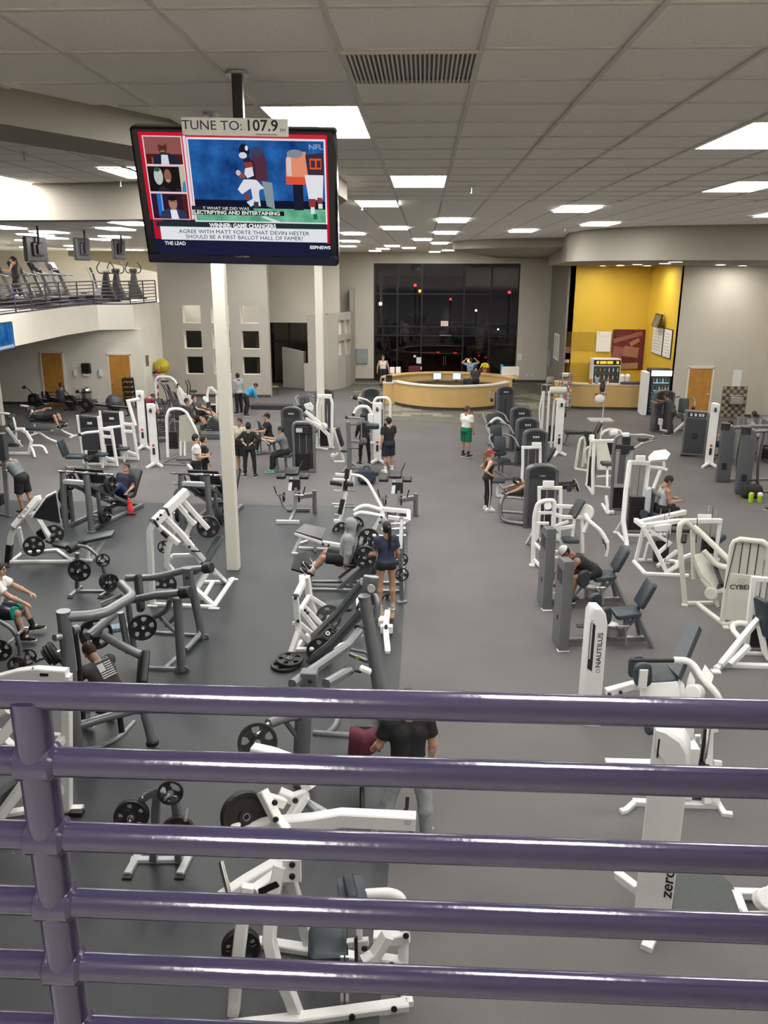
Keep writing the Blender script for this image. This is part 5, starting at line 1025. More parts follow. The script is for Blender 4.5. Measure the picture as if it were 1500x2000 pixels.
k.tube('pad_post',BLACK,.03,[(708,1458,Yj-.35),(707,1540,Yj-.3),(707,1586)]); k.pad('chest_pad',BPAD,(712,1444,Yj-.35),(.26,.34,.09),x=(1,.2,0),z=(-.2,-1,.3)); k.beam('front_base',LGREY,.07,[(588,1560),(640,1590),(752,1590)]); k.tube('cross_tube',STEEL,.035,[(716,1440,Yj-.3),(756,1446,Yj-.25)]); k.pad('seat',BPAD,(690,1500,Yj-.1),(.38,.34,.09))
pad_post_top = at(712,1440,Yj-.42)
plate((625,1270,Yr+1.75),(.25,-1,.15),'big','grip plate on the diagonal arm of the grey high row'); plate((503,1450,Yj-.75),(.2,-1,.45),'big','grip plate on the low horn of the grey press with the maroon shirt')
tag(MB().pad((0,0,0),(.16,.10,.06),M=roty(.4),e=.6).build('towel',PAPER),'crumpled white towel on the handle of a grey press','towel').location = at(714,1308,Yj+.6)
# --- white chest press behind it
k = K('lever_chest_press','white plate loaded chest press behind the grey high row','gym machine',600,1275)
Yh = gr(600,1270).y
k.beam('upright',WHITE,.10,[(583,1232,Yh),(577,1166,Yh)],[(579,1164,Yh),(591,1140,Yh+.35),(590,1124,Yh+.45)],[(599,1126,Yh+.5),(604,1166,Yh+.6),(616,1200,Yh+.6)]); k.box('upright_cap',BLACK,(577,1163,Yh),(.09,.09,.02)); k.box('upright_cap',BLACK,(592,1123,Yh+.45),(.09,.09,.02))
k.beam('foot_bar',WHITE,.09,[(583,1234,Yh-.1),(565,1286)],[(576,1270),(640,1270)],[(578,1268),(604,1240,Yh+.3)],[(582,1232,Yh),(604,1256,Yh+.2),(625,1270)]); k.foot((564,1290),m=WHITE,d=(.16,.07,.02)); k.beam('rung',WHITE,.07,[(587,1190,Yh+.15),(618,1231,Yh+.2),(625,1236,Yh+.2)],[(593,1183,Yh+.3),(630,1222,Yh+.35)],[(584,1216,Yh+.05),(612,1240,Yh+.1)],[(604,1164,Yh+.55),(644,1190,Yh+.7)],[(586,1192,Yh+.15),(604,1164,Yh+.5)]); k.bolt(BLACK,(596,1192,Yh+.15),(601,1197,Yh+.15),(582,1213,Yh-.06),(577,1168,Yh-.06))
k.beam('stub',WHITE,.06,[(571,1217,Yh),(582,1220,Yh)]); k.pad('back_pad',PAD,(661,1184,Yh+1.0),(.5,.26,.09),x=(.9,0,.15),z=(-.1,-.5,1)); k.pad('seat',PAD,(655,1235,Yh+.8),(.36,.34,.09)); k.beam('seat_frame',WHITE,.06,[(640,1270),(672,1258),(705,1240,Yh+.4),(704,1222,Yh+.5),(690,1215,Yh+.6)],[(655,1240,Yh+.8),(655,1268,Yh+.4)],[(640,1225,Yh+.5),(662,1210,Yh+.6)],[(698,1160,Yh+1.3),(700,1215,Yh+.9)]); k.tube('handle',BLACK,.02,[(636,1222,Yh+.4),(664,1238,Yh+.4)],[(640,1248,Yh+.4),(668,1252,Yh+.3)])
plate((642,1206,Yh+.55),(.15,-1,.6),'big','grip plate on the white chest press behind the grey high row'); plate((640,1238,Yh+.4),(.2,-.8,.8),'mid','lower grip plate on the white chest press')
# plates on the floor
g = gr(556,1303); plate(Vector((g.x,g.y,.037)),(0,0,1),'big','black grip plate lying flat on the rubber floor, undermost of two'); g = gr(566,1298); plate(Vector((g.x,g.y,.092)),(.05,-.05,1),'big','black grip plate lying flat on the rubber floor, on top of another')
# --- linear leg press with the hooded man
k = K('seated_leg_press','low grey plate loaded leg press used by the hooded man','gym machine',690,1150)
Yl = gr(690,1150).y
k.beam('base_rail',SILVER,.08,[(604,1137),(700,1138),(780,1140)],[(604,1152),(700,1154),(780,1156)]); k.tube('slide_tube',SILVER,.05,[(608,1144,Yl+.1),(740,1146,Yl+.1)]); k.panel('foot_platform',DARK,[(578,1083,Yl+.4),(596,1078,Yl+.7),(614,1102,Yl+.6),(606,1131,Yl+.3),(575,1107,Yl-.1)],.05); k.beam('platform_edge',STEEL,.025,[(594,1078,Yl+.68),(613,1102,Yl+.56)])
k.beam('platform_strut',SILVER,.07,[(604,1132,Yl+.2),(610,1146,Yl+.1)],[(596,1124,Yl+.1),(608,1150)]); k.beam('seat_tube',SILVER,.07,[(683,1142,Yl-.1),(712,1114,Yl-.1)],[(662,1128,Yl+.4),(690,1106,Yl+.4)],[(660,1150,Yl-.1),(700,1116,Yl-.1)]); k.panel('side_plate',SILVER,[(690,1120,Yl-.05),(716,1098,Yl-.05),(728,1104,Yl-.05),(724,1126,Yl-.05),(704,1134,Yl-.05)],.05)
k.pad('seat',BPAD,(676,1098,Yl+.1),(.45,.4,.1),z=(.1,0,1)); k.pad('backrest',BPAD,(697,1080,Yl+.1),(.55,.45,.1),x=(.35,0,1),z=(-1,0,.35)); k.tube('side_handle',BLACK,.018,[(672,1105,Yl-.25),(694,1104,Yl-.25)]); k.cyl('weight_horn',CHROME,(711,1091,Yl-.35),(721,1048,Yl+.9),.026); k.beam('horn_frame',SILVER,.08,[(703,1078,Yl+.1),(722,1086,Yl+.1),(740,1104,Yl+.1)]); k.pad('head_pad',PAD,(722,1112,Yl+.2),(.3,.22,.1),z=(.4,-1,.3))
plate((713,1087,Yl-.18),(.05,-1,.1),'big','loaded grip plates on the near horn of the low leg press',2); plate((720,1052,Yl+.75),(.05,-1,.1),'big','loaded grip plate on the far horn of the low leg press')
# --- plate rack along the mat edge
k = K('plate_storage_rack','narrow grey plate rack along the edge of the rubber floor','plate rack',784,1176)
Ys = gr(784,1176).y
k.beam('post',SILVER,.08,[(785,1176,Ys),(781,1070,Ys)]); k.beam('foot_bar',SILVER,.08,[(776,1178),(794,1176)]); k.beam('rear_post',SILVER,.08,[(786,1100,Ys+1.7),(784,1010,Ys+1.7)]); k.beam('long_rail',SILVER,.08,[(782,1075,Ys),(785,1015,Ys+1.7)],[(785,1172,Ys),(787,1098,Ys+1.7)])
for (y,d) in ((1022,1.5),(1032,1.2),(1046,1.0),(1094,.2),(1122,0)): k.cyl('peg',CHROME,(764,y+1,Ys+d),(792,y,Ys+d),.022,10)
plate((785,1122,Ys-.12),(.25,-1,.05),'small','small plate on the narrow rack at the mat edge'); plate((784,1093,Ys+.15),(.25,-1,.05),'small','small plate higher on the narrow rack at the mat edge'); plate((757,1172,Ys+.1),(.5,-1,.05),'small','small plate behind the legs of the ponytail woman')
# --- white calf raise step under the standing woman
k = K('calf_raise_step','white steel calf raise step bar under the ponytail woman','gym machine',757,1240)
Yk = gr(757,1240).y
k.beam('spine',WHITE,.10,[(757,1272),(753,1228,gr(753,1238).y),(757,1196,gr(757,1215).y)],h=.12); k.beam('foot',WHITE,.11,[(752,1274),(762,1274)]); k.box('clamp',WHITE,(755,1228,gr(755,1240).y),(.22,.12,.14)); k.box('clamp_slot',BLACK,(754,1226,gr(755,1240).y-.07),(.05,.03,.12)); k.box('tread',mat('tan_wood',(.30,.19,.09),.6),(752,1201,gr(752,1212).y),(.34,.3,.05)); k.box('tread_support',WHITE,(750,1214,gr(752,1222).y),(.2,.2,.14)); k.cyl('pin',STEEL,(757,1188,gr(757,1210).y),(762,1190,gr(757,1210).y),.02)
# --- flat white bench with dark board
k = K('incline_board','white framed incline board with a wide dark pad','exercise bench',610,1078)
Yv = gr(610,1078).y
k.panel('board_pad',SHROUD,[(576,1039,Yv-.2),(594,1024,Yv+.5),(637,1033,Yv+.7),(628,1057,Yv-.1)],.06); k.beam('side_rail',WHITE,.06,[(575,1042,Yv-.2),(628,1060,Yv-.12)]); k.beam('leg',WHITE,.07,[(589,1047,Yv-.15),(573,1080)],[(615,1056,Yv-.12),(616,1076)]); k.beam('foot',WHITE,.06,[(570,1081),(582,1082)]); k.beam('base_rail',WHITE,.08,[(584,1071),(640,1074)],[(580,1064),(600,1058)]); k.beam('seat_rail',WHITE,.09,[(630,1060,Yv),(668,1066,Yv)]); k.bolt(BLACK,(631,1063,Yv-.1),(642,1065,Yv-.1))
# --- white lat pulldown with plates
k = K('lever_pulldown','white plate loaded pulldown with a tall mast and bent arms','gym machine',735,1040)
Yx = gr(735,1042).y
k.beam('mast',WHITE,.075,[(684,918,Yx+.6),(675,965,Yx+.5),(664,1020,Yx+.4)]); k.beam('mast_pad',BLACK,.09,[(679,915,Yx+.55),(674,958,Yx+.48)],[(670,975,Yx+.4),(663,1004,Yx+.35)]); k.tube('arch',WHITE,.04,[(684,927,Yx+.6),(704,929,Yx+.6),(718,940,Yx+.5),(746,992,Yx+.2)]); k.beam('top_handle',WHITE,.055,[(655,926,Yx+.6),(682,928,Yx+.6)],[(650,936,Yx+.5),(682,938,Yx+.5)]); k.beam('thigh_roller',BPAD,.11,[(645,942,Yx+.5),(668,946,Yx+.5)],[(676,945,Yx+.5),(690,946,Yx+.5)],c=.5); k.cyl('hand_grip',WHITE,(690,930,Yx+.6),(690,946,Yx+.6),.03)
for (a,b,y) in ((652,695,958),(649,693,984),(653,694,990),(653,664,1005)): k.cyl('peg',CHROME,(a,y,Yx+.5),(b,y,Yx+.5),.022,10)
k.beam('cross_box',WHITE,.10,[(745,994,Yx+.1),(799,999,Yx+.1)],[(758,1010,Yx-.1),(798,1016,Yx-.1)],[(798,997,Yx+.1),(798,1018,Yx-.1)]); k.tube('bent_arm',WHITE,.05,[(692,998,Yx+.2),(702,990,Yx+.2),(716,987,Yx+.2),(746,996,Yx+.1)],[(692,1006,Yx),(702,1001,Yx),(716,1002,Yx),(750,1009,Yx)]); k.beam('upright',WHITE,.09,[(744,1008,Yx),(733,1030,Yx),(722,1042,Yx)],[(748,1010,Yx),(762,1030,Yx)],[(746,992,Yx+.1),(750,1042,Yx)]); k.beam('base',WHITE,.08,[(715,1046),(775,1050)]); k.bolt(BLACK,(745,1010,Yx-.06),(742,1020,Yx-.06)); k.box('mount_block',WHITE,(658,1018,Yx+.4),(.16,.1,.09)); k.pad('seat',BPAD,(690,1022,Yx+.3),(.34,.34,.08)); k.tube('seat_post',WHITE,.035,[(690,1024,Yx+.3),(690,1046,Yx+.3)])
plate((666,1037,Yx+.15),(.45,-1,.1),'big','grip plate on the near arm of the white lever pulldown'); plate((694,1026,Yx+.5),(.45,-1,.1),'big','grip plate on the far arm of the white lever pulldown')
# --- two grey chest supported rows
def tbar_row(px,py,label):
    k = K('chest_supported_row',label,'gym machine',px,py); V = Vector
    k.beam('front_foot',LGREY,.09,[V((-.30,0,.05)),V((.28,0,.05))]); k.beam('spine',SILVER,.08,[V((.05,0,.06)),V((.1,.45,.22)),V((.12,.75,.95))]); k.beam('rear_foot',SILVER,.08,[V((-.2,1.1,.05)),V((.4,1.1,.05))]); k.tube('rear_post',SILVER,.06,[V((.55,1.0,.02)),V((.55,1.0,.62))]); k.beam('side_arm',SILVER,.12,[V((.16,.8,.5)),V((.5,1.0,.5))])
    k.beam('front_slide',LGREY,.09,[V((-.03,.55,.72)),V((.0,.75,1.08))],h=.04); k.pad('chest_pad',BPAD,V((.02,.8,1.18)),(.34,.3,.09),z=(0,-.5,1)); 
    for s in (-1,1): k.pad('arm_pad',BPAD,V((.02+s*.3,.8,1.05)),(.24,.2,.09),z=(0,-.4,1)); k.tube('handle',BLACK,.018,[V((.02+s*.14,.95,1.2)),V((.02+s*.24,1.05,1.42))]); k.cyl('weight_horn',CHROME,V((-.02+s*.12,.5,.62)),V((-.02+s*.36,.5,.62)),.026,10); k.tube('lever',BLACK,.016,[V((-.02+s*.34,.5,.62)),V((-.02+s*.40,.5,.85))])
    k.tube('loop',SILVER,.02,[V((-.3,.5,.6)),V((-.2,.55,.25)),V((.0,.5,.2))]); k.box('hinge',DARK,V((.08,.72,.85)),(.28,.16,.3))
    for s in (-1,1): plate(k.o + Vector((-.02+s*.2,.75,.5)),(s,0,0),'small','small plate stored on the ' + label)
tbar_row(563,1023,'grey chest supported row standing alone near the dark step bench'); tbar_row(768,1030,'grey chest supported row behind the white lever pulldown')
# ================================================================== SELECTOR MACHINES, RIGHT HAND SIDE
def tower(k,c,w=.74,d=.26,h=1.6,rz=0.0,marks=True):
    """arched selector tower with silver edge frame, smoked shroud, dark cap and weight stack"""
    c = vec(c); M = rotz(rz); hw = w/2; Q = frame((1,0,0),None,(0,-1,0))
    arch = [(-hw,0),(hw,0),(hw,h-.16)] + [(hw*math.cos(a),h-.16+.16*math.sin(a)) for a in (PI*.12,PI*.25,PI*.38,PI*.5,PI*.62,PI*.75,PI*.88)] + [(-hw,h-.16)]
    MB().prism(arch,d,M=M @ Q,c=c).build('tower_frame',GREY,k.r)
    i = .09; s_ = (hw-i)/hw; inner = [(x*s_,min(z,h-.30)) for x,z in arch[:3]] + [(-hw*s_,h-.30)]
    inner = [(-hw*s_,.08),(hw*s_,.08),(hw*s_,h-.34),(-hw*s_,h-.34)]
    MB().prism(inner,.03,M=M @ Q,c=c + M @ Vector((0,-d/2-.005,0))).build('shroud',SHROUD,k.r)
    top = [(-hw*s_,h-.34),(hw*s_,h-.34),(hw*s_,h-.15)] + [(hw*s_*math.cos(a),h-.15+.12*math.sin(a)) for a in (PI*.2,PI*.4,PI*.6,PI*.8)] + [(-hw*s_,h-.15)]
    MB().prism(top,.035,M=M @ Q,c=c + M @ Vector((0,-d/2-.006,0))).build('cap_panel',DARK,k.r)
    if marks:
        for x in (-.07,0,.07): MB().box(c + M @ Vector((x,-d/2-.026,h-.22)),(.045,.006,.06),M=M).build('instruction_sticker',LGREY,k.r,smooth=False)
    MB().box(c + M @ Vector((0,-d/2-.022,h*.45)),(.05,.012,h*.5),M=M).build('selector_slot',DARK,k.r,smooth=False)
def seat_set(k,c,rz,back=True,arms=True):
    c = vec(c); M = rotz(rz); V = Vector
    def w(v): return c + M @ V(v)
    k.pad('seat',PAD,w((0,0,.5)),(.42,.42,.09),x=M @ V((1,0,0)))
    k.beam('seat_post',SILVER,.07,[w((0,0,.45)),w((0,0,.06))]); k.beam('base_bar',SILVER,.08,[w((0,-.5,.05)),w((0,.55,.05))]); k.beam('cross_foot',SILVER,.08,[w((-.35,-.5,.05)),w((.35,-.5,.05))])
    if back: k.pad('backrest',PAD,w((0,.28,.9)),(.40,.62,.09),x=M @ V((1,0,0)),z=M @ V((0,-1,.25))); k.beam('back_post',SILVER,.06,[w((0,.3,.06)),w((0,.34,1.05))])
    if arms:
        for s in (-1,1): k.tube('lever_arm',SILVER,.03,[w((s*.2,.45,1.25)),w((s*.42,.2,1.2)),w((s*.42,-.25,.95))]); k.cyl('arm_pad',BPAD,w((s*.42,-.3,.92)),w((s*.30,-.3,.92)),.07)
g = gr(985,829); k = K('selector_machine','tall smoke grey selector machine beside the reception desk','gym machine',loc=(g.x,g.y,0)); tower(k,(0,0,0)); seat_set(k,(-.15,.95,0),0)
g = gr(1014,881); k = K('selector_machine','smoke grey selector tower behind two others, with white leg arms','gym machine',loc=(g.x,g.y,0)); tower(k,(0,0,0)); seat_set(k,(-.85,.5,0),.3); k.tube('white_guide',WHITE,.05,[Vector((-.9,.2,.1)),Vector((-1.15,.2,.9)),Vector((-.8,.2,1.2)),Vector((-.5,.3,.9))])
g = gr(1026,909); k = K('selector_machine','middle smoke grey selector tower in the row of towers','gym machine',loc=(g.x,g.y,0)); tower(k,(0,0,0)); seat_set(k,(-.85,.5,0),.3)
g = gr(1041,938); k = K('selector_machine','smoke grey selector tower behind the lying woman','gym machine',loc=(g.x,g.y,0)); tower(k,(0,0,0)); seat_set(k,(-.9,.5,0),.3); k.pad('side_pad',PAD,Vector((.55,.3,.75)),(.5,.2,.09),x=(.5,0,1),z=(-1,0,.5))
# leg curl with the lying woman
g = gr(1052,1029); k = K('leg_curl_machine','large smoke grey leg curl tower with the woman lying behind it','gym machine',loc=(g.x,g.y,0)); V = Vector
tower(k,(0,0,0),.8,.28,1.62,marks=False); lettering('CYBEX',.05,frame((1,0,0),None,(0,-1,0)),(0,-.17,1.36),LGREY,k.r)
LC = k
k.pad('long_bench',BPAD,V((-.15,.62,.76)),(1.35,.46,.10),x=(1,0,-.05)); k.beam('bench_rail',SILVER,.08,[V((-.85,.6,.68)),V((.5,.6,.62))]); k.tube('front_loop',SILVER,.05,[V((-.3,.0,.06)),V((-.92,.3,.06)),V((-.95,.35,.5)),V((-.85,.5,.68))]); k.tube('step_bar',SILVER,.04,[V((-.9,.3,.3)),V((-.3,.1,.32))]); k.beam('bench_leg',SILVER,.08,[V((.45,.6,.62)),V((.6,.7,.04))]); k.tube('elbow_bar',SILVER,.025,[V((-.8,.3,.7)),V((-.95,.2,.85))],[V((-.8,.9,.7)),V((-.95,1.0,.85))]); k.cyl('ankle_roller',PAD,V((.78,.42,.88)),V((.78,.86,.88)),.075); k.beam('roller_arm',SILVER,.06,[V((.3,.9,.66)),V((.78,.88,.86))])
# white frame between the towers
def white_frame(px0,px1,pyt,pyb,Y,label,plq):
    k = K('weight_stack_frame',label,'gym machine',loc=(at((px0+px1)/2,pyb,Y).x,Y,0))
    k.beam('frame',WHITE,.075,[(px0,pyb,Y),(px0,pyt,Y),(px1,pyt,Y),(px1,pyb,Y)]); a,b = at(px0,pyb,Y),at(px1,pyb,Y)
    for q in (a,b): k.beam('leg',WHITE,.075,[q-k.o,Vector((q.x-k.o.x,0,.02))])
    k.beam('bottom_bar',WHITE,.075,[Vector((a.x-k.o.x,0,.05)),Vector((b.x-k.o.x,0,.05))])
    weight_stack(k,(0,.0,.08),.32,.13,.6,12,at(px0,pyt,Y).z-.14); k.box('instruction_plaque',PAPER,plq + (Y-.05,),(.26,.05,.17)); return k
k = white_frame(1021,1055,874,908,22.4,'white weight stack frame with a plaque between the grey towers',(1048,870)); k.pad('seat',PAD,V((-.9,.2,.5)),(.4,.4,.09)); k.beam('base',WHITE,.07,[V((-.9,.2,.05)),V((0,.1,.05))]); k.beam('seat_post',WHITE,.06,[V((-.9,.2,.05)),V((-.9,.2,.46))])
white_frame(1053,1095,953,1000,18.7,'white weight stack frame with a plaque behind the white pec machine',(1071,946))
# --- white shoulder machine in front
k = K('shoulder_press_machine','white shoulder machine with a swinging arm and slate seat','gym machine',1090,1095)
Y0,Y3 = gr(1041,1102).y,gr(1030,1060).y
k.tube('side_frame',WHITE,.05,[(1041,1100,Y0),(1044,1006,Y0),(1050,984,Y0),(1062,978,Y0),(1083,977,Y0),(1081,1030,Y0),(1080,1090,Y0)],[(1059,1124,Y0-.5),(1060,1060,Y0-.4)],n=12); k.beam('back_foot',WHITE,.07,[(1030,1061),(1044,1036,Y0+.3)]); k.beam('rung',WHITE,.06,[(1043,1060,Y0),(1062,1078,Y0-.3)],[(1043,1092,Y0),(1060,1112,Y0-.4)],[(1050,1002,Y0),(1082,1001,Y0)],[(1048,1022,Y0),(1072,1022,Y0)]); k.foot((1039,1104),(1059,1126),m=WHITE,d=(.12,.12,.03))
a = at(1070,1095,Y0+.1); weight_stack(k,(a.x-k.o.x-.05,a.y-k.o.y+.05,.06),.26,.12,.4,10,1.25); k.cyl('pulley',WHITE,(1070,988,Y0-.05),(1070,988,Y0+.05),.085)
k.beam('top_bar',WHITE,.075,[(1083,988,Y0),(1124,990,Y0+.3)],[(1079,1002,Y0),(1097,1010,Y0),(1136,1010,Y0+.1)],[(1082,1034,Y0),(1120,1028,Y0)]); pm = at(1140,982,Y0+.35)-at(1112,1005,Y0-.05); k.pad('back_pad',BPAD,at(1126,993,Y0+.15)-k.o,(.46,.2,.08),x=pm,z=(-.4,-.6,.6)); k.cyl('cam',CREAM,(1143,1001,Y0+.1),(1146,1001,Y0+.16),.18); k.tube('swing_arm',WHITE,.045,[(1143,1004,Y0),(1150,1017,Y0-.1),(1174,1037,Y0-.2),(1187,1060,Y0-.3)]); k.tube('hand_strap',BLACK,.012,[(1176,1044,Y0-.2),(1179,1062,Y0-.2)],[(1181,1060,Y0-.3),(1187,1082,Y0-.3)]); k.tube('grip_bar',WHITE,.03,[(1187,1060,Y0-.3),(1187,1074,Y0-.3),(1184,1086,Y0-.3)])
k.beam('arm_post',WHITE,.06,[(1122,1014,Y0+.1),(1118,1048,Y0)],[(1137,1014,Y0+.1),(1138,1080,Y0)],[(1150,1014,Y0+.1),(1140,1040,Y0)]); k.pad('seat',PAD,(1114,1054,Y0-.1),(.36,.34,.09)); k.beam('seat_post',WHITE,.06,[(1114,1058,Y0-.1),(1112,1088,Y0)]); k.beam('base',WHITE,.07,[(1080,1090),(1112,1090),(1140,1088)],[(1082,1078),(1110,1078)]); k.beam('link',WHITE,.06,[(1086,1044,Y0),(1098,1062,Y0),(1100,1074,Y0)],[(1084,1028,Y0-.05),(1110,1018,Y0)])
# --- two grey inner thigh machines
def thigh_machine(px,py,label,rz):
    k = K('thigh_machine',label,'gym machine',px,py,rz=rz); V = Vector
    MB().prism([(-.26,0),(.26,0),(.26,1.38),(.20,1.52),(.1,1.58),(-.26,1.62)],.17,M=frame((0,1,0),None,(1,0,0)),c=(0,.2,0),bev=.015).build('tower',SILVER,k.r); MB().box((0,.2,1.3),(.174,.36,.26),bev=.005).build('instruction_panel',DARK,k.r); k.box('tower_foot',STEEL,V((0,-.02,.01)),(.2,.14,.02)); k.box('side_badge',DARK,V((.09,.0,.7)),(.012,.05,.3)); k.box('front_badge',DARK,V((-.09,.16,.55)),(.012,.05,.09))
    k.beam('base',SILVER,.085,[V((.05,.2,.09)),V((1.5,.25,.09))]); k.beam('rear_leg',SILVER,.075,[V((1.30,.25,.55)),V((1.55,.05,.02))],[V((1.30,.3,.55)),V((1.5,.5,.02))]); k.pad('seat',PAD,V((1.12,.25,.58)),(.44,.42,.09),z=(-.15,0,1)); k.pad('backrest',PAD,V((1.42,.25,.93)),(.5,.40,.09),x=(.45,0,1),z=(-1,0,.45)); k.beam('back_post',DARK,.05,[V((1.26,.25,.45)),V((1.36,.25,.75))]); k.beam('seat_post',SILVER,.08,[V((1.1,.25,.1)),V((1.15,.25,.5))]); k.beam('brace',SILVER,.06,[V((1.0,.25,.12)),V((1.32,.25,.5))])
    for s in (-1,1): k.beam('thigh_arm',SILVER,.05,[V((1.0,.25+s*.1,.3)),V((.68,.25+s*.32,.46))]); k.pad('thigh_pad',PAD,V((.66,.25+s*.3,.64)),(.26,.34,.09),x=(1,s*.5,0),z=(s*.5,-s,0),e=.8); k.box('foot_rest',DARK,V((.48,.25+s*.24,.22)),(.26,.12,.03)); k.tube('foot_arm',SILVER,.022,[V((.66,.25+s*.3,.5)),V((.5,.25+s*.25,.24))])
    k.cyl('pivot',STEEL,V((.9,.25,.14)),V((.9,.25,.36)),.12); k.box('range_lever',STEEL,V((1.02,.02,.42)),(.2,.05,.05)); k.tube('lever',STEEL,.015,[V((1.05,.02,.42)),V((1.08,-.02,.1))]); return k
thigh_machine(1067,1190,'silver grey thigh machine with the white capped man',.08); thigh_machine(1099,1270,'silver grey empty thigh machine with round slate thigh pads',.08)
# --- NAUTILUS hip machine
k = K('hip_machine','white hip machine with a lettered column and large slate backrest','gym machine',1152,1410)
Yn_ = gr(1152,1411).y; V = Vector
MB().prism([(-.14,0),(.14,0),(.13,1.5),(.09,1.66),(.02,1.75),(-.09,1.76),(-.13,1.68)],.24,M=rotz(.16) @ frame((1,0,0),None,(0,-1,0)),c=(0,.13,0),bev=.025).build('column',WHITE,k.r); k.box('column_foot',WHITE,V((0,-.02,.012)),(.26,.22,.024)); MB().prism([(-.035,.85),(.035,.8),(.035,1.5),(-.02,1.56),(-.035,1.54)],.02,M=rotz(.16) @ frame((1,0,0),None,(0,-1,0)),c=(-.065,-.0,0),bev=.004).build('stack_slot',DARK,k.r); MB().prism([(-.02,1.0),(.0,1.0),(.0,1.6),(-.02,1.6)],.02,M=rotz(.16) @ frame((1,0,0),None,(0,-1,0)),c=(-.075,-.008,0)).build('slot_rod',LGREY,k.r)
lettering('NAUTILUS',.10,rotz(.16) @ frame((0,0,1),None,(0,-1,0)),rotz(.16) @ V((.055,-.0,0)) + V((0,0.005,1.12)),mat('dark_grey_print',(.06,.06,.065),.5),k.r,ext=.002,bold=.001,sx=1.15); MB().tube([rotz(.16) @ V((.06+.028*math.cos(a),.008,.8+.028*math.sin(a))) for a in [i*.5 for i in range(13)]],.004,5).build('swirl_logo',MATS['dark_grey_print'],k.r)
bp_ = [(1350,1214,Yn_+1.5),(1369,1227,Yn_+1.2),(1328,1327,Yn_+.3),(1304,1302,Yn_+.7)]
k.panel('backrest',PAD,bp_,.09); k.pad('seat',PAD,(1290,1320,Yn_+.5),(.44,.44,.1),x=(1,.2,0),z=(-.1,-.1,1),e=.6)
k.pad('thigh_pad',PAD,(1243,1302,Yn_+.6),(.24,.36,.1),x=(1,.2,0),z=(.3,-1,.1),e=.8); k.pad('thigh_pad',PAD,(1256,1318,Yn_+.15),(.26,.36,.1),x=(1,.2,0),z=(.2,-1,.2),e=.8); k.box('pad_bracket',WHITE,(1256,1326,Yn_+.02),(.12,.03,.3)); k.cyl('rest_bar',BLACK,(1232,1290,Yn_+.4),(1318,1290,Yn_+.4),.03); k.tube('bent_arm',WHITE,.048,[(1316,1289,Yn_+.4),(1342,1290,Yn_+.4),(1356,1300,Yn_+.35),(1372,1324,Yn_+.2),(1405,1360,Yn_+.0),(1410,1395,Yn_+.0)]); k.panel('side_plate',WHITE,[(1377,1298,Yn_+.5),(1394,1320,Yn_+.4),(1388,1340,Yn_+.3),(1366,1322,Yn_+.4)],.03); k.panel('pivot_plate',WHITE,[(1340,1330,Yn_+.5),(1346,1312,Yn_+.6),(1356,1330,Yn_+.5),(1358,1372,Yn_+.2),(1336,1372,Yn_+.2)],.05); k.cyl('pivot_drum',WHITE,(1352,1354,Yn_+.05),(1362,1352,Yn_+.2),.12)
k.beam('base',WHITE,.11,[(1184,1352,Yn_+.3),(1236,1338,Yn_+.4),(1300,1350,Yn_+.4)],[(1168,1405),(1230,1395),(1400,1400)]); k.panel('seat_mount',WHITE,[(1250,1335,Yn_+.3),(1320,1330,Yn_+.35),(1330,1385,Yn_+.2),(1256,1390,Yn_+.1)],.12); k.beam('back_mount',WHITE,.12,[(1312,1320,Yn_+.5),(1326,1340,Yn_+.4),(1330,1392,Yn_+.2)]); k.bolt(BLACK,(1190,1356,Yn_+.2),(1212,1352,Yn_+.25)); k.box('caution_label',MATS['caution_yellow'],(1262,1298,Yn_+.55),(.05,.02,.1))
# --- white machine with a slate roller, seen between the rails
k = K('glute_machine','white machine with a slate roller seen between the purple rails','gym machine',1330,1580)
Yg_ = gr(1330,1576).y
k.beam('base',WHITE,.09,[(1236,1568),(1320,1572),(1408,1574)]); k.beam('outrigger',WHITE,.07,[(1240,1568),(1222,1584),(1212,1586)],[(1404,1574),(1414,1590),(1430,1592)]); k.cyl('roller',PAD,(1264,1424,Yg_+.4),(1312,1420,Yg_+.5),.075); k.beam('post',WHITE,.09,[(1313,1404,Yg_+.4),(1316,1440,Yg_+.35),(1318,1568,Yg_)],[(1348,1408,Yg_+.3),(1346,1430,Yg_+.3),(1342,1560,Yg_+.05)],[(1400,1420,Yg_+.3),(1384,1424,Yg_+.3),(1380,1568,Yg_)],[(1402,1486,Yg_+.15),(1397,1565,Yg_)]); k.box('seat_plate',WHITE,(1348,1470,Yg_+.2),(.12,.3,.3)); a = at(1362,1560,Yg_+.15); weight_stack(k,(a.x-k.o.x,a.y-k.o.y,.08),.14,.22,.45,9,1.0); k.tube('belt',BLACK,.03,[(1376,1420,Yg_+.3),(1370,1465,Yg_+.2),(1362,1510,Yg_+.15)]); k.tube('piston',STEEL,.02,[(1348,1440,Yg_+.25),(1346,1490,Yg_+.2)]); k.box('counter_plate',WHITE,(1366,1445,Yg_+.35),(.12,.05,.14))
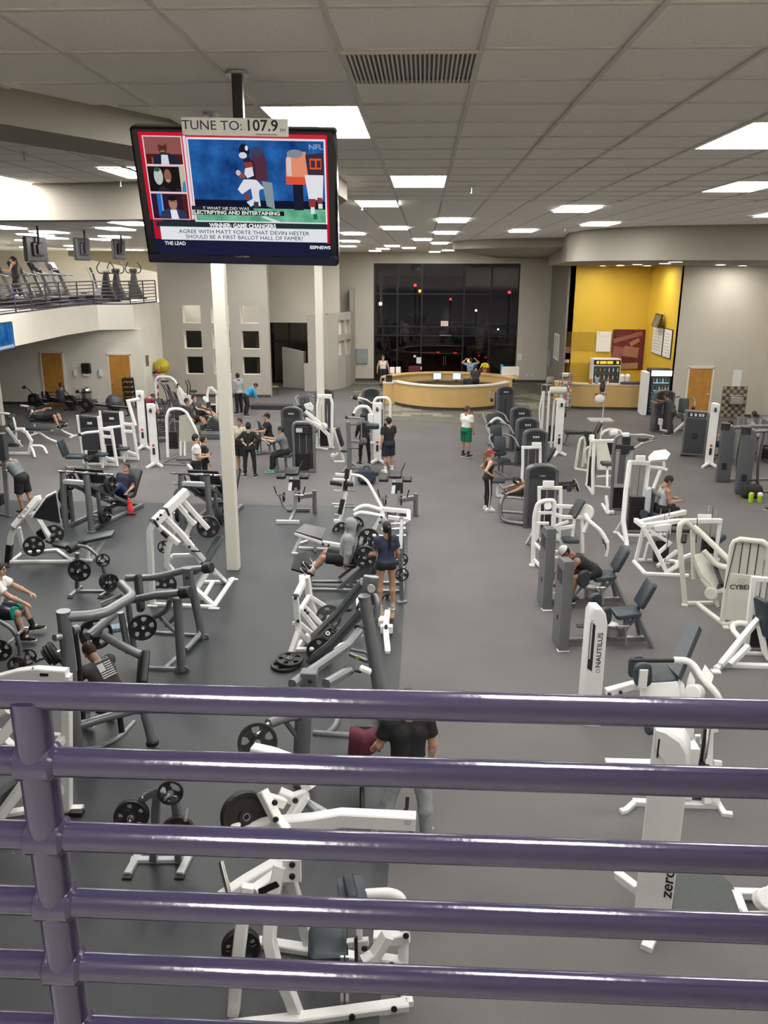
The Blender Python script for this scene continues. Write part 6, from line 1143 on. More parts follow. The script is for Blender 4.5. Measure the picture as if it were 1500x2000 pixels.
# --- big white column lettered zero
k = K('cable_trainer','large white slanted column machine lettered zero in the foreground','gym machine',1280,1820)
Yz = gr(1270,1815).y; V = Vector
M_ = rotz(-.35) @ frame((1,0,0),None,(0,-1,0))
MB().prism([(-.17,.0),(.17,.0),(.17,1.86),(.15,2.02),(.08,2.13),(-.06,2.2),(-.17,2.2)],.28,M=M_,c=(0,.14,0),bev=.02).build('column',LGREY if False else WHITE,k.r); MB().prism([(-.165,2.0),(.06,1.72),(.172,1.72),(.172,1.87),(.15,2.03),(.08,2.14),(-.06,2.215),(-.165,2.215)],.31,M=M_,c=(0,.14,0),bev=.03).build('column_hood',WHITE,k.r)
k.box('shadow_gap',DARK,rotz(-.35) @ V((-.16,-.02,2.0)) + V((0,.0,.02)),(.02,.02,.2))
lettering('zero',.15,rotz(-.35) @ frame((0,0,1),None,(0,-1,0)),rotz(-.35) @ V((.06,-.01,.0)) + V((0,0,.60)),BLACK,k.r,ext=.003,sx=1.2,bold=.002)
k.beam('foot',WHITE,.11,[(1280,1812),(1262,1856)],h=.09); k.beam('side_rail',WHITE,.10,[(1182,1494,Yz+1.6),(1280,1496,Yz+1.6)],h=.13); k.beam('rear_outrigger',WHITE,.09,[(1206,1708,Yz+.35),(1246,1738,Yz+.1)]); k.panel('platform',mat('green_grey_deck',(.055,.062,.06),.6,noise=.08,scale=30),[gr(1318,1712,.12)-k.o,gr(1408,1712,.12)-k.o,gr(1428,1730,.12)-k.o,gr(1452,1788,.12)-k.o,gr(1312,1784,.12)-k.o],.06); k.beam('platform_rail',WHITE,.09,[gr(1300,1800,.06)-k.o,gr(1450,1792,.06)-k.o,gr(1540,1790,.06)-k.o],[gr(1434,1745,.08)-k.o,gr(1540,1748,.08)-k.o]); k.beam('end_frame',WHITE,.1,[gr(1436,1746,.1)-k.o,gr(1452,1790,.1)-k.o]); k.cyl('pulley',WHITE,(1488,1758,Yz+.2),(1500,1754,Yz+.1),.1); k.cyl('pulley',STEEL,(1502,1748,Yz+.3),(1514,1744,Yz+.2),.09)
# --- white leg press frame
k = K('incline_leg_press','white triangular framed machine with long sloping top beams','gym machine',1320,1118)
Ya_,Yb_ = gr(1260,1121).y,gr(1240,1095).y; Yc_ = Ya_+1.2
k.beam('base',WHITE,.08,[(1260,1121),(1345,1125)],[(1260,1121),(1238,1097)],[(1240,1094),(1330,1098)],[(1302,1119),(1332,1098)]); k.beam('a_frame',WHITE,.08,[(1256,1028,Ya_+.2),(1280,1072,Ya_+.1),(1303,1119,Ya_)],[(1258,1028,Yb_),(1242,1094,Yb_)],[(1268,1060,Yb_-.1),(1258,1098,Yb_)]); k.beam('top_beam',WHITE,.10,[(1242,1016,Yb_),(1258,1028,Ya_+.2)],[(1250,1020,Yb_),(1338,1000,Yb_+.6)],[(1258,1027,Ya_+.2),(1320,1018,Ya_+.6),(1408,1017,Ya_+1.0)]); k.beam('rear_post',WHITE,.07,[(1407,1018,Ya_+1.0),(1400,1066,Ya_+1.0),(1396,1096,Ya_+1.0)]); k.beam('brace',WHITE,.07,[(1266,1034,Ya_+.2),(1308,1060,Ya_+.3),(1286,1080,Ya_+.2)],[(1284,1106,Ya_+.2),(1322,1076,Ya_+.5)],[(1326,1092,Ya_+.3),(1352,1082,Ya_+.5)]); k.panel('hood',WHITE,[(1272,1026,Ya_+.3),(1302,1022,Ya_+.45),(1302,1036,Ya_+.45),(1276,1036,Ya_+.3)],.2)
a = at(1290,1085,Ya_+.6); weight_stack(k,(a.x-k.o.x,a.y-k.o.y,.08),.3,.14,.5,10,1.2); k.tube('cable',BLACK,.008,[(1308,1030,Ya_+.3),(1298,1098,Ya_+.1)]); k.box('rod_sleeve',LGREY,(1308,1034,Ya_+.3),(.05,.05,.22)); k.tube('floor_loop',WHITE,.04,[(1298,1094),(1318,1096),(1326,1106),(1304,1118)]); k.box('pulley_block',STEEL,(1303,1104,Ya_+.1),(.1,.08,.12)); k.pad('seat',BPAD,(1330,1034,Ya_+.8),(.5,.3,.08)); k.cyl('roller',PAD,(1398,1058,Ya_+1.1),(1412,1048,Ya_+1.3),.09); weight_stack(k,(at(1385,1090,Ya_+1.1).x-k.o.x,1.1,.08),.3,.12,.4,8,1.1); k.box('instruction_plaque',PAPER,(1376,1010,Ya_+1.0),(.3,.03,.14))
# --- cream chest machine with the lettered tower
k = K('chest_fly_machine','cream chest fly machine with a rounded lettered weight tower','gym machine',1440,1215)
Yl_,Yr_ = gr(1338,1180).y,gr(1416,1222).y
k.tube('tube_frame',CREAM,.05,[(1338,1178,Yl_),(1326,1042,Yl_),(1328,1024,Yl_),(1338,1018,Yl_+.05),(1352,1030,Yl_+.1),(1362,1040,Yl_+.1)],n=14); k.tube('shoulder_tube',CREAM,.055,[(1354,1028,Yl_+.3),(1372,1044,Yl_+.2),(1424,1094,Yl_-.2)],[(1374,1076,Yl_),(1400,1104,Yl_-.1),(1428,1110,Yl_-.3)],n=14); k.beam('base',CREAM,.08,[(1337,1179),(1402,1178)],[(1362,1180),(1417,1222)],[(1416,1222),(1478,1204)]); k.foot((1337,1182),(1418,1226),m=CREAM,d=(.1,.1,.03))
M_ = rotz(-.32); tw = at(1446,1212,Yr_)-k.o; tw.z = 0; Q = frame((1,0,0),None,(0,-1,0))
arch = [(-.30,0),(.30,0),(.30,1.48),(.27,1.58),(.18,1.65),(-.18,1.65),(-.27,1.58),(-.30,1.48)]
fr2 = MB(); fr2.sweep([M_ @ (Q @ V((x,z,0))) + tw for x,z in [(-.3,0),(-.3,1.48),(-.27,1.58),(-.18,1.64),(.18,1.64),(.27,1.58),(.3,1.48),(.3,0)]],[(.05*math.cos(2*PI*j/10),.05*math.sin(2*PI*j/10)) for j in range(10)]); fr2.build('tower_tube',CREAM,k.r); MB().prism([(-.27,.1),(.27,.1),(.27,1.0),(-.27,1.0)],.08,M=M_ @ Q,c=tw,bev=.01).build('tower_panel',CREAM,k.r); MB().prism([(-.27,1.0),(.27,1.0),(.27,1.58),(-.27,1.58)],.03,M=M_ @ Q,c=tw+M_ @ V((0,.06,0))).build('rear_panel',CREAM,k.r)
for x in (-.13,.0,.13): k.cyl('guide_rod',BLACK,tw + M_ @ V((x,.02,1.0)),tw + M_ @ V((x,.02,1.6)),.009,6)
lettering('CYBEX',.12,M_ @ frame((1,0,.12),None,(0,-1,0)),tw + M_ @ V((-.07,-.045,.76)),BLACK,k.r,ext=.002,sx=1.0,bold=.002); MB().tube([tw + M_ @ V((-.05+.08*math.cos(a),-.045,.89+.03*math.sin(a))) for a in [i*.45+.6 for i in range(11)]],.006,5).build('swoosh_logo',MATS['faint_print'] if 'faint_print' in MATS else BLACK,k.r)
k.panel('seat_shell',CREAM,[(1352,1084,Yl_+.2),(1378,1080,Yl_+.3),(1404,1144,Yl_-.1),(1396,1152,Yl_-.2),(1364,1124,Yl_)],.1); pm = at(1392,1100,Yl_+.1)-at(1410,1142,Yl_-.2); k.pad('back_pad',BPAD,at(1402,1120,Yl_)-k.o,(.55,.28,.07),x=pm,z=(.9,-.2,.4)); k.pad('seat',PAD,(1414,1144,Yl_-.1),(.3,.34,.08)); k.cyl('axle_drum',CREAM,(1388,1160,Yl_-.25),(1394,1156,Yl_-.1),.12); k.tube('axle_tube',CREAM,.05,[(1370,1128,Yl_),(1390,1154,Yl_-.15)]); k.beam('link',CREAM,.07,[(1392,1158,Yl_-.2),(1418,1150,Yl_-.3)],[(1392,1164,Yl_-.2),(1402,1184,Yl_-.2)]); k.cyl('hand_grip',BLACK,(1335,1060,Yl_-.1),(1337,1044,Yl_),.05); k.beam('inner_post',CREAM,.07,[(1352,1036,Yl_+.2),(1354,1100,Yl_+.2),(1354,1130,Yl_+.2)]); k.tube('cable',BLACK,.008,[(1362,1012,Yl_+.3),(1360,1060,Yl_+.2)],[(1438,1060,Yr_),(1416,1150,Yr_)]); k.beam('peg',CREAM,.05,[(1398,1100,Yl_-.1),(1404,1090,Yl_-.1)])
# --- white machine at the right edge
k = K('seated_press_machine','white A framed press machine with a slate back pad at the right edge','gym machine',1470,1300)
Ye_ = gr(1402,1308).y; Yf_ = gr(1460,1270).y
k.beam('base',WHITE,.10,[(1398,1308),(1410,1300),(1560,1304)]); k.beam('a_frame',WHITE,.09,[(1408,1298,Ye_),(1448,1248,Ye_+.3),(1482,1208,Ye_+.6)],[(1426,1298,Ye_),(1462,1262,Ye_+.2)],[(1480,1208,Ye_+.6),(1494,1272,Ye_+.5),(1505,1290,Ye_+.4)]); k.foot((1398,1312),m=WHITE,d=(.14,.12,.03)); k.tube('foot_loop',WHITE,.045,[(1448,1250,Ye_+.3),(1432,1232,Ye_+.5),(1430,1222,Ye_+.6),(1442,1216,Ye_+.6),(1458,1218,Ye_+.6)]); k.beam('tall_post',WHITE,.08,[(1458,1268,Yf_),(1465,1190,Yf_),(1472,1130,Yf_),(1560,1136,Yf_)]); k.pad('back_pad',PAD,(1490,1206,Ye_+.5),(.7,.30,.09),x=(-.25,0,1),z=(-1,-.3,-.25)); a = at(1474,1270,Yf_); weight_stack(k,(a.x-k.o.x+.05,a.y-k.o.y,.08),.34,.14,.55,12,1.55); k.pad('seat',PAD,(1530,1262,Ye_+.4),(.4,.4,.09)); k.beam('rear_bar',WHITE,.07,[(1452,1276),(1560,1280)])
# --- white row machine with the man in the tank top, and neighbours
k = K('seated_row_machine','white tall stack machine with a rounded hood where the tank top man sits','gym machine',1240,1050)
Yt_ = gr(1224,1062).y; Yu_ = gr(1255,1040).y
k.beam('front_post',WHITE,.09,[(1224,1062),(1217,1016,Yt_+.3),(1222,960,Yt_+.45),(1230,902,Yt_+.6)]); k.beam('brace',WHITE,.06,[(1203,1038),(1217,1016,Yt_+.3)],[(1204,1038),(1221,1058)]); k.foot((1202,1040),(1224,1064),m=WHITE,d=(.1,.1,.03)); k.beam('rear_post',WHITE,.09,[(1255,1042),(1258,980,Yu_),(1267,904,Yu_)]); k.beam('top_bar',WHITE,.10,[(1229,903,Yt_+.6),(1267,905,Yu_)]); k.beam('base',WHITE,.08,[(1222,1046),(1258,1047),(1300,1044)])
a = gr(1238,1040); weight_stack(k,(a.x-k.o.x,a.y-k.o.y,.08),.36,.16,.85,16,1.7); k.panel('hood',WHITE,[(1266,892,Yu_),(1274,885,Yu_+.1),(1296,882,Yu_+.2),(1308,888,Yu_+.1),(1304,896,Yu_-.1),(1272,899,Yu_-.2)],.12); k.beam('hood_post',WHITE,.06,[(1296,895,Yu_),(1297,916,Yu_)]); k.tube('lever_arm',WHITE,.045,[(1266,912,Yu_),(1290,914,Yu_),(1302,918,Yu_)],[(1290,918,Yu_),(1276,954,Yu_-.1)]); k.box('plaque',PAPER,(1251,896,Yt_+.5),(.22,.05,.16)); k.panel('seat_back',LGREY,[(1262,955,Yu_-.1),(1271,952,Yu_-.1),(1268,1000,Yu_-.1),(1257,1004,Yu_-.1)],.2); k.pad('back_pad',PAD,(1273,984,Yu_-.12),(.62,.28,.08),x=(.05,0,1),z=(1,-.1,-.05)); k.pad('seat',PAD,(1290,1002,Yu_-.1),(.48,.4,.09)); k.beam('seat_post',WHITE,.07,[(1288,1006,Yu_-.1),(1288,1044,Yu_)]); k.cyl('hinge',PAD,(1256,1004,Yu_-.25),(1264,1002,Yu_),.1)
ROWM = (Yu_,)
k = K('arm_extension_machine','grey stack machine with frosted shroud behind the white hooded one','gym machine',1208,1000)
Y9 = gr(1195,1003).y
k.tube('side_tube',SILVER,.045,[(1192,1000,Y9),(1196,940,Y9),(1200,868,Y9),(1204,853,Y9),(1214,849,Y9)]); k.panel('frosted_shroud',mat('frosted_panel',(.42,.43,.43),.5),[(1202,880,Y9+.05),(1236,880,Y9+.05),(1232,952,Y9+.05),(1196,952,Y9+.05)],.03); k.beam('head_bar',DARK,.12,[(1202,872,Y9),(1237,874,Y9)]); k.box('head_block',DARK,(1221,880,Y9-.03),(.2,.08,.16)); k.box('slot_cover',GREY,(1214,915,Y9),(.16,.04,.8)); k.cyl('cap',PAPER,(1222,852,Y9+.1),(1222,846,Y9+.1),.1); k.box('cap_block',DARK,(1223,860,Y9+.1),(.2,.16,.2)); a = gr(1207,1000); weight_stack(k,(a.x-k.o.x+.05,.2,.06),.36,.16,.7,14,.9); k.beam('front_foot',WHITE,.07,[(1184,968,Y9+.2),(1188,1003)],[(1176,985),(1188,1004)]); k.box('foot_block',WHITE,(1194,1000,Y9-.05),(.14,.1,.09)); k.tube('right_arm',STEEL,.03,[(1238,876,Y9),(1258,863,Y9+.3),(1272,862,Y9+.4)],[(1230,850,Y9+.3),(1256,849,Y9+.4),(1276,853,Y9+.4)]); k.cyl('arm_grip',CHROME,(1254,866,Y9+.2),(1282,858,Y9+.5),.045); k.pad('arm_pad',BPAD,(1256,858,Y9+.6),(.3,.2,.1))
k = K('white_stack_frame_machine','white open frame stack machine beside the grey frosted one','gym machine',1160,960)
Y8 = gr(1158,966).y
k.beam('front_post',WHITE,.08,[(1158,966),(1158,920,Y8),(1161,862,Y8)]); k.beam('base',WHITE,.07,[(1145,946),(1158,965)],[(1162,950),(1192,953)]); k.beam('rear_post',WHITE,.06,[(1146,945,Y8+.8),(1150,900,Y8+.8),(1155,855,Y8+.7)]); k.beam('top_bar',WHITE,.09,[(1153,856,Y8+.6),(1161,862,Y8),(1200,861,Y8+.3)]); a = gr(1153,952); weight_stack(k,(a.x-k.o.x,a.y-k.o.y,.06),.2,.14,.9,16,1.6); k.box('handle_block',WHITE,(1156,856,Y8+.2),(.12,.12,.2)); k.pad('seat',PAD,(1186,905,Y8+.4),(.36,.36,.09)); k.beam('seat_post',WHITE,.06,[(1186,908,Y8+.4),(1186,952,Y8)])
k = K('abdominal_machine','cream looped frame machine with dark back pads near the speed ball stand','gym machine',1160,915)
Y7 = gr(1126,915).y
k.tube('loop',CREAM,.05,[(1124,914,Y7),(1131,868,Y7),(1134,858,Y7),(1140,854,Y7),(1144,864,Y7),(1138,912,Y7)],[(1174,850,Y7-.5),(1180,842,Y7-.5),(1194,838,Y7-.4),(1212,842,Y7-.4),(1214,852,Y7-.4)]); k.beam('base',CREAM,.08,[(1123,916),(1150,920)],[(1166,932),(1196,930)]); k.panel('side_shell',CREAM,[(1168,862,Y7-.6),(1184,862,Y7-.5),(1193,900,Y7-.6),(1192,918,Y7-.6),(1166,918,Y7-.7)],.14); k.pad('back_pad',BPAD,(1146,858,Y7),(.55,.26,.08),x=(-.2,0,1),z=(-1,-.2,-.2)); k.pad('rear_pad',BPAD,(1166,840,Y7-.1),(.55,.26,.08),x=(.45,0,1),z=(-1,-.2,.4)); k.beam('rear_post',WHITE,.05,[(1175,820,Y7-.1),(1174,842,Y7-.1),(1168,910,Y7-.3)]); k.tube('inner_hoop',CREAM,.04,[(1144,905,Y7-.2),(1142,880,Y7-.2),(1150,872,Y7-.2),(1158,876,Y7-.2)]); k.pad('hip_pad',BPAD,(1190,874,Y7-.3),(.2,.5,.1),x=(1,0,0),z=(.5,-1,0)); k.cyl('crown',WHITE,(1190,846,Y7-.4),(1206,844,Y7-.4),.12)
# --- white cable column and bench near the snack rack
def cable_column(px,py,label,h=2.05,rz=0.0,m=None,back=True):
    k = K('cable_tower',label,'gym machine',px,py,rz=rz); V = Vector; m = m or WHITE
    MB().prism([(-.13,.1),(.13,.16),(.13,h-.05),(.06,h),(-.13,h)],.2,M=frame((1,0,0),None,(0,-1,0)),c=(0,.1,0),bev=.02).build('column',m,k.r); k.beam('front_foot',m,.08,[V((.02,.08,.14)),V((-.22,-.28,.03))],[V((.02,.08,.14)),V((.26,-.1,.03))]); k.box('logo_badge',RED,V((.0,-.012,.72)),(.07,.012,.07)); k.box('slot',DARK,V((.0,-.012,.52)),(.08,.012,.22)); k.box('rear_rail',DARK,V((.14,.12,1.0)),(.03,.1,1.6))
    if back: k.tube('rear_arch',m,.04,[V((0,.15,h-.15)),V((0,.5,h-.05)),V((0,.95,h-.2)),V((0,1.05,.02))]); k.beam('base',SILVER,.08,[V((0,.15,.05)),V((0,1.05,.05))])
    k.cyl('pulley',BLACK,V((-.03,-.03,h-.2)),V((.03,-.03,h-.2)),.07); return k
cable_column(1090,890,'white cable column between the grey towers and the juice bar',1.98,.1)
g = gr(1072,866); k = K('cable_crossover_frame','white cable frame with a cylindrical top behind the white column','gym machine',loc=(g.x,g.y,0))
for x in (-.3,-.1,.35): k.beam('post',WHITE,.08,[V((x,0,.02)),V((x,0,1.95))])
k.cyl('top_drum',CREAM,V((-.1,-.1,2.0)),V((.5,-.1,2.0)),.13); k.beam('base',WHITE,.08,[V((-.35,0,.05)),V((.4,0,.05))]); weight_stack(k,(.12,.02,.08),.3,.14,.6,12,1.7); k.cyl('roller',BPAD,V((.45,-.1,1.1)),V((.55,-.1,1.1)),.09); k.tube('bow',WHITE,.025,[V((-.35,-.1,1.95)),V((-.45,-.1,1.2)),V((-.35,-.1,.5))])
def flat_bench(px,py,rz,label,m=None,pm=None):
    k = K('flat_bench',label,'exercise bench',px,py,rz=rz); V = Vector; m = m or SILVER; k.pad('pad',pm or PAD,V((0,0,.48)),(1.15,.3,.09)); 
    for s in (-1,1): k.beam('leg',m,.06,[V((s*.42,0,.42)),V((s*.5,0,.06))]); k.beam('foot',m,.06,[V((s*.5,-.28,.03)),V((s*.5,.28,.03))])
    k.beam('spine',m,.06,[V((-.5,0,.40)),V((.5,0,.40))]); return k
flat_bench(1130,868,.1,'slate flat bench beside the white cable frame')
# --- grey tower beside the drink cooler, leaning grey stack, grey cable towers at the right edge
g = gr(1290,842); k = K('selector_machine','smoke grey selector tower in front of the energy drink cooler','gym machine',loc=(g.x,g.y,0)); tower(k,(0,0,0),.8,.3,1.66,.12,False); seat_set(k,(1.0,.6,0),-.3); k.tube('chrome_slide',CHROME,.02,[V((-.05,-.18,.7)),V((-.05,-.18,1.3))])
g = gr(1352,892); k = K('stack_shroud_machine','wide dark grey mesh shroud machine beside the white cable column','gym machine',loc=(g.x,g.y,0),rz=-.3)
MB().prism([(-.40,.06),(.40,.06),(.40,1.5),(.34,1.6),(-.40,1.62)],.22,M=frame((1,0,0),None,(0,-1,0)),c=(0,0,0),bev=.03).build('edge_frame',SILVER,k.r); k.box('mesh_panel',SHROUD,V((0,-.115,.75)),(.66,.02,1.2)); k.box('top_window',DARK,V((0,-.115,1.48)),(.6,.02,.16))
for x in (-.18,-.04,.1,.2): k.box('instruction_sticker',LGREY,V((x,-.13,1.48)),(.08,.008,.1))
k.box('badge',DARK,V((0,-.13,.75)),(.16,.01,.2)); k.beam('base',SILVER,.08,[V((-.4,.1,.04)),V((1.0,.5,.04))]); k.pad('seat',PAD,V((.95,.5,.5)),(.42,.42,.09)); k.beam('seat_post',SILVER,.07,[V((.95,.5,.05)),V((.95,.5,.46))])
cable_column(1384,912,'white cable column beside the dark mesh shroud machine',2.1,-.25)
def grey_column(px,py,h,label,rz):
    k = K('cable_tower',label,'gym machine',px,py,rz=rz); V = Vector
    MB().prism([(-.2,0),(.2,0),(.2,h-.2),(.1,h),(-.2,h)],.3,M=frame((1,0,0),None,(0,-1,0)),c=(0,.15,0),bev=.03).build('column',GREY,k.r); k.box('badge',DARK,V((-.02,-.01,.5)),(.14,.02,.2)); k.tube('top_bar',SILVER,.05,[V((-.05,.15,h-.1)),V((.6,.3,h-.04)),V((1.5,.6,h-.04))]); k.tube('inner_tube',GREY,.04,[V((.45,.3,.05)),V((.35,.25,.8)),V((.42,.3,h-.1))]); k.box('pulley_housing',DARK,V((-.1,.12,h-.05)),(.24,.24,.22)); k.beam('base',SILVER,.08,[V((0,.1,.04)),V((1.4,.6,.04))]); return k
grey_column(1412,942,1.75,'dark grey cable column beside the white cable column',-.2); grey_column(1450,966,1.9,'nearest dark grey cable column with the gym bag at its foot',-.2)
V = Vector
for (px,py,lab) in ((1448,905,'grey stack station between the dark cable columns'),(1492,900,'grey stack station at the far right with a seat')):
    g = gr(px,py); k = K('cable_station',lab,'gym machine',loc=(g.x,g.y,0)); k.beam('frame',SILVER,.08,[V((-.3,0,.02)),V((-.3,0,1.55)),V((.35,0,1.55)),V((.35,0,.02))]); k.pad('seat',BPAD,V((0,-.5,.5)),(.4,.4,.09)); k.beam('seat_post',SILVER,.07,[V((0,-.5,.04)),V((0,-.5,.46))]); k.beam('base',SILVER,.08,[V((0,-.7,.04)),V((0,.1,.04))]); weight_stack(k,(0,.02,.06),.34,.14,.5,10,1.45)
g = gr(1340,846); k = K('low_white_machine','low white angled bench machine in front of the wooden door','exercise bench',loc=(g.x-.3,g.y,0)); k.beam('frame',WHITE,.08,[V((-.75,0,.45)),V((-.7,0,.12)),V((-.2,0,.04)),V((.3,.1,.5))]); k.box('end_block',WHITE,V((-.75,0,.45)),(.14,.2,.24)); k.pad('seat',BPAD,V((.3,.1,.55)),(.4,.3,.08))
# ================================================================== CENTRE GROUP
V = Vector
g = gr(572,882); k = K('selector_machine','smoke grey selector tower behind the seated curl machine','gym machine',loc=(g.x,g.y,0)); tower(k,(0,0,0)); seat_set(k,(-.75,-.4,0),PI/2+.3,True,False)
CURLB = k
g = gr(593,922); k = K('arm_curl_machine','silver grey arm curl machine with an open stack where the man in grey sits','gym machine',loc=(g.x,g.y,0))
k.tube('stack_frame',SILVER,.05,[V((-.30,0,.04)),V((-.30,0,1.5)),V((-.22,0,1.6)),V((.2,0,1.6)),V((.34,0,1.5)),V((.36,0,.04))]); k.box('rear_shroud',SHROUD,V((.02,.12,.8)),(.58,.04,1.45)); k.box('instruction_panel',DARK,V((.0,-.03,1.36)),(.44,.05,.22)); k.box('instruction_sticker',LGREY,V((-.1,-.06,1.36)),(.2,.01,.13)); weight_stack(k,(0,.02,.06),.36,.14,.55,12,1.3); k.beam('base',SILVER,.08,[V((-.4,0,.05)),V((.4,0,.05))],[V((-.3,0,.05)),V((-.85,-.1,.05))]); k.pad('seat',PAD,V((-.55,-.05,.55)),(.4,.36,.09)); k.beam('seat_post',SILVER,.08,[V((-.55,-.05,.05)),V((-.55,-.05,.5))]); k.pad('arm_pad',PAD,V((-.95,-.05,.98)),(.3,.5,.1),z=(-.4,0,1)); k.beam('pad_post',SILVER,.08,[V((-.8,-.05,.06)),V((-.92,-.05,.92))]); k.tube('curl_bar',CHROME,.02,[V((-1.0,-.3,.95)),V((-1.28,-.25,1.12)),V((-1.28,.15,1.12)),V((-1.0,.2,.95))]); k.tube('grip',CHROME,.028,[V((-1.28,-.12,1.05)),V((-1.28,-.12,1.26))],[V((-1.28,.05,1.05)),V((-1.28,.05,1.26))])
CURL = k
k = K('triceps_machine','white triceps machine with sloping beams in front of a cream column','gym machine',632,874)
Y0 = gr(640,874).y
k.tube('arch',WHITE,.055,[(620,870,Y0),(620,790,Y0),(624,775,Y0),(644,774,Y0),(649,785,Y0),(648,872,Y0)]); k.box('arch_crown',WHITE,(634,774,Y0),(.5,.16,.14)); k.beam('sloping_beam',WHITE,.12,[(596,803,Y0-.3),(638,838,Y0-.3)],[(596,818,Y0-.4),(626,834,Y0-.4),(642,850,Y0-.4),(646,872,Y0-.3)]); k.panel('elbow_shell',WHITE,[(594,790,Y0-.2),(606,786,Y0-.2),(612,794,Y0-.2),(611,802,Y0-.2),(598,798,Y0-.2)],.2); k.cyl('pivot',WHITE,(631,834,Y0-.5),(636,832,Y0-.4),.12); weight_stack(k,(.05,.02,.06),.34,.14,.6,12,1.5); k.beam('base',WHITE,.08,[(608,870),(652,875)],[(618,874),(640,878)]); k.pad('seat',PAD,(610,842,Y0-.3),(.36,.36,.08)); k.beam('seat_post',WHITE,.07,[(610,845,Y0-.3),(610,872,Y0-.2)]); k.cyl('hand_grip',BLACK,(596,784,Y0-.2),(593,778,Y0-.2),.03)
g = gr(634,836); k = K('selector_machine','smoke grey selector tower behind the cream column','gym machine',loc=(g.x,g.y,0)); tower(k,(0,0,0),.75,.26,1.6,.3); seat_set(k,(-.75,.2,0),.4)
k = K('adjustable_bench','white adjustable bench with an upright black back pad','exercise bench',662,898)
Y0 = gr(662,898).y
k.beam('spine',WHITE,.09,[(672,900,Y0),(664,870,Y0),(652,836,Y0)]); k.pad('back_pad',BPAD,(664,853,Y0-.02),(.66,.28,.08),x=(-.28,0,1),z=(1,-.2,.28)); k.beam('front_leg',WHITE,.07,[(660,885,Y0),(650,892,Y0),(651,902,Y0)]); k.beam('base',WHITE,.08,[(652,902),(674,902)]); k.pad('seat',BPAD,(674,880,Y0),(.3,.28,.07)); k.cyl('wheel',BLACK,(649,906,Y0-.3),(656,906,Y0-.3),.05); k.cyl('front_roller',WHITE,(648,890,Y0-.2),(651,888,Y0-.1),.06)
k = K('multi_hip_machine','silver grey standing hip machine with a padded arm where the woman stands','gym machine',700,922)
Y0 = gr(684,920).y; MHY = Y0
k.beam('post',SILVER,.13,[(683,920),(682,870,Y0),(680,824,Y0)]); k.beam('base',SILVER,.09,[(668,924),(683,906)],[(683,914),(736,922)],[(683,902),(710,922)]); k.box('platform',DARK,gr(716,922,.08)-k.o,(.75,.5,.1)); k.tube('top_arm',SILVER,.03,[(676,815,Y0),(712,818,Y0)]); k.cyl('counter_grip',RUBBER,(674,815,Y0),(680,815,Y0),.045); k.beam('rocker',SILVER,.07,[(682,830,Y0),(700,828,Y0-.1),(710,822,Y0-.1),(722,828,Y0-.1)]); k.pad('roller_pad',PAD,(727,832,Y0-.12),(.44,.2,.18),x=(1,0,-.15),z=(0,-.5,1),e=.8); k.beam('side_arm',SILVER,.08,[(684,862,Y0),(706,864,Y0-.15)]); k.cyl('side_pad',GREY,(704,862,Y0-.2),(714,862,Y0-.1),.11); k.pad('tray',GREY,(692,874,Y0),(.3,.25,.06)); k.tube('hanger',STEEL,.02,[(706,826,Y0-.1),(706,858,Y0-.1)])
cable_column(737,905,'white cable column beside the man in black with a cap',2.02,-.12)
g = gr(746,866); k = K('pulldown_machine','white arched pulldown machine behind the white cable column','gym machine',loc=(g.x,g.y,0)); k.tube('arch',WHITE,.055,[V((-.30,0,.03)),V((-.30,0,1.55)),V((-.2,0,1.7)),V((.2,0,1.7)),V((.3,0,1.55)),V((.3,0,.03))]); weight_stack(k,(0,.02,.06),.34,.14,.7,14,1.6); k.cyl('pulley',BLACK,V((-.03,-.06,1.6)),V((.03,-.06,1.6)),.09); k.tube('curved_arm',WHITE,.06,[V((-.35,-.2,1.1)),V((-.5,-.25,1.42)),V((-.85,-.3,1.42)),V((-1.02,-.3,1.15))]); k.cyl('arm_tip',BLACK,V((-1.02,-.3,1.17)),V((-1.05,-.3,1.08)),.065); k.tube('roller_bar',CHROME,.03,[V((-.35,-.1,1.5)),V((-.6,-.1,1.66)),V((-1.0,-.1,1.72))]); k.cyl('roller',RUBBER,V((-.9,-.1,1.71)),V((-1.06,-.1,1.74)),.09); k.pad('seat',PAD,V((-.6,-.3,.52)),(.4,.36,.09)); k.beam('seat_post',WHITE,.07,[V((-.6,-.3,.48)),V((-.6,-.3,.04))]); k.beam('base',WHITE,.08,[V((-.8,-.3,.05)),V((0,-.05,.05))]); k.box('side_box',WHITE,V((-.4,-.3,.9)),(.2,.24,.5))
g = gr(724,834); k = K('selector_machine','smoke grey selector tower behind the white arched pulldown','gym machine',loc=(g.x,g.y,0)); tower(k,(0,0,0),.72,.26,1.6,.2,False); seat_set(k,(-.1,.9,0),0)
# ================================================================== LEFT MIDDLE GROUP
cable_column(281,878,'white cable column beside the dark shroud machines',2.1,.1,None,False); cable_column(303,912,'white cable column in front of the beige stack machine',2.06,.1,None,False)
k = K('back_extension_machine','white arched stack machine with a beige side shroud','gym machine',345,900)
Y0 = gr(340,895).y
k.tube('arch',WHITE,.05,[(328,893,Y0),(325,815,Y0),(330,801,Y0),(340,798,Y0),(354,799,Y0),(364,805,Y0),(384,842,Y0),(390,870,Y0)]); k.panel('side_shroud',mat('beige_plastic',(.42,.41,.34),.5),[(350,812,Y0+.05),(366,809,Y0+.05),(382,838,Y0+.05),(382,862,Y0+.05),(350,863,Y0+.05)],.06); k.box('top_slot',DARK,(345,807,Y0-.04),(.3,.03,.05)); a = gr(340,890); weight_stack(k,(a.x-k.o.x,a.y-k.o.y,.25),.34,.14,.6,12,1.3)
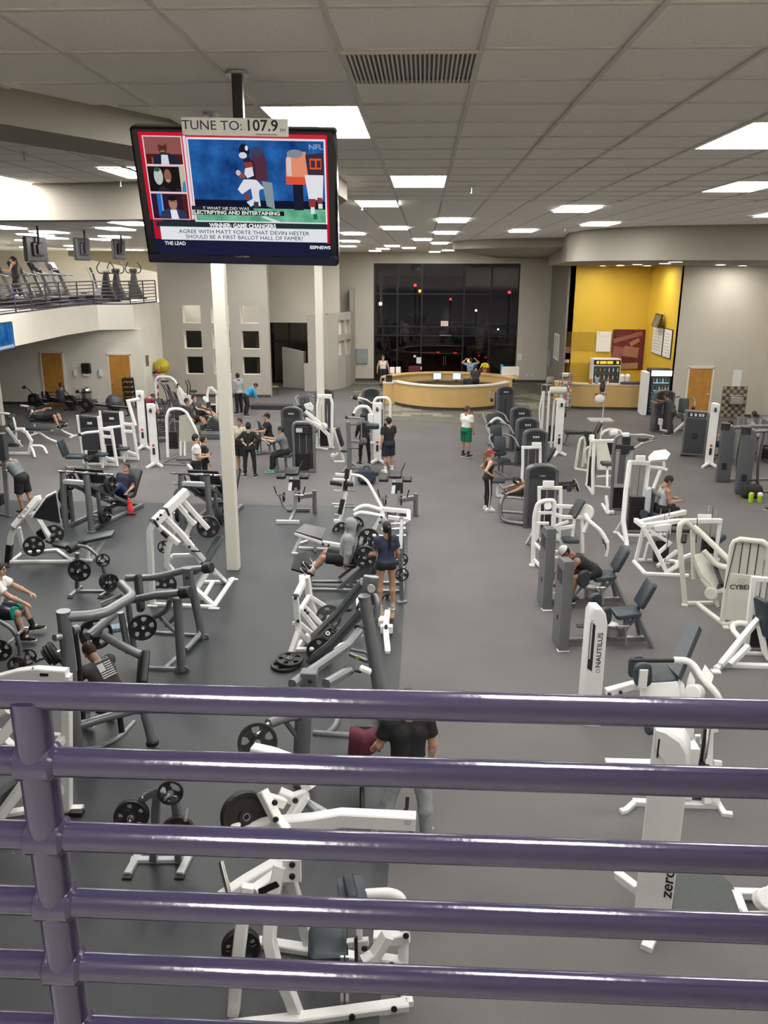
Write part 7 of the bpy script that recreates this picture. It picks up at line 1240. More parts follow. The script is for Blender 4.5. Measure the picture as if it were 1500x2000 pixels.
k.beam('base',SILVER,.08,[(314,906),(346,892)],[(313,907),(368,909)]); k.beam('front_leg',WHITE,.09,[(355,895,Y0-.2),(374,916)]); k.box('step',GREY,gr(362,896,.2)-k.o,(.55,.3,.1)); k.beam('post',WHITE,.06,[(353,862,Y0),(353,890,Y0)],[(361,862,Y0),(361,890,Y0)])
def dark_shroud(px,py,label,rz):
    k = K('selector_machine',label,'gym machine',px,py,rz=rz)
    k.beam('left_post',WHITE,.07,[V((-.55,.3,.03)),V((-.62,.3,1.65))]); MB().prism([(-.55,.5),(.05,.5),(.05,1.5),(-.0,1.62),(-.5,1.66),(-.55,1.6)],.1,M=frame((1,0,0),None,(0,-1,0)),c=(0,.3,0),bev=.02).build('shroud',SHROUD,k.r); k.box('cap_panel',DARK,V((-.25,.24,1.45)),(.56,.03,.3)); k.box('instruction_sticker',LGREY,V((-.22,.22,1.4)),(.16,.01,.08)); weight_stack(k,(-.28,.3,.06),.4,.16,.42,10,1.2)
    k.beam('middle_post',WHITE,.12,[V((.2,.1,.03)),V((.15,.1,1.65))]); k.beam('right_post',WHITE,.08,[V((.62,0,.03)),V((.52,.05,1.3))]); k.beam('cross_plate',WHITE,.09,[V((.15,.1,1.25)),V((.52,.06,1.22))],[V((.15,.1,1.0)),V((.54,.06,.98))],[V((.2,.1,.3)),V((.6,0,.2))]); k.tube('lever',WHITE,.045,[V((.15,-.05,1.18)),V((-.25,-.1,1.15)),V((-.42,-.1,1.1))]); k.cyl('lever_grip',BLACK,V((-.40,-.1,1.1)),V((-.48,-.1,1.08)),.05); k.beam('base',WHITE,.08,[V((-.6,.3,.05)),V((.6,.05,.05))]); k.pad('seat',PAD,V((.25,-.3,.48)),(.38,.36,.09)); k.beam('seat_post',WHITE,.07,[V((.25,-.3,.04)),V((.25,-.3,.44))]); return k
dark_shroud(192,912,'white framed machine with a dark shroud, nearer of the pair',.05); k = dark_shroud(234,900,'white framed machine with a dark shroud beside the white cable column',.05); k.beam('high_frame',WHITE,.09,[V((.62,.0,1.2)),V((.42,.1,2.0)),V((.75,.3,2.05))])
g = gr(146,918); k = K('leg_extension_seat','slate seat of a leg extension behind the leg press bar','gym machine',loc=(g.x,g.y,0)); k.pad('seat',PAD,V((.1,0,.45)),(.6,.45,.1)); k.pad('backrest',PAD,V((-.3,0,.72)),(.55,.42,.1),x=(-.3,0,1),z=(1,0,.3)); k.beam('post',WHITE,.07,[V((-.35,.2,.03)),V((-.4,.2,.95))],[V((.3,.2,.03)),V((.35,.2,.6))]); k.beam('base',WHITE,.07,[V((-.4,.2,.04)),V((.4,.2,.04))]); k.cyl('roller',BPAD,V((.5,-.25,.4)),V((.5,.25,.4)),.07)
def decline_bench(px,py,rz,label):
    k = K('decline_bench',label,'exercise bench',px,py,rz=rz); k.pad('pad',PAD,V((0,0,.55)),(1.5,.3,.08),x=(1,0,.05)); k.beam('spine',WHITE,.06,[V((-.75,0,.46)),V((.75,0,.5))]); k.beam('leg',WHITE,.06,[V((-.6,0,.46)),V((-.65,0,.05))]); k.tube('swept_leg',WHITE,.04,[V((.2,0,.46)),V((.6,-.1,.2)),V((1.05,-.15,.05))]); k.beam('foot',WHITE,.06,[V((-.65,-.3,.03)),V((-.65,.3,.03))],[V((1.05,-.4,.03)),V((1.05,.1,.03))]); k.tube('roller_arm',WHITE,.045,[V((-.6,0,.5)),V((-.65,0,.95)),V((-.8,0,1.1)),V((-1.1,0,1.12))])
    for z in (.72,1.02): k.pad('leg_pad',PAD,V((-.72,0,z)),(.16,.5,.16),e=.9)
    return k
decline_bench(66,866,.02,'white decline bench with slate leg pads, empty'); decline_bench(98,850,-.12,'white decline bench the man lies on')
DBL = gr(98,850)
k = K('hip_bench','small white bent frame bench machine beside the left column','exercise bench',40,888); k.beam('frame',WHITE,.09,[V((-.5,0,.05)),V((.3,0,.05)),V((.45,0,.5)),V((.3,0,.8)),V((.1,0,.88))]); k.tube('bow',WHITE,.045,[V((.45,-.1,.3)),V((.6,-.3,.25)),V((.75,-.5,.02))],[V((.4,.1,.3)),V((.75,.2,.28)),V((.9,.1,.02))]); k.pad('seat',BPAD,V((-.15,0,.35)),(.4,.4,.08)); k.panel('crank_arm',LGREY,[V((-.4,-.05,.95)),V((-.3,-.05,.98)),V((.15,-.05,.3)),V((.05,-.05,.26))],.05); k.box('knob_cap',WHITE,V((.1,0,.9)),(.3,.14,.09)); k.tube('rear_loop',WHITE,.045,[V((-.7,0,.02)),V((-.65,0,.5)),V((-.85,0,.55))])
# grey cable post the leaning man holds
k = K('cable_tower','grey cable post the man in the grey tank top leans on','gym machine',12,1008); Y0 = gr(12,1005).y; k.beam('post',SILVER,.1,[(16,1008),(10,930,Y0),(4,850,Y0)],[(-4,1000,Y0+.2),(-6,850,Y0+.2)]); k.box('shroud',SHROUD,(0,872,Y0),(.32,.2,.7)); k.beam('base',SILVER,.08,[(-20,1000),(22,1010)]); k.box('grip_ring',STEEL,(12,925,Y0-.08),(.08,.04,.2)); k.box('stack',BLACK,(-6,975,Y0+.1),(.3,.2,.3))
# rowing machines
def rower(px,py,rz,label):
    k = K('rowing_machine',label,'rowing machine',px,py,rz=rz); k.cyl('fan_cage',DARK,V((0,-.1,.38)),V((0,.1,.38)),.28,24); k.cyl('fan_hub',GREY,V((0,-.11,.38)),V((0,.11,.38)),.12); k.beam('rail',BLACK,.08,[V((.2,0,.42)),V((1.2,0,.36)),V((2.2,0,.34))]); k.beam('rail_strip',LGREY,.03,[V((.3,-.03,.465)),V((1.2,-.03,.405)),V((2.2,-.03,.385))]); k.beam('rear_leg',BLACK,.05,[V((2.1,0,.32)),V((2.2,0,.05))]); k.beam('rear_foot',BLACK,.05,[V((2.2,-.25,.03)),V((2.2,.25,.03))]); k.beam('front_foot',BLACK,.06,[V((-.1,-.35,.03)),V((-.1,.35,.03))]); k.beam('front_leg',BLACK,.06,[V((-.1,0,.03)),V((0,0,.3))]); k.tube('monitor_arm',BLACK,.02,[V((0,0,.6)),V((-.25,0,.85)),V((-.45,0,.92))]); k.box('monitor',BLACK,V((-.48,0,.92)),(.05,.2,.14)); k.pad('seat',BPAD,V((1.25,0,.46)),(.26,.32,.06)); k.tube('handle',BLACK,.016,[V((.35,-.25,.6)),V((.4,0,.62)),V((.35,.25,.6))])
    for s in (-1,1): k.box('foot_plate',BLACK,V((.45,s*.14,.42)),(.06,.12,.28),M=roty(-.6))
    return k
rower(68,796,-.28,'black rowing machine with a round fan, nearest the balcony column'); rower(92,790,-.28,'black rowing machine used by the woman with her hair up'); rower(140,800,-.3,'black rowing machine between the woman and the trash can'); rower(172,806,-.3,'black rowing machine beside the grey exercise ball')
# ellipticals and bikes
def elliptical(k,m1,m2,V0=V((0,0,0)),rz=0.0):
    M = rotz(rz)
    def w(v): return V0 + M @ V(v)
    k.beam('base',m1,.1,[w((-.9,0,.06)),w((.8,0,.06))]); k.beam('foot',m1,.07,[w((-.9,-.3,.04)),w((-.9,.3,.04))],[w((.8,-.3,.04)),w((.8,.3,.04))]); MB().lathe([(.0,-.12),(.3,-.12),(.34,-.06),(.34,.06),(.3,.12),(0,.12)],w((.5,0,.42)),M @ V((0,1,0)),20).build('flywheel_cover',m2,k.r); k.beam('mast',m1,.1,[w((.35,0,.3)),w((.15,0,1.35))]); k.box('console',DARK,w((.08,0,1.5)),(.08,.34,.26),M=M @ roty(-.4)); k.box('console_screen',LGREY,w((.03,0,1.51)),(.01,.2,.14),M=M @ roty(-.4))
    for s in (-1,1): k.beam('pedal_arm',m2,.06,[w((.5,s*.2,.35+s*.1)),w((-.7,s*.2,.28))]); k.box('pedal',BLACK,w((-.3,s*.2,.36+s*.04)),(.36,.14,.05),M=M); k.tube('swing_handle',m2,.022,[w((-.25,s*.26,.3)),w((.1,s*.28,.9)),w((.0,s*.28,1.35)),w((-.15,s*.25,1.65))])
for (px,py,rz,lab) in ((318,862,.5,'dark grey elliptical trainer behind the white cable column'),(343,846,.5,'dark grey elliptical trainer beside the recumbent man'),(329,826,.5,'dark grey elliptical trainer in front of the cream arched machine')):
    k = K('elliptical_trainer',lab,'elliptical trainer',px,py,rz=rz); elliptical(k,GREY,SHROUD)
g = gr(330,800); k = K('vibration_arch_machine','cream arched weight machine against the taupe partition wall','gym machine',loc=(g.x,g.y,0)); k.tube('arch',WHITE,.06,[V((-.55,0,.02)),V((-.55,0,1.3)),V((-.4,0,1.5)),V((.15,0,1.5)),V((.35,0,1.35)),V((.75,0,.5)),V((.8,0,.02))]); k.panel('side_shroud',mat('beige_plastic',(.42,.41,.34),.5),[V((-.45,.05,.4)),V((.5,.05,.4)),V((.3,.05,1.3)),V((-.4,.05,1.4))],.05); k.box('slot',DARK,V((-.1,-.0,1.3)),(.35,.03,.06)); k.beam('base',WHITE,.08,[V((-.6,0,.04)),V((.9,0,.04))]); k.pad('seat',PAD,V((.3,-.4,.5)),(.4,.36,.08)); k.beam('seat_post',WHITE,.06,[V((.3,-.4,.04)),V((.3,-.4,.46))]); k.beam('foot',WHITE,.06,[V((.3,-.5,.03)),V((.3,.05,.03))])
g = gr(366,800); k = K('upright_bike','white upright stepper bike with black handles by the partition wall','exercise bike',loc=(g.x,g.y,0)); k.panel('body',WHITE,[V((-.4,0,.1)),V((.45,0,.1)),V((.3,0,.6)),V((-.1,0,.75)),V((-.3,0,1.05)),V((-.4,0,1.0))],.2)
for s in (-1,1): k.tube('handle',BLACK,.025,[V((.1,s*.2,.7)),V((.15,s*.22,1.1)),V((.05,s*.2,1.35))])
k.beam('base',GREY,.08,[V((-.5,0,.04)),V((.5,0,.04))]); k.pad('seat',BPAD,V((.35,0,.85)),(.28,.24,.09)); k.beam('seat_post',GREY,.05,[V((.35,0,.5)),V((.35,0,.82))]); k.box('console',DARK,V((-.36,0,1.1)),(.06,.26,.2))
k = K('abdominal_crunch_machine','white crunch machine with bent top beam left of the hooded visitor','gym machine',415,812); Y0 = gr(415,812).y; k.beam('post',WHITE,.1,[(407,806,Y0),(405,770,Y0),(408,758,Y0),(413,757,Y0),(427,770,Y0)]); k.beam('rear_post',WHITE,.08,[(424,808,Y0),(423,772,Y0)]); k.beam('bars',WHITE,.06,[(406,790,Y0),(424,790,Y0)]); k.box('stack',DARK,(416,800,Y0+.1),(.34,.14,.5)); k.cyl('round_pad',WHITE,(401,782,Y0-.1),(404,780,Y0-.1),.18); k.pad('seat',PAD,(404,800,Y0-.2),(.36,.36,.08)); k.beam('base',WHITE,.07,[(398,814),(428,814)]); k.beam('seat_post',WHITE,.06,[(404,802,Y0-.2),(404,814,Y0-.1)])
for (px,py,w_,lab) in ((418,838,1.0,'grey step platform in front of the crunch machine'),(424,856,1.2,'wide grey step platform behind the cream column')):
    g = gr(px,py); tag(MB().box((0,0,.12),(w_,.5,.24),bev=.03).build('aerobic_step',GREY),lab,'step').location = (g.x,g.y,0)
g = gr(395,850); k = K('recumbent_bike','dark grey recumbent bike with its rider','exercise bike',loc=(g.x,g.y,0),rz=-.1); k.beam('base',GREY,.1,[V((-.7,0,.08)),V((.8,0,.08))]); k.panel('body',SHROUD,[V((.2,0,.1)),V((.8,0,.1)),V((.75,0,.55)),V((.45,0,.75)),V((.2,0,.4))],.22); k.pad('seat',BPAD,V((-.4,0,.5)),(.42,.42,.09)); k.pad('backrest',BPAD,V((-.68,0,.85)),(.6,.42,.09),x=(-.25,0,1),z=(1,0,.25)); k.beam('seat_post',GREY,.1,[V((-.4,0,.08)),V((-.4,0,.46))]); k.tube('mast',GREY,.03,[V((.5,0,.6)),V((.35,0,1.15))]); k.box('console',DARK,V((.33,0,1.2)),(.06,.3,.22)); k.beam('foot',GREY,.07,[V((-.7,-.25,.04)),V((-.7,.25,.04))],[V((.8,-.25,.04)),V((.8,.25,.04))])
for s in (-1,1): k.box('pedal',BLACK,V((.55+s*.12,s*.2,.35)),(.2,.1,.03)); k.tube('side_handle',BLACK,.016,[V((-.45,s*.22,.5)),V((-.35,s*.3,.75)),V((-.2,s*.3,.75))])
RBK = k
# ================================================================== CARDIO BALCONY
BZ = 4.64
tag(MB().box((0,0,.08),(2.6,7.2,.16),bev=.01).build('cardio_riser',mat('riser_carpet',(.03,.028,.04),.8)),'low dark riser platform under the row of treadmills','platform').location = (-16.5,36.9,BZ)
def treadmill(X,Y,label):
    k = K('treadmill',label,'treadmill',loc=(X,Y,BZ+.16),rz=PI/2); q = 1.15
    k.box('deck',BLACK,V((0,-.1,.12)),(.85,2.0,.2),bev=.03); k.box('belt',RUBBER,V((0,-.15,.225)),(.55,1.7,.012)); k.box('motor_hood',SHROUD,V((0,.8,.26)),(.85,.45,.24),bev=.05)
    for s in (-1,1): k.beam('upright',SILVER,.15,[V((s*.40,.45,.2)),V((s*.38,.85,1.3))]); k.tube('handrail',SILVER,.035,[V((s*.38,.8,1.2)),V((s*.38,.15,1.1))])
    k.box('console',DARK,V((0,.95,1.48)),(.8,.16,.5),M=rotx(-.5),bev=.05); k.box('screen',GREY,V((0,.86,1.53)),(.42,.02,.26),M=rotx(-.5)); k.beam('cross_bar',SILVER,.06,[V((-.38,.8,1.15)),V((.38,.8,1.15))]); k.box('paper_pocket',PAPER,V((0,.93,1.12)),(.2,.02,.16)); return k
for i,Y_ in enumerate((33.9,35.7,37.5,39.3)): treadmill(-16.5,Y_,['grey treadmill at the end of the row, under the jogging woman','second grey treadmill from the jogging woman','third grey treadmill from the jogging woman','grey treadmill at the end of the row beside the climbers'][i])
for i,(X_,Y_) in enumerate(((-15.6,39.3+1.9),(-15.6,42.6),(-15.5,44.9))):
    k = K('stair_climber',['dark climber with a white console on the balcony','dark tapering climber in the middle of three on the balcony','dark tapering climber nearest the end of the balcony'][i],'stair climber',loc=(X_,Y_,BZ))
    MB().prism([(-.36,0),(.48,0),(.14,.8),(.06,1.4),(-.08,1.4),(-.22,.75)],.36,M=frame((1,0,0),None,(0,-1,0)),c=(0,0,0),bev=.04).build('tapered_body',DARK,k.r); k.box('console',PAPER if i == 0 else DARK,V((-.02,-.02,1.48)),(.42,.18,.2),bev=.06)
    for s in (-1,1): k.tube('handle',BLACK,.026,[V((0,-.02,1.34)),V((s*.36,-.05,1.36)),V((s*.45,-.05,1.62)),V((s*.24,-.05,1.9))]); k.box('pedal',BLACK,V((s*.3,-.3,.3)),(.16,.4,.06))
    k.beam('base',BLACK,.12,[V((-.5,0,.06)),V((.6,0,.06))])
    if i == 0: elliptical(k,GREY,LGREY,V((-.75,-.2,0)),.4)
for i,(px,py,w_) in enumerate(((72,441,1.0),(164,450,.95),(236,460,.9))):
    g = gr(px,py,CZ); t = thing('hung_television',['hung television seen from behind, above the treadmills','hung television seen from behind, above the white climber','hung television seen from behind, above the dark climbers'][i],'television',(g.x,g.y,CZ),(1.42,1.55,1.52)[i])
    zt = at(px,487,g.y).z - CZ; MB().box((0,.1,zt),(.80,.10,.54),bev=.02).build('housing',DARK,t); MB().box((0,.04,zt),(.4,.06,.3),bev=.02).build('back_cover',BLACK,t); MB().tube([(0,0,0),(0,0,zt+.1)],.026,8).build('ceiling_pole',BLACK,t); MB().box((0,.02,zt),(.14,.08,.2)).build('bracket',BLACK,t); MB().box((0,.156,zt),(.74,.006,.48)).build('screen',emat('balcony_screen_glow',C(.06,.09,.15)),t,smooth=False)
# ================================================================== SMALL THINGS ON THE FLOOR
g = gr(255,1003); b = thing('water_bottle','red water bottle standing beside the grey leg press','bottle',(g.x,g.y,.008)); PK = mat('coral_plastic',(.75,.06,.06),.4); MB().lathe([(.07,0),(.075,.02),(.075,.22),(.055,.26),(.055,.3),(.06,.33),(.0,.36)],n=16).build('body',PK,b); MB().lathe([(.05,.3),(.05,.36),(.035,.40),(0,.40)],n=14).build('cap',PK,b)
tag(MB().box((0,0,.03),(.24,.16,.06),bev=.01).build('notebook',mat('dark_red_cover',(.12,.02,.02),.6)),'dark red notebook under the red water bottle','notebook').location = (g.x+.05,g.y-.12,.008)
g = gr(716,944); b = thing('gym_bag','navy gym backpack on the floor by the standing hip machine','bag',(g.x,g.y,0)); NV = mat('navy_nylon',(.012,.02,.045),.7,noise=.2,scale=12); MB().pad((0,0,.22),(.55,.38,.44),e=.8).build('body',NV,b); MB().tube([(-.12,0,.42),(-.06,0,.52),(.06,0,.52),(.12,0,.42)],.018,8).build('handle',NV,b); MB().pad((0,-.2,.15),(.36,.1,.22),M=rotx(PI/2),e=.5).build('pocket',NV,b)
g = gr(1466,972); b = thing('gym_bag','black gym bag at the foot of the dark grey cable column','bag',(g.x,g.y,0)); MB().pad((0,0,.2),(.6,.34,.4),e=.7).build('body',mat('black_nylon',(.012,.012,.013),.7),b); MB().tube([(-.2,0,.36),(-.1,0,.5),(.1,0,.5),(.2,0,.36)],.018,8).build('handle',mat('black_nylon',(.012,.012,.013),.7),b)
LIME = mat('lime_plastic',(.40,.65,.03),.35)
for (px,lab) in ((1459,'lime green shaker bottle in front of the black gym bag'),(1476,'lime green bottle with a pale top beside the black gym bag')):
    g = gr(px,976); t = thing('shaker_bottle',lab,'bottle',(g.x,g.y-.25,0)); MB().lathe([(.06,0),(.065,.02),(.07,.2),(0,.2)],n=14).build('body',LIME,t); MB().lathe([(.07,.2),(.065,.26),(.03,.28),(0,.28)],n=14).build('lid',PAPER if px > 1470 else LIME,t)
g = gr(730,1210); t = thing('tissue_scrap','small white tissue scrap on the rubber floor','tissue',gr(52,1227)); MB().pad((0,0,.015),(.09,.05,.012),e=.6).build('scrap',PAPER,t)
# maroon shirt hung on the grey press
def cloth_mesh():
    b = MB(); n,m = 12,10; vs = []
    for i in range(n+1):
        for j in range(m+1):
            u,v = i/n,j/m; x = (u-.5)*.34; fold = .025*math.sin(u*9+v*2); y = -.06-.06*math.cos((u-.5)*2.2) + fold; z = .10 - v*.42*(.75+.25*math.sin(u*5)) ; 
            if v < .25: y += (.25-v)*.55; z = .10 - v*.1
            vs.append((x*(1.0+.15*v),y,z))
    fs = [(i*(m+1)+j,(i+1)*(m+1)+j,(i+1)*(m+1)+j+1,i*(m+1)+j+1) for i in range(n) for j in range(m)]
    k = len(vs); vs2 = [(x,y+.012,z) for x,y,z in vs]; fs2 = [tuple(reversed([q+k for q in f])) for f in fs]
    edge = [i*(m+1) for i in range(n+1)] + [n*(m+1)+j for j in range(1,m+1)] + [i*(m+1)+m for i in range(n-1,-1,-1)] + [j for j in range(m-1,0,-1)]
    side = [(edge[q-1],edge[q-1]+k,edge[q]+k,edge[q]) for q in range(len(edge))]
    b.add(vs+vs2,fs+fs2+side); return b
o = cloth_mesh().build('hung_shirt',MAROON,ang=80); o.location = pad_post_top; tag(o,'crumpled maroon shirt hung over the pad of the grey press','shirt')
# ================================================================== PARKING LOT AT NIGHT
slab('ground',-30,30,50,85,-.25,-.05,mat('night_asphalt',(.012,.012,.013),.7),'dark parking lot outside the entrance window')
def car(X,Y,rz,lab,col):
    k = K('parked_car',lab,'car',loc=(X,Y,-.05),rz=rz); m = mat('car_paint_%d' % int(col[0]*1000),col,.25,.2); MB().prism([(-2.1,.3),(2.1,.3),(2.15,.75),(1.9,.92),(1.2,.98),(.6,1.45),(-1.0,1.5),(-1.7,1.0),(-2.15,.9)],1.7,M=frame((1,0,0),None,(0,-1,0)),bev=.08).build('body',m,k.r)
    for x in (-1.35,1.35):
        for s in (-1,1): k.cyl('wheel',RUBBER,V((x,s*.72,.32)),V((x,s*.9,.32)),.32)
    MB().prism([(-.95,1.0),(1.05,1.0),(.55,1.4),(-.85,1.42)],1.74,M=frame((1,0,0),None,(0,-1,0))).build('side_glass',BLACK,k.r)
    for s in (-1,1): k.box('tail_light',emat('tail_red',(1,.03,.05),.5),V((-2.16,s*.6,.75)),(.04,.25,.1)); k.box('head_light',mat('lamp_glass',(.5,.5,.5),.1),V((2.14,s*.6,.68)),(.04,.25,.12))
car(-4.5,56,.1,'dark parked car seen through the entrance window at its left side',(.03,.03,.035)); car(2.0,60,1.4,'parked car with red tail lights seen through the entrance window',(.02,.02,.025)); car(6,56,.3,'dark parked car seen through the right part of the entrance window',(.04,.04,.045)); car(-9.5,54,.2,'pale parked van seen through the side entrance',(.12,.12,.12))
def lamp(X,Y,z,col,s,lab,r=.12):
    t = thing('street_light',lab,'street light',(X,Y,-.05)); MB().tube([(0,0,0),(0,0,z)],.05,6).build('pole',BLACK,t); MB().ball((0,0,z),r,10).build('lamp',emat('lamp_%d_%d' % (int(col[0]*10),int(col[1]*10)),col,s),t)
a = at(820,567,62); lamp(a.x,62,a.z,(1,.35,.05),3,'amber signal light on a pole in the night outside'); a = at(811,556,66); lamp(a.x,66,a.z,(1,.04,.05),3,'small red signal light on a pole outside, beside the amber one'); a = at(995,570,64); lamp(a.x,64,a.z,(1,.04,.05),3,'small red signal light on a pole outside, on the right'); a = at(880,583,62); lamp(a.x,62,a.z,(1,.04,.05),2.5,'small red signal light low outside the window',.09); a = at(930,605,58); lamp(a.x,58,a.z,(1,1,1),3,'tiny white lamp outside the right window bay',.08); a = at(743,592,62); lamp(a.x,62,a.z,(1,.95,.9),2,'white lamp cluster outside the left window bay',.14); a = at(916,703,54); lamp(a.x,54,a.z,(1,.35,.08),5,'bright orange lamp low outside the window behind the desk',.13); a = at(973,642,60); lamp(a.x,60,a.z,(1,1,1),3,'tiny white lamp outside the far right window bay',.07)
# ================================================================== PEOPLE
def surface_nets(d,o,h):
    """d: scalar grid (inside < 0), o origin, h cell -> verts, quads"""
    s = d < 0; nx,ny,nz = d.shape
    corners = [(i,j,k) for i in (0,1) for j in (0,1) for k in (0,1)]
    cs = sum(s[i:nx-1+i,j:ny-1+j,k:nz-1+k].astype(np.int8) for i,j,k in corners)
    act = (cs > 0) & (cs < 8); idx = -np.ones(act.shape,int); cells = np.argwhere(act); idx[act] = np.arange(len(cells))
    acc = np.zeros((len(cells),3)); cnt = np.zeros(len(cells))
    for (a,b) in [(p,q) for p in corners for q in corners if sum(abs(x-y) for x,y in zip(p,q)) == 1 and p < q]:
        pa,pb = cells+a,cells+b; da = d[pa[:,0],pa[:,1],pa[:,2]]; db = d[pb[:,0],pb[:,1],pb[:,2]]
        m = (da < 0) != (db < 0); t = np.where(m,da/np.where(m,da-db,1),0)
        acc += np.where(m[:,None],np.array(a)+(np.array(b)-np.array(a))*t[:,None],0); cnt += m
    V_ = (cells + acc/np.maximum(cnt,1)[:,None])*h + o
    F = []
    for ax in range(3):
        u,v = (ax+1) % 3,(ax+2) % 3
        sl = [slice(0,n-1) for n in d.shape]; sl2 = list(sl); sl[ax] = slice(0,d.shape[ax]-1); sl2[ax] = slice(1,d.shape[ax])
        A = s[tuple(sl)]; B = s[tuple(sl2)]; ch = np.argwhere(A != B); ch = ch[(ch[:,u] > 0) & (ch[:,v] > 0)]
        if not len(ch): continue
        e = np.zeros(3,int)
        def c(du,dv):
            q = ch.copy(); q[:,u] -= du; q[:,v] -= dv; return idx[q[:,0],q[:,1],q[:,2]]
        q = np.stack([c(1,1),c(0,1),c(0,0),c(1,0)],1); flip = ~A[ch[:,0],ch[:,1],ch[:,2]]; q[flip] = q[flip][:,::-1]; F.append(q)
    return V_,np.concatenate(F)
class Sdf:
    """prims: ('c', a, b, ra, rb) round cone, ('e', c, (rx,ry,rz), M) ellipsoid; cuts: planes (point, normal) keep the side opposite the normal"""
    def __init__(s): s.p = []; s.cuts = []; s.sub = []
    def cone(s,a,b,ra,rb=None,cut=False): s.p.append(('c',np.array(a,float),np.array(b,float),ra,ra if rb is None else rb,cut)); return s
    def ell(s,c,r,M=None): s.p.append(('e',np.array(c,float),np.array(r,float),None if M is None else np.array(M))); return s
    def mesh(s,h,k=.025):
        lo = np.min([np.minimum(q[1],q[2])-max(q[3],q[4]) if q[0] == 'c' else q[1]-q[2].max() for q in s.p],0)-3*h
        hi = np.max([np.maximum(q[1],q[2])+max(q[3],q[4]) if q[0] == 'c' else q[1]+q[2].max() for q in s.p],0)+3*h
        n = np.ceil((hi-lo)/h).astype(int)+1; D = np.full(n,.2)
        ax = [lo[i]+np.arange(n[i])*h for i in range(3)]
        for q in s.p:
            if q[0] == 'c': a,b = np.minimum(q[1],q[2])-max(q[3],q[4])-k-2*h,np.maximum(q[1],q[2])+max(q[3],q[4])+k+2*h
            else: a,b = q[1]-q[2].max()-k-2*h,q[1]+q[2].max()+k+2*h
            i0 = np.maximum(0,np.floor((a-lo)/h).astype(int)); i1 = np.minimum(n,np.ceil((b-lo)/h).astype(int)+1); sl = tuple(slice(x,y) for x,y in zip(i0,i1))
            P = np.stack(np.meshgrid(*[ax[i][sl[i]] for i in range(3)],indexing='ij'),-1)
            if q[0] == 'c':
                ba = q[2]-q[1]; L = max(ba @ ba,1e-9); t = np.clip(((P-q[1]) @ ba)/L,0,1); dd = np.linalg.norm(P-q[1]-t[...,None]*ba,axis=-1)-(q[3]+(q[4]-q[3])*t)
                if q[5]: dd = np.maximum(dd,((P-q[2]) @ ba)/math.sqrt(L))
            else:
                X = P-q[1]
                if q[3] is not None: X = X @ q[3]
                r = np.linalg.norm(X/q[2],axis=-1); dd = (r-1)*q[2].min()
            cur = D[sl]; hh = np.clip(.5+.5*(cur-dd)/k,0,1); D[sl] = cur*(1-hh)+dd*hh - k*hh*(1-hh)
        if s.cuts or s.sub:
            P = np.stack(np.meshgrid(*ax,indexing='ij'),-1)
            for (c,nrm) in s.cuts: nrm = np.array(nrm,float); D = np.maximum(D,(P-np.array(c)) @ (nrm/np.linalg.norm(nrm)))
            for (c,r) in s.sub: D = np.maximum(D,(1-np.linalg.norm((P-np.array(c))/np.array(r),axis=-1))*min(r))
        return surface_nets(D,lo,h)
def np_obj(name,parts,mats,parent):
    """parts: list of (verts, quads, material index or array)"""
    vs,fs,ms,o = [],[],[],0
    for (v,f,m) in parts:
        vs.append(v); fs.append(f+o); ms.append(np.full(len(f),m) if np.isscalar(m) else m); o += len(v)
    me = bpy.data.meshes.new(name); me.from_pydata(np.concatenate(vs).tolist(),[],np.concatenate(fs).tolist())
    for m in mats: me.materials.append(m)
    me.polygons.foreach_set('material_index',np.concatenate(ms).astype(np.int32)); me.polygons.foreach_set('use_smooth',[True]*len(me.polygons)); me.update()
    return link(name,me,parent)
# canonical head and hands
hs = Sdf(); hs.ell((0,-.012,.02),(.074,.096,.108)).ell((0,.022,-.062),(.056,.066,.058)).cone((0,.086,.022),(0,.104,-.016),.008,.015).ell((0,.072,.038),(.052,.022,.012)).cone((-.018,.082,-.056),(.018,.082,-.056),.009).ell((0,.078,-.088),(.022,.016,.016)).cone((0,-.03,-.07),(0,-.035,-.17),.054,.056)
for s_ in (-1,1): hs.ell((s_*.076,-.012,-.002),(.012,.024,.034)).ell((s_*.042,.055,-.02),(.026,.026,.022))
hs.sub = [((.031,.099,.017),(.015,.014,.010)),((-.031,.099,.017),(.015,.014,.010))]
HV,HF = hs.mesh(.0085,.018)
hc = HV[HF].mean(1); HM = np.zeros(len(HF),int)
HM[(np.abs(np.abs(hc[:,0])-.031) < .013) & (np.abs(hc[:,2]-.017) < .008) & (hc[:,1] > .06)] = 1
HM[(np.abs(hc[:,0]) < .024) & (np.abs(hc[:,2]+.056) < .008) & (hc[:,1] > .07)] = 2
HM[(np.abs(np.abs(hc[:,0])-.031) < .02) & (np.abs(hc[:,2]-.04) < .006) & (hc[:,1] > .07)] = 3
def hand_sdf(curl):
    s = Sdf(); s.cone((-.01,0,0),(.03,0,0),.026,.03); 
    for y in (-.026,-.009,.009,.026): s.cone((.02,y*.8,0),(.085,y,0),.016,.0125)
    for y,L in ((-.033,.055),(-.012,.07),(.011,.075),(.033,.068)):
        a = np.array((.085,y,0.)); ang = -curl; b = a+L*.5*np.array((math.cos(ang),0,math.sin(ang))); ang2 = -curl*2.1; c = b+L*.5*np.array((math.cos(ang2),0,math.sin(ang2))); s.cone(a,b,.0095,.009); s.cone(b,c,.009,.0075)
    a = np.array((.02,.03,-.004)); b = a+np.array((.03,.028,-.012)); c = b+np.array((.03,.008-.02*curl,-.012-.015*curl)); s.cone(a,b,.014,.012); s.cone(b,c,.011,.009); return s.mesh(.0055,.007)
HANDS = {'relax': hand_sdf(.45),'grip': hand_sdf(1.25)}
SKINS = {}
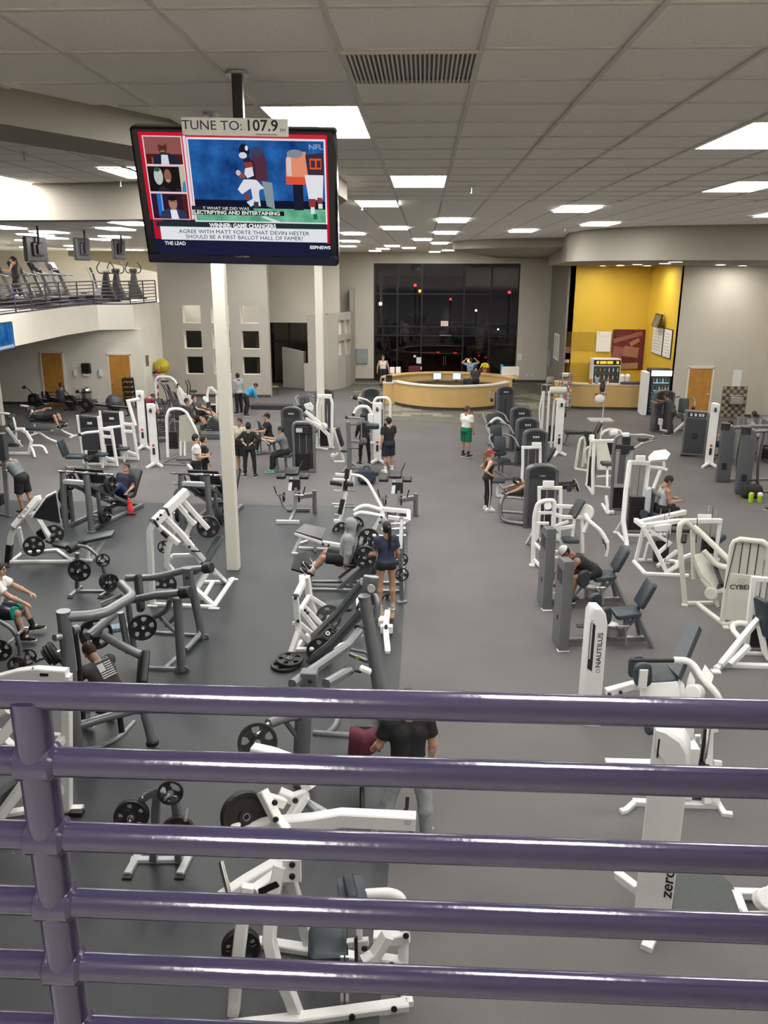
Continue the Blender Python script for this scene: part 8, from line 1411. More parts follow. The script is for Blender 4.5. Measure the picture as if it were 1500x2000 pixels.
def skin(i):
    cols = [(.50,.30,.20),(.42,.235,.145),(.30,.155,.09),(.56,.36,.26),(.16,.075,.045)]
    return mat('skin_%d' % i,cols[i],.55,noise=.06,scale=14),mat('lip_%d' % i,tuple(c*m for c,m in zip(cols[i],(.8,.55,.55))),.5)
EYEM = mat('eye_dark',(.02,.015,.012),.2); 
def hairm(n): return mat('hair_' + n,{'black': (.010,.008,.007),'brown': (.06,.032,.016),'light': (.22,.12,.05),'grey': (.25,.24,.23)}[n],.6,noise=.3,scale=40)
def clm(name,col,rough=.85): return mat('cloth_' + name,col,rough,noise=.12,scale=16,bump=.25,bscale=35)
def U(v): v = np.array(v,float); return v/np.linalg.norm(v)
def person(label,loc,rz,h=1.75,pz=None,torso=(0,.04,1),head=(0,1,0),hup=None,R=((.12,-.02,-1),(.06,.2,-1)),L=((-.12,-.02,-1),(-.06,.2,-1)),LR=((.05,.03,-1),(.02,-.03,-1)),LL=((-.05,.03,-1),(-.02,-.03,-1)),
           fR=(.15,1,0),fL=(-.15,1,0),sk=1,hair='short',hcol='black',top=('tee',None),bottom=('shorts',None),shoe=None,sole=None,sock=None,cap=None,res=.018,female=False,hands=('relax','relax'),yaw=0.0,wide=1.0,kind='person',extras=None,name='person'):
    s = h/1.75; T = U(torso); side = np.array((math.cos(yaw),math.sin(yaw),0.)); side = U(side - T*(side @ T)); fw = np.cross(T,side)*1.0
    fw = np.cross(T,side); 
    if fw[1] < 0 and abs(T[2]) > .3: fw = -fw
    P = np.zeros(3); hipw = (.092 if not female else .098)*s; shw = (.185 if not female else .158)*s*wide
    N = P+T*.50*s; C_ = P+T*.34*s; W = P+T*.17*s
    hip = {'R': P+np.array((hipw,0,-.02*s)),'L': P+np.array((-hipw,0,-.02*s))}; J = {}
    for q,dd in (('R',LR),('L',LL)):
        k1 = hip[q]+U(dd[0])*.43*s; a1 = k1+U(dd[1])*.42*s; J[q] = (k1,a1)
    f = {'R': U(fR),'L': U(fL)}
    if pz is None: pz = max(-min(J['R'][1][2],J['L'][1][2])+.085*s,.05)
    sh = {'R': N-T*.055*s+side*shw,'L': N-T*.055*s-side*shw}; A = {}
    for q,dd in (('R',R),('L',L)):
        e = sh[q]+U(dd[0])*.285*s; w = e+U(dd[1])*.245*s; A[q] = (e,w)
    root = thing(name,label,kind,(loc[0],loc[1],loc[2] if len(loc) > 2 else 0),rz)
    off = np.array((0,0,pz))
    def add(nm,sdf_or_parts,mats,k=.025,hh=res):
        parts = sdf_or_parts if isinstance(sdf_or_parts,list) else [(*sdf_or_parts.mesh(hh,k),0)]
        parts = [(v+off,f_,m_) for v,f_,m_ in parts]; return np_obj(nm,parts,mats,root)
    def torso_prims(S,g=0.0,low=True,chest=1.0):
        for q in (1,-1):
            hp = P+side*q*.062*s; S.cone(hp,W+side*q*(.058 if not female else .046)*s,(.112+(.008 if female else 0))*s+g,(.098 if not female else .085)*s+g); S.cone(W+side*q*(.058 if not female else .046)*s,C_+side*q*.078*s*wide,(.098 if not female else .085)*s+g,(.112 if not female else .098)*s+g); S.cone(C_+side*q*.078*s*wide,N-T*.07*s+side*q*.11*s*wide,(.110 if not female else .095)*s+g,.070*s+g)
        if female: 
            for q in (1,-1): S.ell(C_+fw*.085*s+side*q*.065*s,np.array((.062,.055,.06))*s+g)
        S.cone(P+np.array((0,-.045*s,-.03*s))+side*.06*s,P+np.array((0,-.045*s,-.03*s))-side*.06*s,.10*s+g)
    # --- body
    B = Sdf(); torso_prims(B); B.cone(N-T*.06*s,N+T*.05*s,.066*s,.056*s)
    for q,sg in (('R',1),('L',-1)):
        B.cone(N-T*.06*s+side*sg*.09*s*wide,sh[q],.062*s,.066*s); e,w = A[q]; B.cone(sh[q],sh[q]*.45+e*.55,.058*s,.052*s if not female else .043*s); B.cone(sh[q]*.45+e*.55,e,.05*s if not female else .042*s,.041*s); B.cone(e,e*.65+w*.35,.041*s,.043*s if not female else .037*s); B.cone(e*.65+w*.35,w,.042*s if not female else .036*s,.026*s)
        k1,a1 = J[q]; B.cone(hip[q],k1,.092*s,.057*s); kb = k1*.68+a1*.32; B.cone(k1,kb-np.array((0,.012*s,0)),.056*s,.057*s); B.cone(kb-np.array((0,.012*s,0)),a1,.055*s,.034*s); B.cone(a1,a1+f[q]*.12*s+np.array((0,0,-.05*s)),.036*s,.03*s)
    bv,bf = B.mesh(res,.028); Hd = U(head); hu = np.array((0,0,1.)) if hup is None else U(hup)
    if hup is None: hu = U(T*.5+np.array((0,0,.6)))
    Hd = U(Hd-hu*(Hd @ hu)); hx = np.cross(Hd,hu); hM = np.stack([hx,Hd,hu],1); hcn = N+T*.045*s+hu*.125*s
    sm,lm = skin(sk); hmat = hairm(hcol)
    parts = [(bv,bf,0),(HV*s @ hM.T+hcn,HF,HM)]
    for i,(q,sg) in enumerate((('R',1),('L',-1))):
        e,w = A[q]; dx = U(w-e); hv,hf = HANDS[hands[i]]; hv = hv.copy(); nz_ = np.array((0,0,1.)) if abs(dx[2]) < .6 else side*sg
        zax = U(nz_-dx*(nz_ @ dx)); yax = np.cross(zax,dx); 
        tgt = fw if abs(dx[2]) >= .6 else -side*sg
        if yax @ tgt < 0: hv[:,1] *= -1; hf = hf[:,::-1]
        parts.append((hv*s @ np.stack([dx,yax,zax],1).T+w,hf,0))
    add('body',parts,[sm,EYEM,lm,hmat])
    # --- hair
    def headsdf(S,nm,m,k=.012,hh=.011):
        v,f_ = S.mesh(hh,k); return add(nm,[(v*s @ hM.T+hcn,f_,0)],[m])
    if hair:
        S = Sdf(); g = .012 if hair in ('short','bald') else .016; S.ell((0,-.014,.024),(.074+g,.096+g,.108+g)); S.cuts = [((0,.062,.045),(0,.8,-.62)),((0,0,-.055),(0,.35,-1))]
        if hair == 'pony': S.cone((0,-.10,.05),(0,-.15,.04),.03,.028); S.cone((0,-.15,.04),(0,-.16,-.12),.03,.032); S.cone((0,-.16,-.12),(.02,-.13,-.42),.032,.012); S.cuts = [((0,.055,.05),(0,1,-.45))]
        if hair == 'long': S.cone((0,-.07,.0),(0,-.09,-.22),.07,.05); S.cone((0,-.09,-.22),(.0,-.1,-.34),.05,.02); S.cuts = [((0,.055,.05),(0,1,-.45))]
        if hair == 'bun': S.ell((0,-.06,.13),(.045,.045,.04)); S.cuts = [((0,.062,.045),(0,.8,-.62)),((0,0,-.075),(0,.2,-1))]
        headsdf(S,'hair',hmat)
    if cap is not None:
        S = Sdf(); S.ell((0,-.014,.03),(.092,.114,.115)); S.cuts = [((0,0,.035),(0,.05,-1))]; headsdf(S,'cap_crown',cap)
        if extras != 'beanie': S = Sdf(); S.ell((0,.125,.045),(.07,.07,.012)); headsdf(S,'cap_brim',cap,hh=.008)
    if extras == 'headphones':
        S = Sdf()
        for q in (1,-1): S.ell((q*.088,-.01,.0),(.018,.032,.036))
        headsdf(S,'headphone_cup',PAPER,hh=.009); pts = [Vector((hcn+off+hM @ np.array((.09*math.cos(a),-.012,.125*math.sin(a)))*s).tolist()) for a in np.linspace(0,PI,12)]; MB().tube(pts,.01,6).build('headphone_band',PAPER,root)
    # --- top
    kind_,tm = top
    if tm is not None:
        S = Sdf(); g = {'tee': .016,'tank': .010,'long': .010,'hoodie': .032,'tankloose': .018}[kind_]*s; torso_prims(S,g)
        for q,sg in (('R',1),('L',-1)):
            e,w = A[q]
            if kind_ in ('tee','long','hoodie'): S.cone(N-T*.06*s+side*sg*.09*s*wide,sh[q],.062*s+g,.066*s+g)
            else: S.cone(N-T*.075*s+side*sg*.075*s*wide,N-T*.05*s+side*sg*.10*s*wide,.045*s+g,.035*s+g)
            if kind_ == 'tee': S.cone(sh[q],sh[q]*.38+e*.62,.062*s+g,.060*s+g*1.5,True)
            if kind_ in ('long','hoodie'): S.cone(sh[q],e,.058*s+g,.045*s+g); S.cone(e,e*.08+w*.92,.044*s+g,.028*s+g,True)
        S.cone(N-T*.08*s,N-T*.02*s,.07*s,.062*s); S.cuts = [(N+T*.05*s,T),(P-T*(-.01 if bottom[0] == 'hot' else .10 if kind_ in ('tee','tankloose') else .06)*s,-T)]
        S.sub = [(N+T*.085*s+fw*.012*s,np.array((.085,.085,.085))*s)]
        if kind_ in ('tank','tankloose'): S.sub = [(N+T*.03*s+fw*.04*s,np.array((.08,.095,.11))*s)]
        add('shirt',S,[tm])
        if kind_ == 'hoodie':
            if extras == 'hood': S = Sdf(); S.ell((0,-.02,.02),(.112,.132,.148)); S.cone((0,-.05,-.10),(0,-.04,-.16),.085,.095); S.sub = [((0,.12,-.01),(.078,.11,.115))]; headsdf(S,'hood',tm,k=.03)
            else: S = Sdf(); S.cone((-.07,-.03,-.13),(0,-.09,-.13),.04); S.cone((.07,-.03,-.13),(0,-.09,-.13),.04); headsdf(S,'hood',tm,k=.03)
    # --- bottoms
    kind_,bm = bottom
    if bm is not None:
        S = Sdf(); g = {'shorts': .026,'tight': .007,'pants': .022,'hot': .010}[kind_]*s
        for q in (1,-1): S.cone(P+side*q*.062*s,P+T*.09*s+side*q*.058*s,.112*s+g,.10*s+g)
        S.cone(P+np.array((0,-.045*s,-.03*s))+side*.06*s,P+np.array((0,-.045*s,-.03*s))-side*.06*s,.10*s+g)
        for q in ('R','L'):
            k1,a1 = J[q]
            if kind_ == 'shorts': S.cone(hip[q],hip[q]*.08+k1*.92,.095*s+g,.075*s+g*1.4,True)
            elif kind_ == 'hot': S.cone(hip[q],hip[q]*.72+k1*.28,.095*s+g,.088*s+g,True)
            else:
                kb = k1*.68+a1*.32-np.array((0,.012*s,0)); S.cone(hip[q],k1,.093*s+g,.058*s+g); S.cone(k1,kb,.057*s+g,.058*s+g); S.cone(kb,a1*.97+k1*.03,.056*s+g,.036*s+g*(1 if kind_ == 'tight' else 1.3),True)
        S.cuts = [(P+T*.085*s,T)]; add({'shorts': 'shorts','hot': 'shorts','tight': 'leggings','pants': 'trousers'}[kind_],S,[bm])
    # --- socks and shoes
    for q in ('R','L'):
        k1,a1 = J[q]; dn = U(a1-k1)
        if sock is not None: S = Sdf(); S.cone(a1*.72+k1*.28,a1,.050*s,.042*s); add('sock',S,[sock],hh=min(res,.014))
        if shoe is not None:
            ff = f[q]; up = U(np.array((0,0,1.))-ff*ff[2]) if abs(ff[2]) < .9 else U(-dn-ff*(-dn @ ff)); b0 = a1-up*.045*s
            S = Sdf(); S.cone(b0-ff*.045*s,b0+ff*.10*s,.043*s,.042*s); S.cone(b0+ff*.10*s,b0+ff*.165*s-up*.006*s,.043*s,.032*s); S.cone(a1-up*.02*s,a1+up*.01*s,.046*s,.047*s); S.cuts = [(b0-up*.03*s,-up)]; add('shoe',S,[shoe],hh=min(res,.013))
            S = Sdf(); S.cone(b0-ff*.05*s-up*.03*s,b0+ff*.17*s-up*.03*s,.046*s,.040*s); S.cuts = [(b0-up*.022*s,up),(b0-up*.043*s,-up)]; add('sole',S,[sole or PAPER],hh=min(res,.012))
    J['A'] = A; J['sh'] = sh; J['N'] = N; J['C'] = C_; J['T'] = T; J['side'] = side; J['fw'] = fw; J['off'] = off; J['root'] = root; J['s'] = s; J['hip'] = hip; J['hcn'] = hcn; J['hM'] = hM
    return J
BLK = clm('black',(.012,.012,.013)); WHT = clm('white',(.72,.71,.69)); HGR = clm('heather_grey',(.30,.31,.32)); NVY = clm('navy',(.025,.032,.06)); GRN = clm('green',(.0,.13,.06)); CHG = clm('charcoal',(.045,.046,.048)); LGP = clm('light_grey_sweat',(.33,.35,.36)); DNV = clm('dark_navy',(.012,.016,.035)); MRC = clm('maroon_top',(.16,.012,.025)); TEAL = clm('teal',(.0,.33,.28)); SKB = clm('sky_blue',(.02,.30,.55)); GRT = clm('grey_tee',(.15,.17,.185)); PAL = clm('pale_yellow',(.48,.45,.33)); PLW = clm('pale_grey_tank',(.42,.43,.45)); REDC = clm('red_cap',(.25,.015,.03))
SB = mat('shoe_black',(.015,.015,.016),.5); SW = mat('shoe_white',(.7,.7,.68),.5); SG = mat('shoe_grey',(.30,.30,.29),.5); SGN = mat('shoe_green',(.05,.35,.18),.5); STL = mat('shoe_teal',(.0,.16,.15),.5); SKW = clm('sock_white',(.7,.7,.69)); SKK = clm('sock_black',(.014,.014,.015))
def G3(px,py,z=0.0): g = gr(px,py,z); return (g.x,g.y,z)
hips = dict(R=((.55,-.45,-.75),(-.45,.55,-.35)),L=((-.55,-.45,-.75),(.45,.55,-.35)))
# 1 standing man in green shorts
person('man in white tee and green shorts standing on the open carpet',G3(909,892),-.75,1.76,sk=1,top=('tee',WHT),bottom=('shorts',GRN),shoe=SB,sock=SKK,hair='short',hcol='brown',R=((.12,.05,-1),(.05,.35,-1)),head=(.35,1,0),res=.016)
# 2 woman with the red cap
j = person('woman in a red cap and black outfit with hands on her hips',G3(951,996),-1.45,1.66,sk=0,female=True,top=('tank',BLK),bottom=('tight',BLK),shoe=SW,hair='pony',hcol='light',cap=REDC,R=((.45,-.55,-.7),(-.3,.6,-.45)),L=((-.45,-.55,-.7),(.3,.6,-.45)),res=.015,LR=((.05,.08,-1),(.0,-.06,-1)))
for q,sg in (('R',1),):
    k1,a1 = j[q]; p0 = j['hip'][q]; n = np.array((1.,0,0)); MB().tube([Vector((v+j['off']).tolist()) for v in (p0+n*.098,(p0+k1)/2+n*.084,k1+n*.064,(k1+a1)/2+n*.058,a1+n*.042)],.012,6).build('leg_stripe',PAPER,j['root'])
# 3 man in black with a cap, seen from behind
j = person('man in a black tee and black cap seen from behind beside the white cable column',G3(759,922),.55,1.76,sk=1,top=('tee',BLK),bottom=('shorts',DNV),shoe=SW,sock=SKW,cap=BLK,hair='short',hcol='black',L=((-.18,-.12,-1),(-.12,.15,-1)),R=((.25,.3,-.8),(-.45,.6,.45)),head=(-.2,1,0),res=.015)
MB().tube([Vector((j['N']+j['off']+j['T']*.03+.072*(math.cos(a)*j['side']+math.sin(a)*j['fw'])).tolist()) for a in np.linspace(-2.6,.0,10)],.016,8).build('neck_towel',PAPER,j['root'])
# 4 woman in black at the hip machine
g = gr(712,914); person('woman in black leggings standing on the hip machine platform',(g.x,g.y,.13),.5,1.66,sk=1,female=True,top=('long',BLK),bottom=('tight',BLK),shoe=SB,hair='pony',hcol='black',torso=(0,.22,1),R=((.15,.25,-1),(-.1,.6,-.7)),L=((-.15,.25,-1),(.1,.6,-.7)),LR=((.1,-.05,-1),(.05,-.06,-1)),LL=((-.12,.02,-1),(-.05,-.05,-1)),head=(-.2,1,-.25))
# 5 hooded man on the low leg press
g = at(676,1088,Yl+.1); person('man in a grey hooded sweatshirt and black shorts on the low leg press',(g.x,g.y,0),PI/2,1.78,pz=.64,sk=1,top=('hoodie',HGR),bottom=('shorts',BLK),shoe=SB,sole=SW,sock=SKW,extras='hood',hair='short',torso=(0,-.12,1),R=((.18,-.05,-1),(.05,.2,-1)),L=((-.18,-.05,-1),(-.05,.2,-1)),LR=((.14,1,.12),(.0,.62,-.7)),LL=((-.14,1,.12),(.0,.62,-.7)),fR=(.1,.65,.75),fL=(-.1,.65,.75),head=(-.1,1,-.25),hands=('grip','grip'),res=.013)
# 6 woman with the ponytail
j = person('woman in a navy tee and black shorts with a long ponytail and headphones',(gr(754,1207).x,gr(754,1207).y,.2),.25,1.66,sk=1,female=True,top=('tee',NVY),bottom=('hot',BLK),shoe=SG,hair='pony',hcol='black',extras='headphones',L=((-.22,.05,-1),(-.1,.85,-.35)),R=((.25,.0,-1),(.1,.7,-.5)),LR=((.05,-.02,-1),(.01,-.05,-1)),head=(-.25,1,0),res=.013)
# 7 man in black tee and grey sweatpants behind the rail
person('man in a black tee and light grey sweatpants seen through the railing',(gr(795,1640).x,gr(795,1640).y,0),.2,1.88,sk=0,top=('tee',BLK),bottom=('pants',LGP),shoe=SG,hair='short',hcol='brown',L=((-.32,.12,-1),(-.05,.75,-.55)),R=((.22,.0,-1),(.02,.25,-1)),LR=((.20,.0,-1),(.06,-.04,-1)),LL=((-.26,.05,-1),(-.10,-.04,-1)),fR=(.5,1,0),fL=(-.5,1,0),head=(-.1,1,-.45),torso=(0,.10,1),wide=1.08,res=.012)
# 8 man with the flag shirt
g = at(222,1366,Yp+.62); j = person('man in a charcoal tee with a pale striped flag on the back, sitting',(g.x,g.y,0),.95,1.76,pz=.62,sk=1,top=('tee',CHG),bottom=('shorts',BLK),shoe=SG,sock=SKW,hair='short',hcol='brown',torso=(-.05,.62,.8),R=((.2,.75,-.65),(-.3,.5,-.8)),L=((-.2,.75,-.65),(.3,.5,-.8)),LR=((.2,1,-.1),(.0,-.05,-1)),LL=((-.2,1,-.1),(.0,-.05,-1)),head=(0,1,-.7),hup=(0,.75,.66),res=.012)
fo = j['C']-j['fw']*(.148)*1.0; M_ = np.stack([j['side'],j['T'],-j['fw']],1)
FLAG = mat('flag_print',(.55,.56,.56),.8)
def flagquad(u0,u1,v0,v1,nm='flag_stripe'):
    b = MB(); n = 6
    pts = []
    for vv in (v0,v1):
        for i in range(n+1):
            u = u0+(u1-u0)*i/n; z = .012-.9*(u*u) - .25*max(0,vv-.05)**2
            pts.append(tuple((M_ @ np.array((u,vv,z+.004))+fo+j['off']).tolist()))
    b.add(pts,[(i,i+1,n+2+i,n+1+i) for i in range(n)]); b.build(nm,FLAG,j['root'])
for i in range(7): flagquad(-.10 if i < 3 else (-.0 if True else 0),.11,-.12+i*.032,-.105+i*.032)
flagquad(-.10,-.01,-.024,.092,'flag_canton')
me = text_mesh('AMERICA',.05,.0004); me.transform(Matrix.Translation(Vector((M_ @ np.array((0,.135,.012))+fo+j['off']).tolist())) @ Matrix(M_.tolist()).to_4x4()); me.materials.clear(); me.materials.append(FLAG); link('lettering',me,j['root'])
# 9 seated man at the left edge with teal hemmed shorts, on a bench
g = gr(-8,1232); b_ = flat_bench(-14,1250,.15,'black flat bench under the man with teal hemmed shorts',BLACK,BPAD)
j = person('seated man in dark shorts with teal hems and black socks, hands on his knees',(b_.o.x+.1,b_.o.y,0),-1.32,1.78,pz=.63,sk=0,top=('tee',WHT),bottom=('shorts',DNV),shoe=SB,sole=SW,sock=SKK,hair='short',torso=(0,.28,1),R=((.2,.75,-.65),(-.05,.8,-.5)),L=((-.2,.75,-.65),(.05,.8,-.5)),LR=((.30,1,-.12),(.02,.15,-1)),LL=((-.2,1,-.12),(.0,.3,-1)),fR=(.2,1,0),fL=(.0,1,.1),res=.012)
for q in ('R','L'):
    k1,a1 = j[q]; p0 = j['hip'][q]; a = p0*.22+k1*.78; b = p0*.06+k1*.94; S = Sdf(); S.cone(a,b,.112,.116,True); S.cuts = [(a,a-b)]; np_obj('teal_hem',[(S.mesh(.012,.01)[0]+j['off'],S.mesh(.012,.01)[1],0)],[TEAL],j['root'])
# 10 man leaning on the cable post
person('man in a grey tank top leaning forward on the grey cable post',G3(50,1000),1.35,1.76,sk=1,top=('tankloose',GRT),bottom=('shorts',BLK),shoe=SB,hair='short',hcol='black',torso=(0,.62,.78),R=((.15,.85,.1),(-.1,1,.05)),L=((-.15,.85,.1),(.1,1,.05)),LR=((.06,-.12,-1),(.0,-.2,-1)),LL=((-.06,.1,-1),(.0,-.15,-1)),head=(0,1,-.8),hup=(0,.8,.6),hands=('grip','grip'),res=.014)
# 11 white tee man with phone and the dark companion
j = person('young man in a white tee looking at a phone behind the leg press',G3(388,966),-1.25,1.76,sk=0,top=('tee',WHT),bottom=('shorts',BLK),shoe=SB,hair='short',R=((.12,.1,-1),(-.35,1,.0)),L=((-.12,.1,-1),(.35,1,.0)),head=(0,1,-.4))
a = (j['A']['R'][1]+j['A']['L'][1])/2+j['off']+np.array((0,.12,.02)); ph = Matrix.Rotation(-1.25,3,'Z') @ Vector(a.tolist()) + j['root'].location
tag(MB().box((0,0,0),(.075,.012,.14),M=rotz(-1.25) @ rotx(-.6),bev=.004).build('phone',BLACK),'black phone in the hands of the white tee man','phone').location = ph
person('person in black standing close behind the white tee man',G3(402,956),-1.2,1.60,sk=0,female=True,top=('long',BLK),bottom=('tight',BLK),shoe=SB,hair='pony',R=((.1,.1,-1),(.0,.4,-1)))
# 12 couple beside the column
person('woman in black with a hair bun and hands on hips',G3(489,931),-.05,1.70,sk=0,female=True,top=('long',BLK),bottom=('tight',BLK),shoe=SB,sole=SW,hair='bun',hcol='black',R=((.75,-.25,-.65),(-.75,-.3,-.3)),L=((-.75,-.25,-.65),(.75,-.3,-.3)),LR=((.12,-.02,-1),(.04,-.03,-1)),LL=((-.12,.02,-1),(-.04,-.03,-1)),res=.015)
person('man in a pale tee and black shorts facing the woman with the bun',G3(473,922),2.75,1.74,sk=1,top=('tee',PAL),bottom=('shorts',BLK),shoe=SB,hair='short',res=.017)
# 13 and 14 on the curl machines
person('man in a grey tee and black trousers with green shoes on the arm curl machine',(CURL.o.x-.55,CURL.o.y-.05,0),PI/2,1.74,pz=.70,sk=0,top=('tee',GRT),bottom=('pants',BLK),shoe=SGN,hair='short',torso=(0,.25,1),R=((.05,.85,-.35),(-.1,1,.25)),L=((-.05,.85,-.35),(.1,1,.25)),LR=((.2,.85,-.3),(.05,.1,-1)),LL=((-.2,.85,-.3),(-.05,.1,-1)),head=(0,1,-.3),hands=('grip','grip'),res=.015)
person('man in black tee and cap with teal shoes, seated',(CURLB.o.x-.75,CURLB.o.y-.4,0),PI/2+.3,1.74,pz=.64,sk=0,top=('tee',BLK),bottom=('tight',BLK),shoe=STL,cap=BLK,hair='short',torso=(0,.1,1),LR=((.2,1,-.1),(.0,.1,-1)),LL=((-.2,1,-.1),(.0,.1,-1)),R=((.1,.5,-.8),(-.1,1,.0)),L=((-.1,.5,-.8),(.1,1,.0)),res=.018)
# 15 visitors near the partition
person('man in a grey hooded sweatshirt and black cap near the partition wall',G3(468,808),.9,1.80,sk=4,top=('hoodie',HGR),bottom=('pants',BLK),shoe=SB,cap=BLK,hair='short',head=(.5,1,-.1),res=.02)
person('person in a bright blue jacket bending beside the grey hooded man',G3(481,812),-1.1,1.65,sk=1,top=('long',SKB),bottom=('pants',BLK),shoe=SB,hair='short',torso=(0,.75,.7),R=((.1,.4,-1),(0,.3,-1)),L=((-.1,.4,-1),(0,.3,-1)),LR=((.08,.2,-1),(0,-.3,-1)),LL=((-.08,.2,-1),(0,-.3,-1)),head=(0,1,-.6),hup=(0,.8,.6),res=.02)
# 16 riders
person('man in a dark tee and black shorts riding the recumbent bike',(RBK.o.x-.38,RBK.o.y+.03,0),-PI/2-.1,1.74,pz=.66,sk=1,top=('tee',CHG),bottom=('shorts',BLK),shoe=SB,sock=SKK,hair='short',torso=(0,-.25,1),LR=((.1,1,.15),(.0,.55,-.85)),LL=((-.1,1,-.05),(.0,.5,-.85)),R=((.2,.1,-1),(.0,.7,-.5)),L=((-.2,.1,-1),(.0,.7,-.5)),res=.018)
g = gr(392,826); person('man in a dark shirt sitting back on the floor step with bare legs out',(g.x,g.y,0),-PI/2-.25,1.74,pz=.42,sk=0,top=('tee',CHG),bottom=('shorts',BLK),shoe=SG,hair='short',torso=(0,-.4,.9),LR=((.1,1,.25),(.0,.95,-.45)),LL=((-.1,1,.2),(.0,.95,-.5)),R=((.2,.6,-.6),(.0,.9,-.1)),L=((-.2,.6,-.6),(.0,.9,-.1)),res=.02)
k = K('sit_up_bench','small dark bench under the man sitting with bare legs out','exercise bench',loc=(g.x,g.y,0)); k.pad('pad',BPAD,V((-.1,0,.24)),(.9,.3,.08)); k.beam('leg',BLACK,.06,[V((-.4,0,.2)),V((-.4,0,.02))],[V((.25,0,.2)),V((.25,0,.02))]); k.beam('foot',BLACK,.05,[V((-.4,-.2,.025)),V((-.4,.2,.025))],[V((.25,-.2,.025)),V((.25,.2,.025))])
# 17 bench and rowers
person('man lying back on the white decline bench with bent arms',(DBL.x-.05,DBL.y,.0),-PI/2-.12,1.74,pz=.70,sk=0,top=('tee',CHG),bottom=('shorts',BLK),shoe=SB,hair='short',torso=(0,-1,.12),yaw=0.0,head=(0,.2,1),hup=(0,-1,.1),R=((.25,.35,.45),(-.2,.8,.2)),L=((-.25,.35,.45),(.2,.8,.2)),LR=((.1,1,.25),(.05,.35,-1)),LL=((-.1,1,.25),(-.05,.35,-1)),res=.02)
g = gr(122,806); person('woman in a grey tee with her hair up on the rowing machine',(g.x,g.y,0),PI/2-.28,1.66,pz=.58,sk=0,female=True,top=('tee',CHG),bottom=('pants',DNV),shoe=SB,hair='bun',hcol='brown',torso=(0,-.1,1),LR=((.1,.9,.4),(.0,.8,-.6)),LL=((-.1,.9,.4),(.0,.8,-.6)),R=((.1,.6,-.6),(-.1,1,.1)),L=((-.1,.6,-.6),(.1,1,.1)),hands=('grip','grip'),res=.02)
# 18 leg press user
g = gr(154,1036); q = rotz(-.22) @ V((0,1.95,0)); person('dark haired person in blue reclining in the leg press by the red bottle',(g.x+q.x,g.y+q.y,0),PI-.22,1.72,pz=.50,sk=1,top=('tee',DNV),bottom=('pants',clm('denim',(.02,.04,.14))),shoe=SB,hair='short',torso=(0,-.55,.8),LR=((.15,.75,.65),(.05,.8,-.1)),LL=((-.15,.75,.65),(-.05,.8,-.1)),fR=(0,.1,1),fL=(0,.1,1),R=((.2,.2,-1),(.0,.8,-.2)),L=((-.2,.2,-1),(.0,.8,-.2)),res=.018)
tag(MB().pad((0,0,0),(.34,.22,.09),M=rotz(.4),e=.6).build('towel',mat('pale_blue_cloth',(.25,.33,.40),.9,noise=.2,scale=18)),'pale blue towel on the seat behind the flag shirt man','towel').location = at(232,1226,gr(300,1300).y+.35)
# 20 lying woman on the leg curl
person('woman lying face down on the grey leg curl machine',(LC.o.x+.12,LC.o.y+.62,0),PI/2,1.66,pz=.94,sk=1,female=True,top=('tank',BLK),bottom=('tight',BLK),shoe=SB,sole=SW,hair='bun',extras='headphones',torso=(0,1,.05),head=(0,.5,-1),hup=(0,1,.4),R=((.35,.75,-.35),(.1,.9,-.3)),L=((-.35,.75,-.35),(-.1,.9,-.3)),LR=((.08,-1,-.02),(.03,-.85,.12)),LL=((-.08,-1,-.02),(-.03,-.85,.12)),fR=(.1,-.35,-1),fL=(-.1,-.35,-1),hands=('grip','grip'),res=.015)
# 21 man with the white cap
g = gr(1067,1190); q = rotz(.08) @ V((.92,.28,0)); person('man in a white and red cap bent forward on the thigh machine',(g.x+q.x,g.y+q.y,0),PI/2+.08,1.76,pz=.68,sk=2,top=('tankloose',BLK),bottom=('shorts',BLK),shoe=SB,cap=clm('white_cap',(.7,.68,.66)),hair='short',torso=(0,.82,.55),head=(0,1,-.8),hup=(0,.85,.5),R=((.2,.6,-.8),(-.1,.6,-.7)),L=((-.2,.6,-.8),(.1,.6,-.7)),LR=((.35,1,-.12),(.0,.1,-1)),LL=((-.35,1,-.12),(.0,.1,-1)),res=.014)
# 22 man in the tank top
g = at(1290,996,ROWM[0]-.1); j = person('man in a white tank top with dark straps sitting and looking down',(g.x,g.y,0),-PI/2+.1,1.76,pz=.69,sk=1,top=('tank',PLW),bottom=('shorts',BLK),shoe=SB,hair='short',torso=(0,.12,1),head=(0,1,-.6),hup=(0,.5,.85),R=((.15,.25,-1),(-.25,1,.1)),L=((-.15,.25,-1),(.25,1,.1)),LR=((.2,1,-.1),(.0,.15,-1)),LL=((-.2,1,-.1),(.0,.15,-1)),res=.014)
for sg in (1,-1): MB().tube([Vector((v+j['off']).tolist()) for v in (j['C']+j['fw']*.13+j['side']*sg*.09-j['T']*.1,j['N']+j['side']*sg*.085+j['fw']*.03-j['T']*.0,j['C']-j['fw']*.13+j['side']*sg*.08-j['T']*.1)],.014,6).build('strap',BLACK,j['root'])
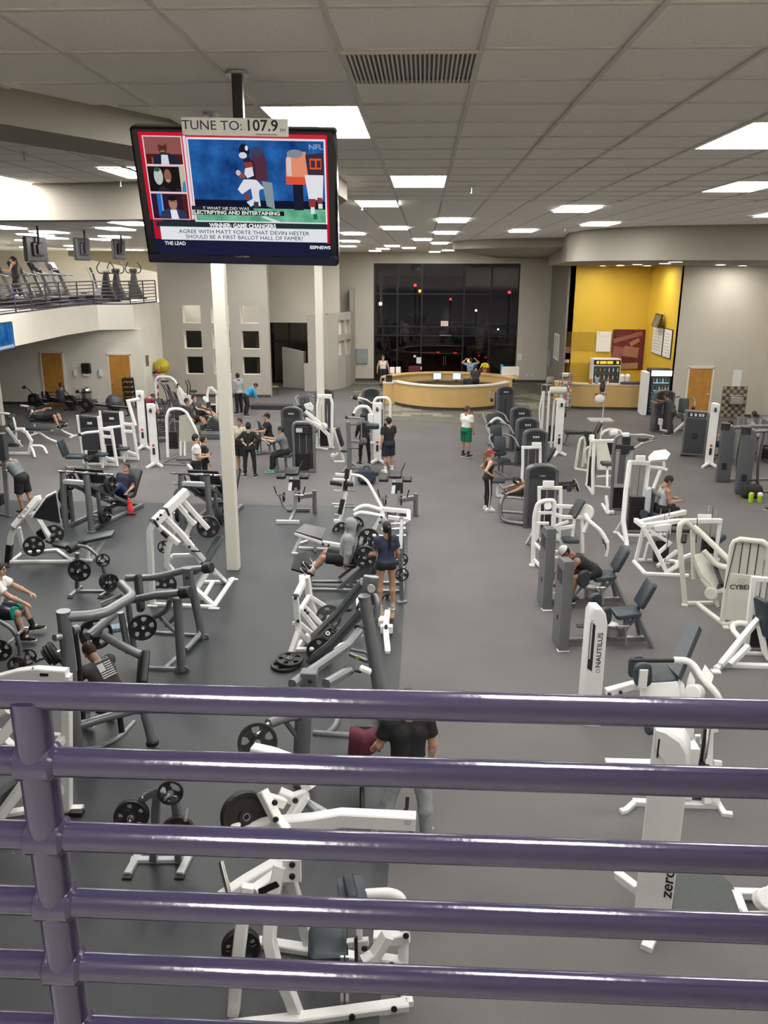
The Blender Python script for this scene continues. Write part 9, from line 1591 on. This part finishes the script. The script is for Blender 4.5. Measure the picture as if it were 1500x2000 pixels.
# 23 right hand edge
g = gr(1482,915); person('person in a grey hooded sweatshirt seated at the grey cable stations, seen from behind',(g.x,g.y+.8,0),.3,1.76,pz=.95,sk=1,top=('hoodie',HGR),bottom=('pants',BLK),shoe=SB,hair='short',torso=(0,.15,1),res=.018,LR=((.1,.3,-1),(.0,-.1,-1)),LL=((-.1,.3,-1),(.0,-.1,-1)))
g = gr(1318,850); person('man in dark clothes leaning forward beside the grey tower',(g.x-.2,g.y,0),.9,1.72,sk=2,top=('long',CHG),bottom=('pants',CHG),shoe=SB,hair='short',torso=(0,.5,.85),R=((.3,.8,-.3),(-.1,.9,.2)),L=((-.3,.8,-.3),(.1,.9,.2)),LR=((.1,.2,-1),(.0,-.3,-1)),res=.02)
g = gr(1425,905); person('bare armed man sitting between the grey cable columns',(g.x,g.y+.35,0),.6,1.74,pz=.60,sk=1,top=('tank',CHG),bottom=('shorts',DNV),shoe=SB,hair='short',LR=((.2,1,-.1),(.0,.1,-1)),LL=((-.2,1,-.1),(.0,.1,-1)),R=((.5,.5,-.6),(-.2,.9,.3)),L=((-.5,.5,-.6),(.2,.9,.3)),res=.018)
person('person in dark trousers stepping at the right edge beside the black gym bag',G3(1512,1000),1.2,1.74,sk=1,top=('tee',GRT),bottom=('pants',CHG),shoe=SB,hair='short',LR=((.1,.35,-1),(.0,-.2,-1)),LL=((-.1,-.3,-1),(.0,-.4,-1)),res=.018)
# 24 jogging woman on the balcony
person('woman in a black cap jogging on the end treadmill of the balcony',(-16.6,33.9,BZ+.40),PI/2,1.66,sk=1,female=True,top=('tank',BLK),bottom=('tight',BLK),shoe=SW,cap=BLK,hair='pony',R=((.1,-.4,-.9),(0,.9,-.1)),L=((-.1,.4,-.9),(0,.9,.2)),LR=((.05,.5,-.9),(.0,-.3,-1)),LL=((-.05,-.2,-1),(.0,-.4,-1)),res=.02)
# 25 lobby
person('bearded man in a white vest and black shorts standing left of the reception desk',G3(748,757),PI+.1,1.76,sk=0,top=('tank',WHT),bottom=('shorts',DNV),shoe=SB,sock=SKK,hair='short',hcol='brown',R=((.35,.0,-.95),(.15,.15,-1)),L=((-.35,.0,-.95),(-.15,.15,-1)),res=.02)
person('reception clerk in a dark grey shirt behind the desk',(2.65,41.3,0),.2,1.70,sk=1,top=('tee',CHG),bottom=('pants',BLK),shoe=SB,hair='short',R=((.1,.3,-1),(0,.9,-.2)),L=((-.1,.3,-1),(0,.9,-.2)),res=.022)
person('visitor in a pale blue shirt with raised elbows at the lobby window',(2.55,44.2,0),.1,1.74,sk=0,top=('tee',clm('pale_blue',(.22,.33,.50))),bottom=('pants',BLK),shoe=SB,hair='short',R=((.85,.2,.25),(-.6,-.2,.6)),L=((-.85,.2,.25),(.6,-.2,.6)),res=.022)
# 26 maroon shirt
person('person in a maroon shirt bending over beside the elliptical trainers',G3(281,842),-.6,1.72,sk=0,top=('tee',MRC),bottom=('pants',DNV),shoe=mat('shoe_pink',(.6,.08,.12),.5),hair='short',torso=(0,.8,.6),R=((.1,.5,-1),(0,.5,-1)),L=((-.1,.5,-1),(0,.5,-1)),head=(0,1,-.8),hup=(0,.9,.5),LR=((.1,.15,-1),(0,-.15,-1)),LL=((-.1,.15,-1),(0,-.15,-1)),res=.02)
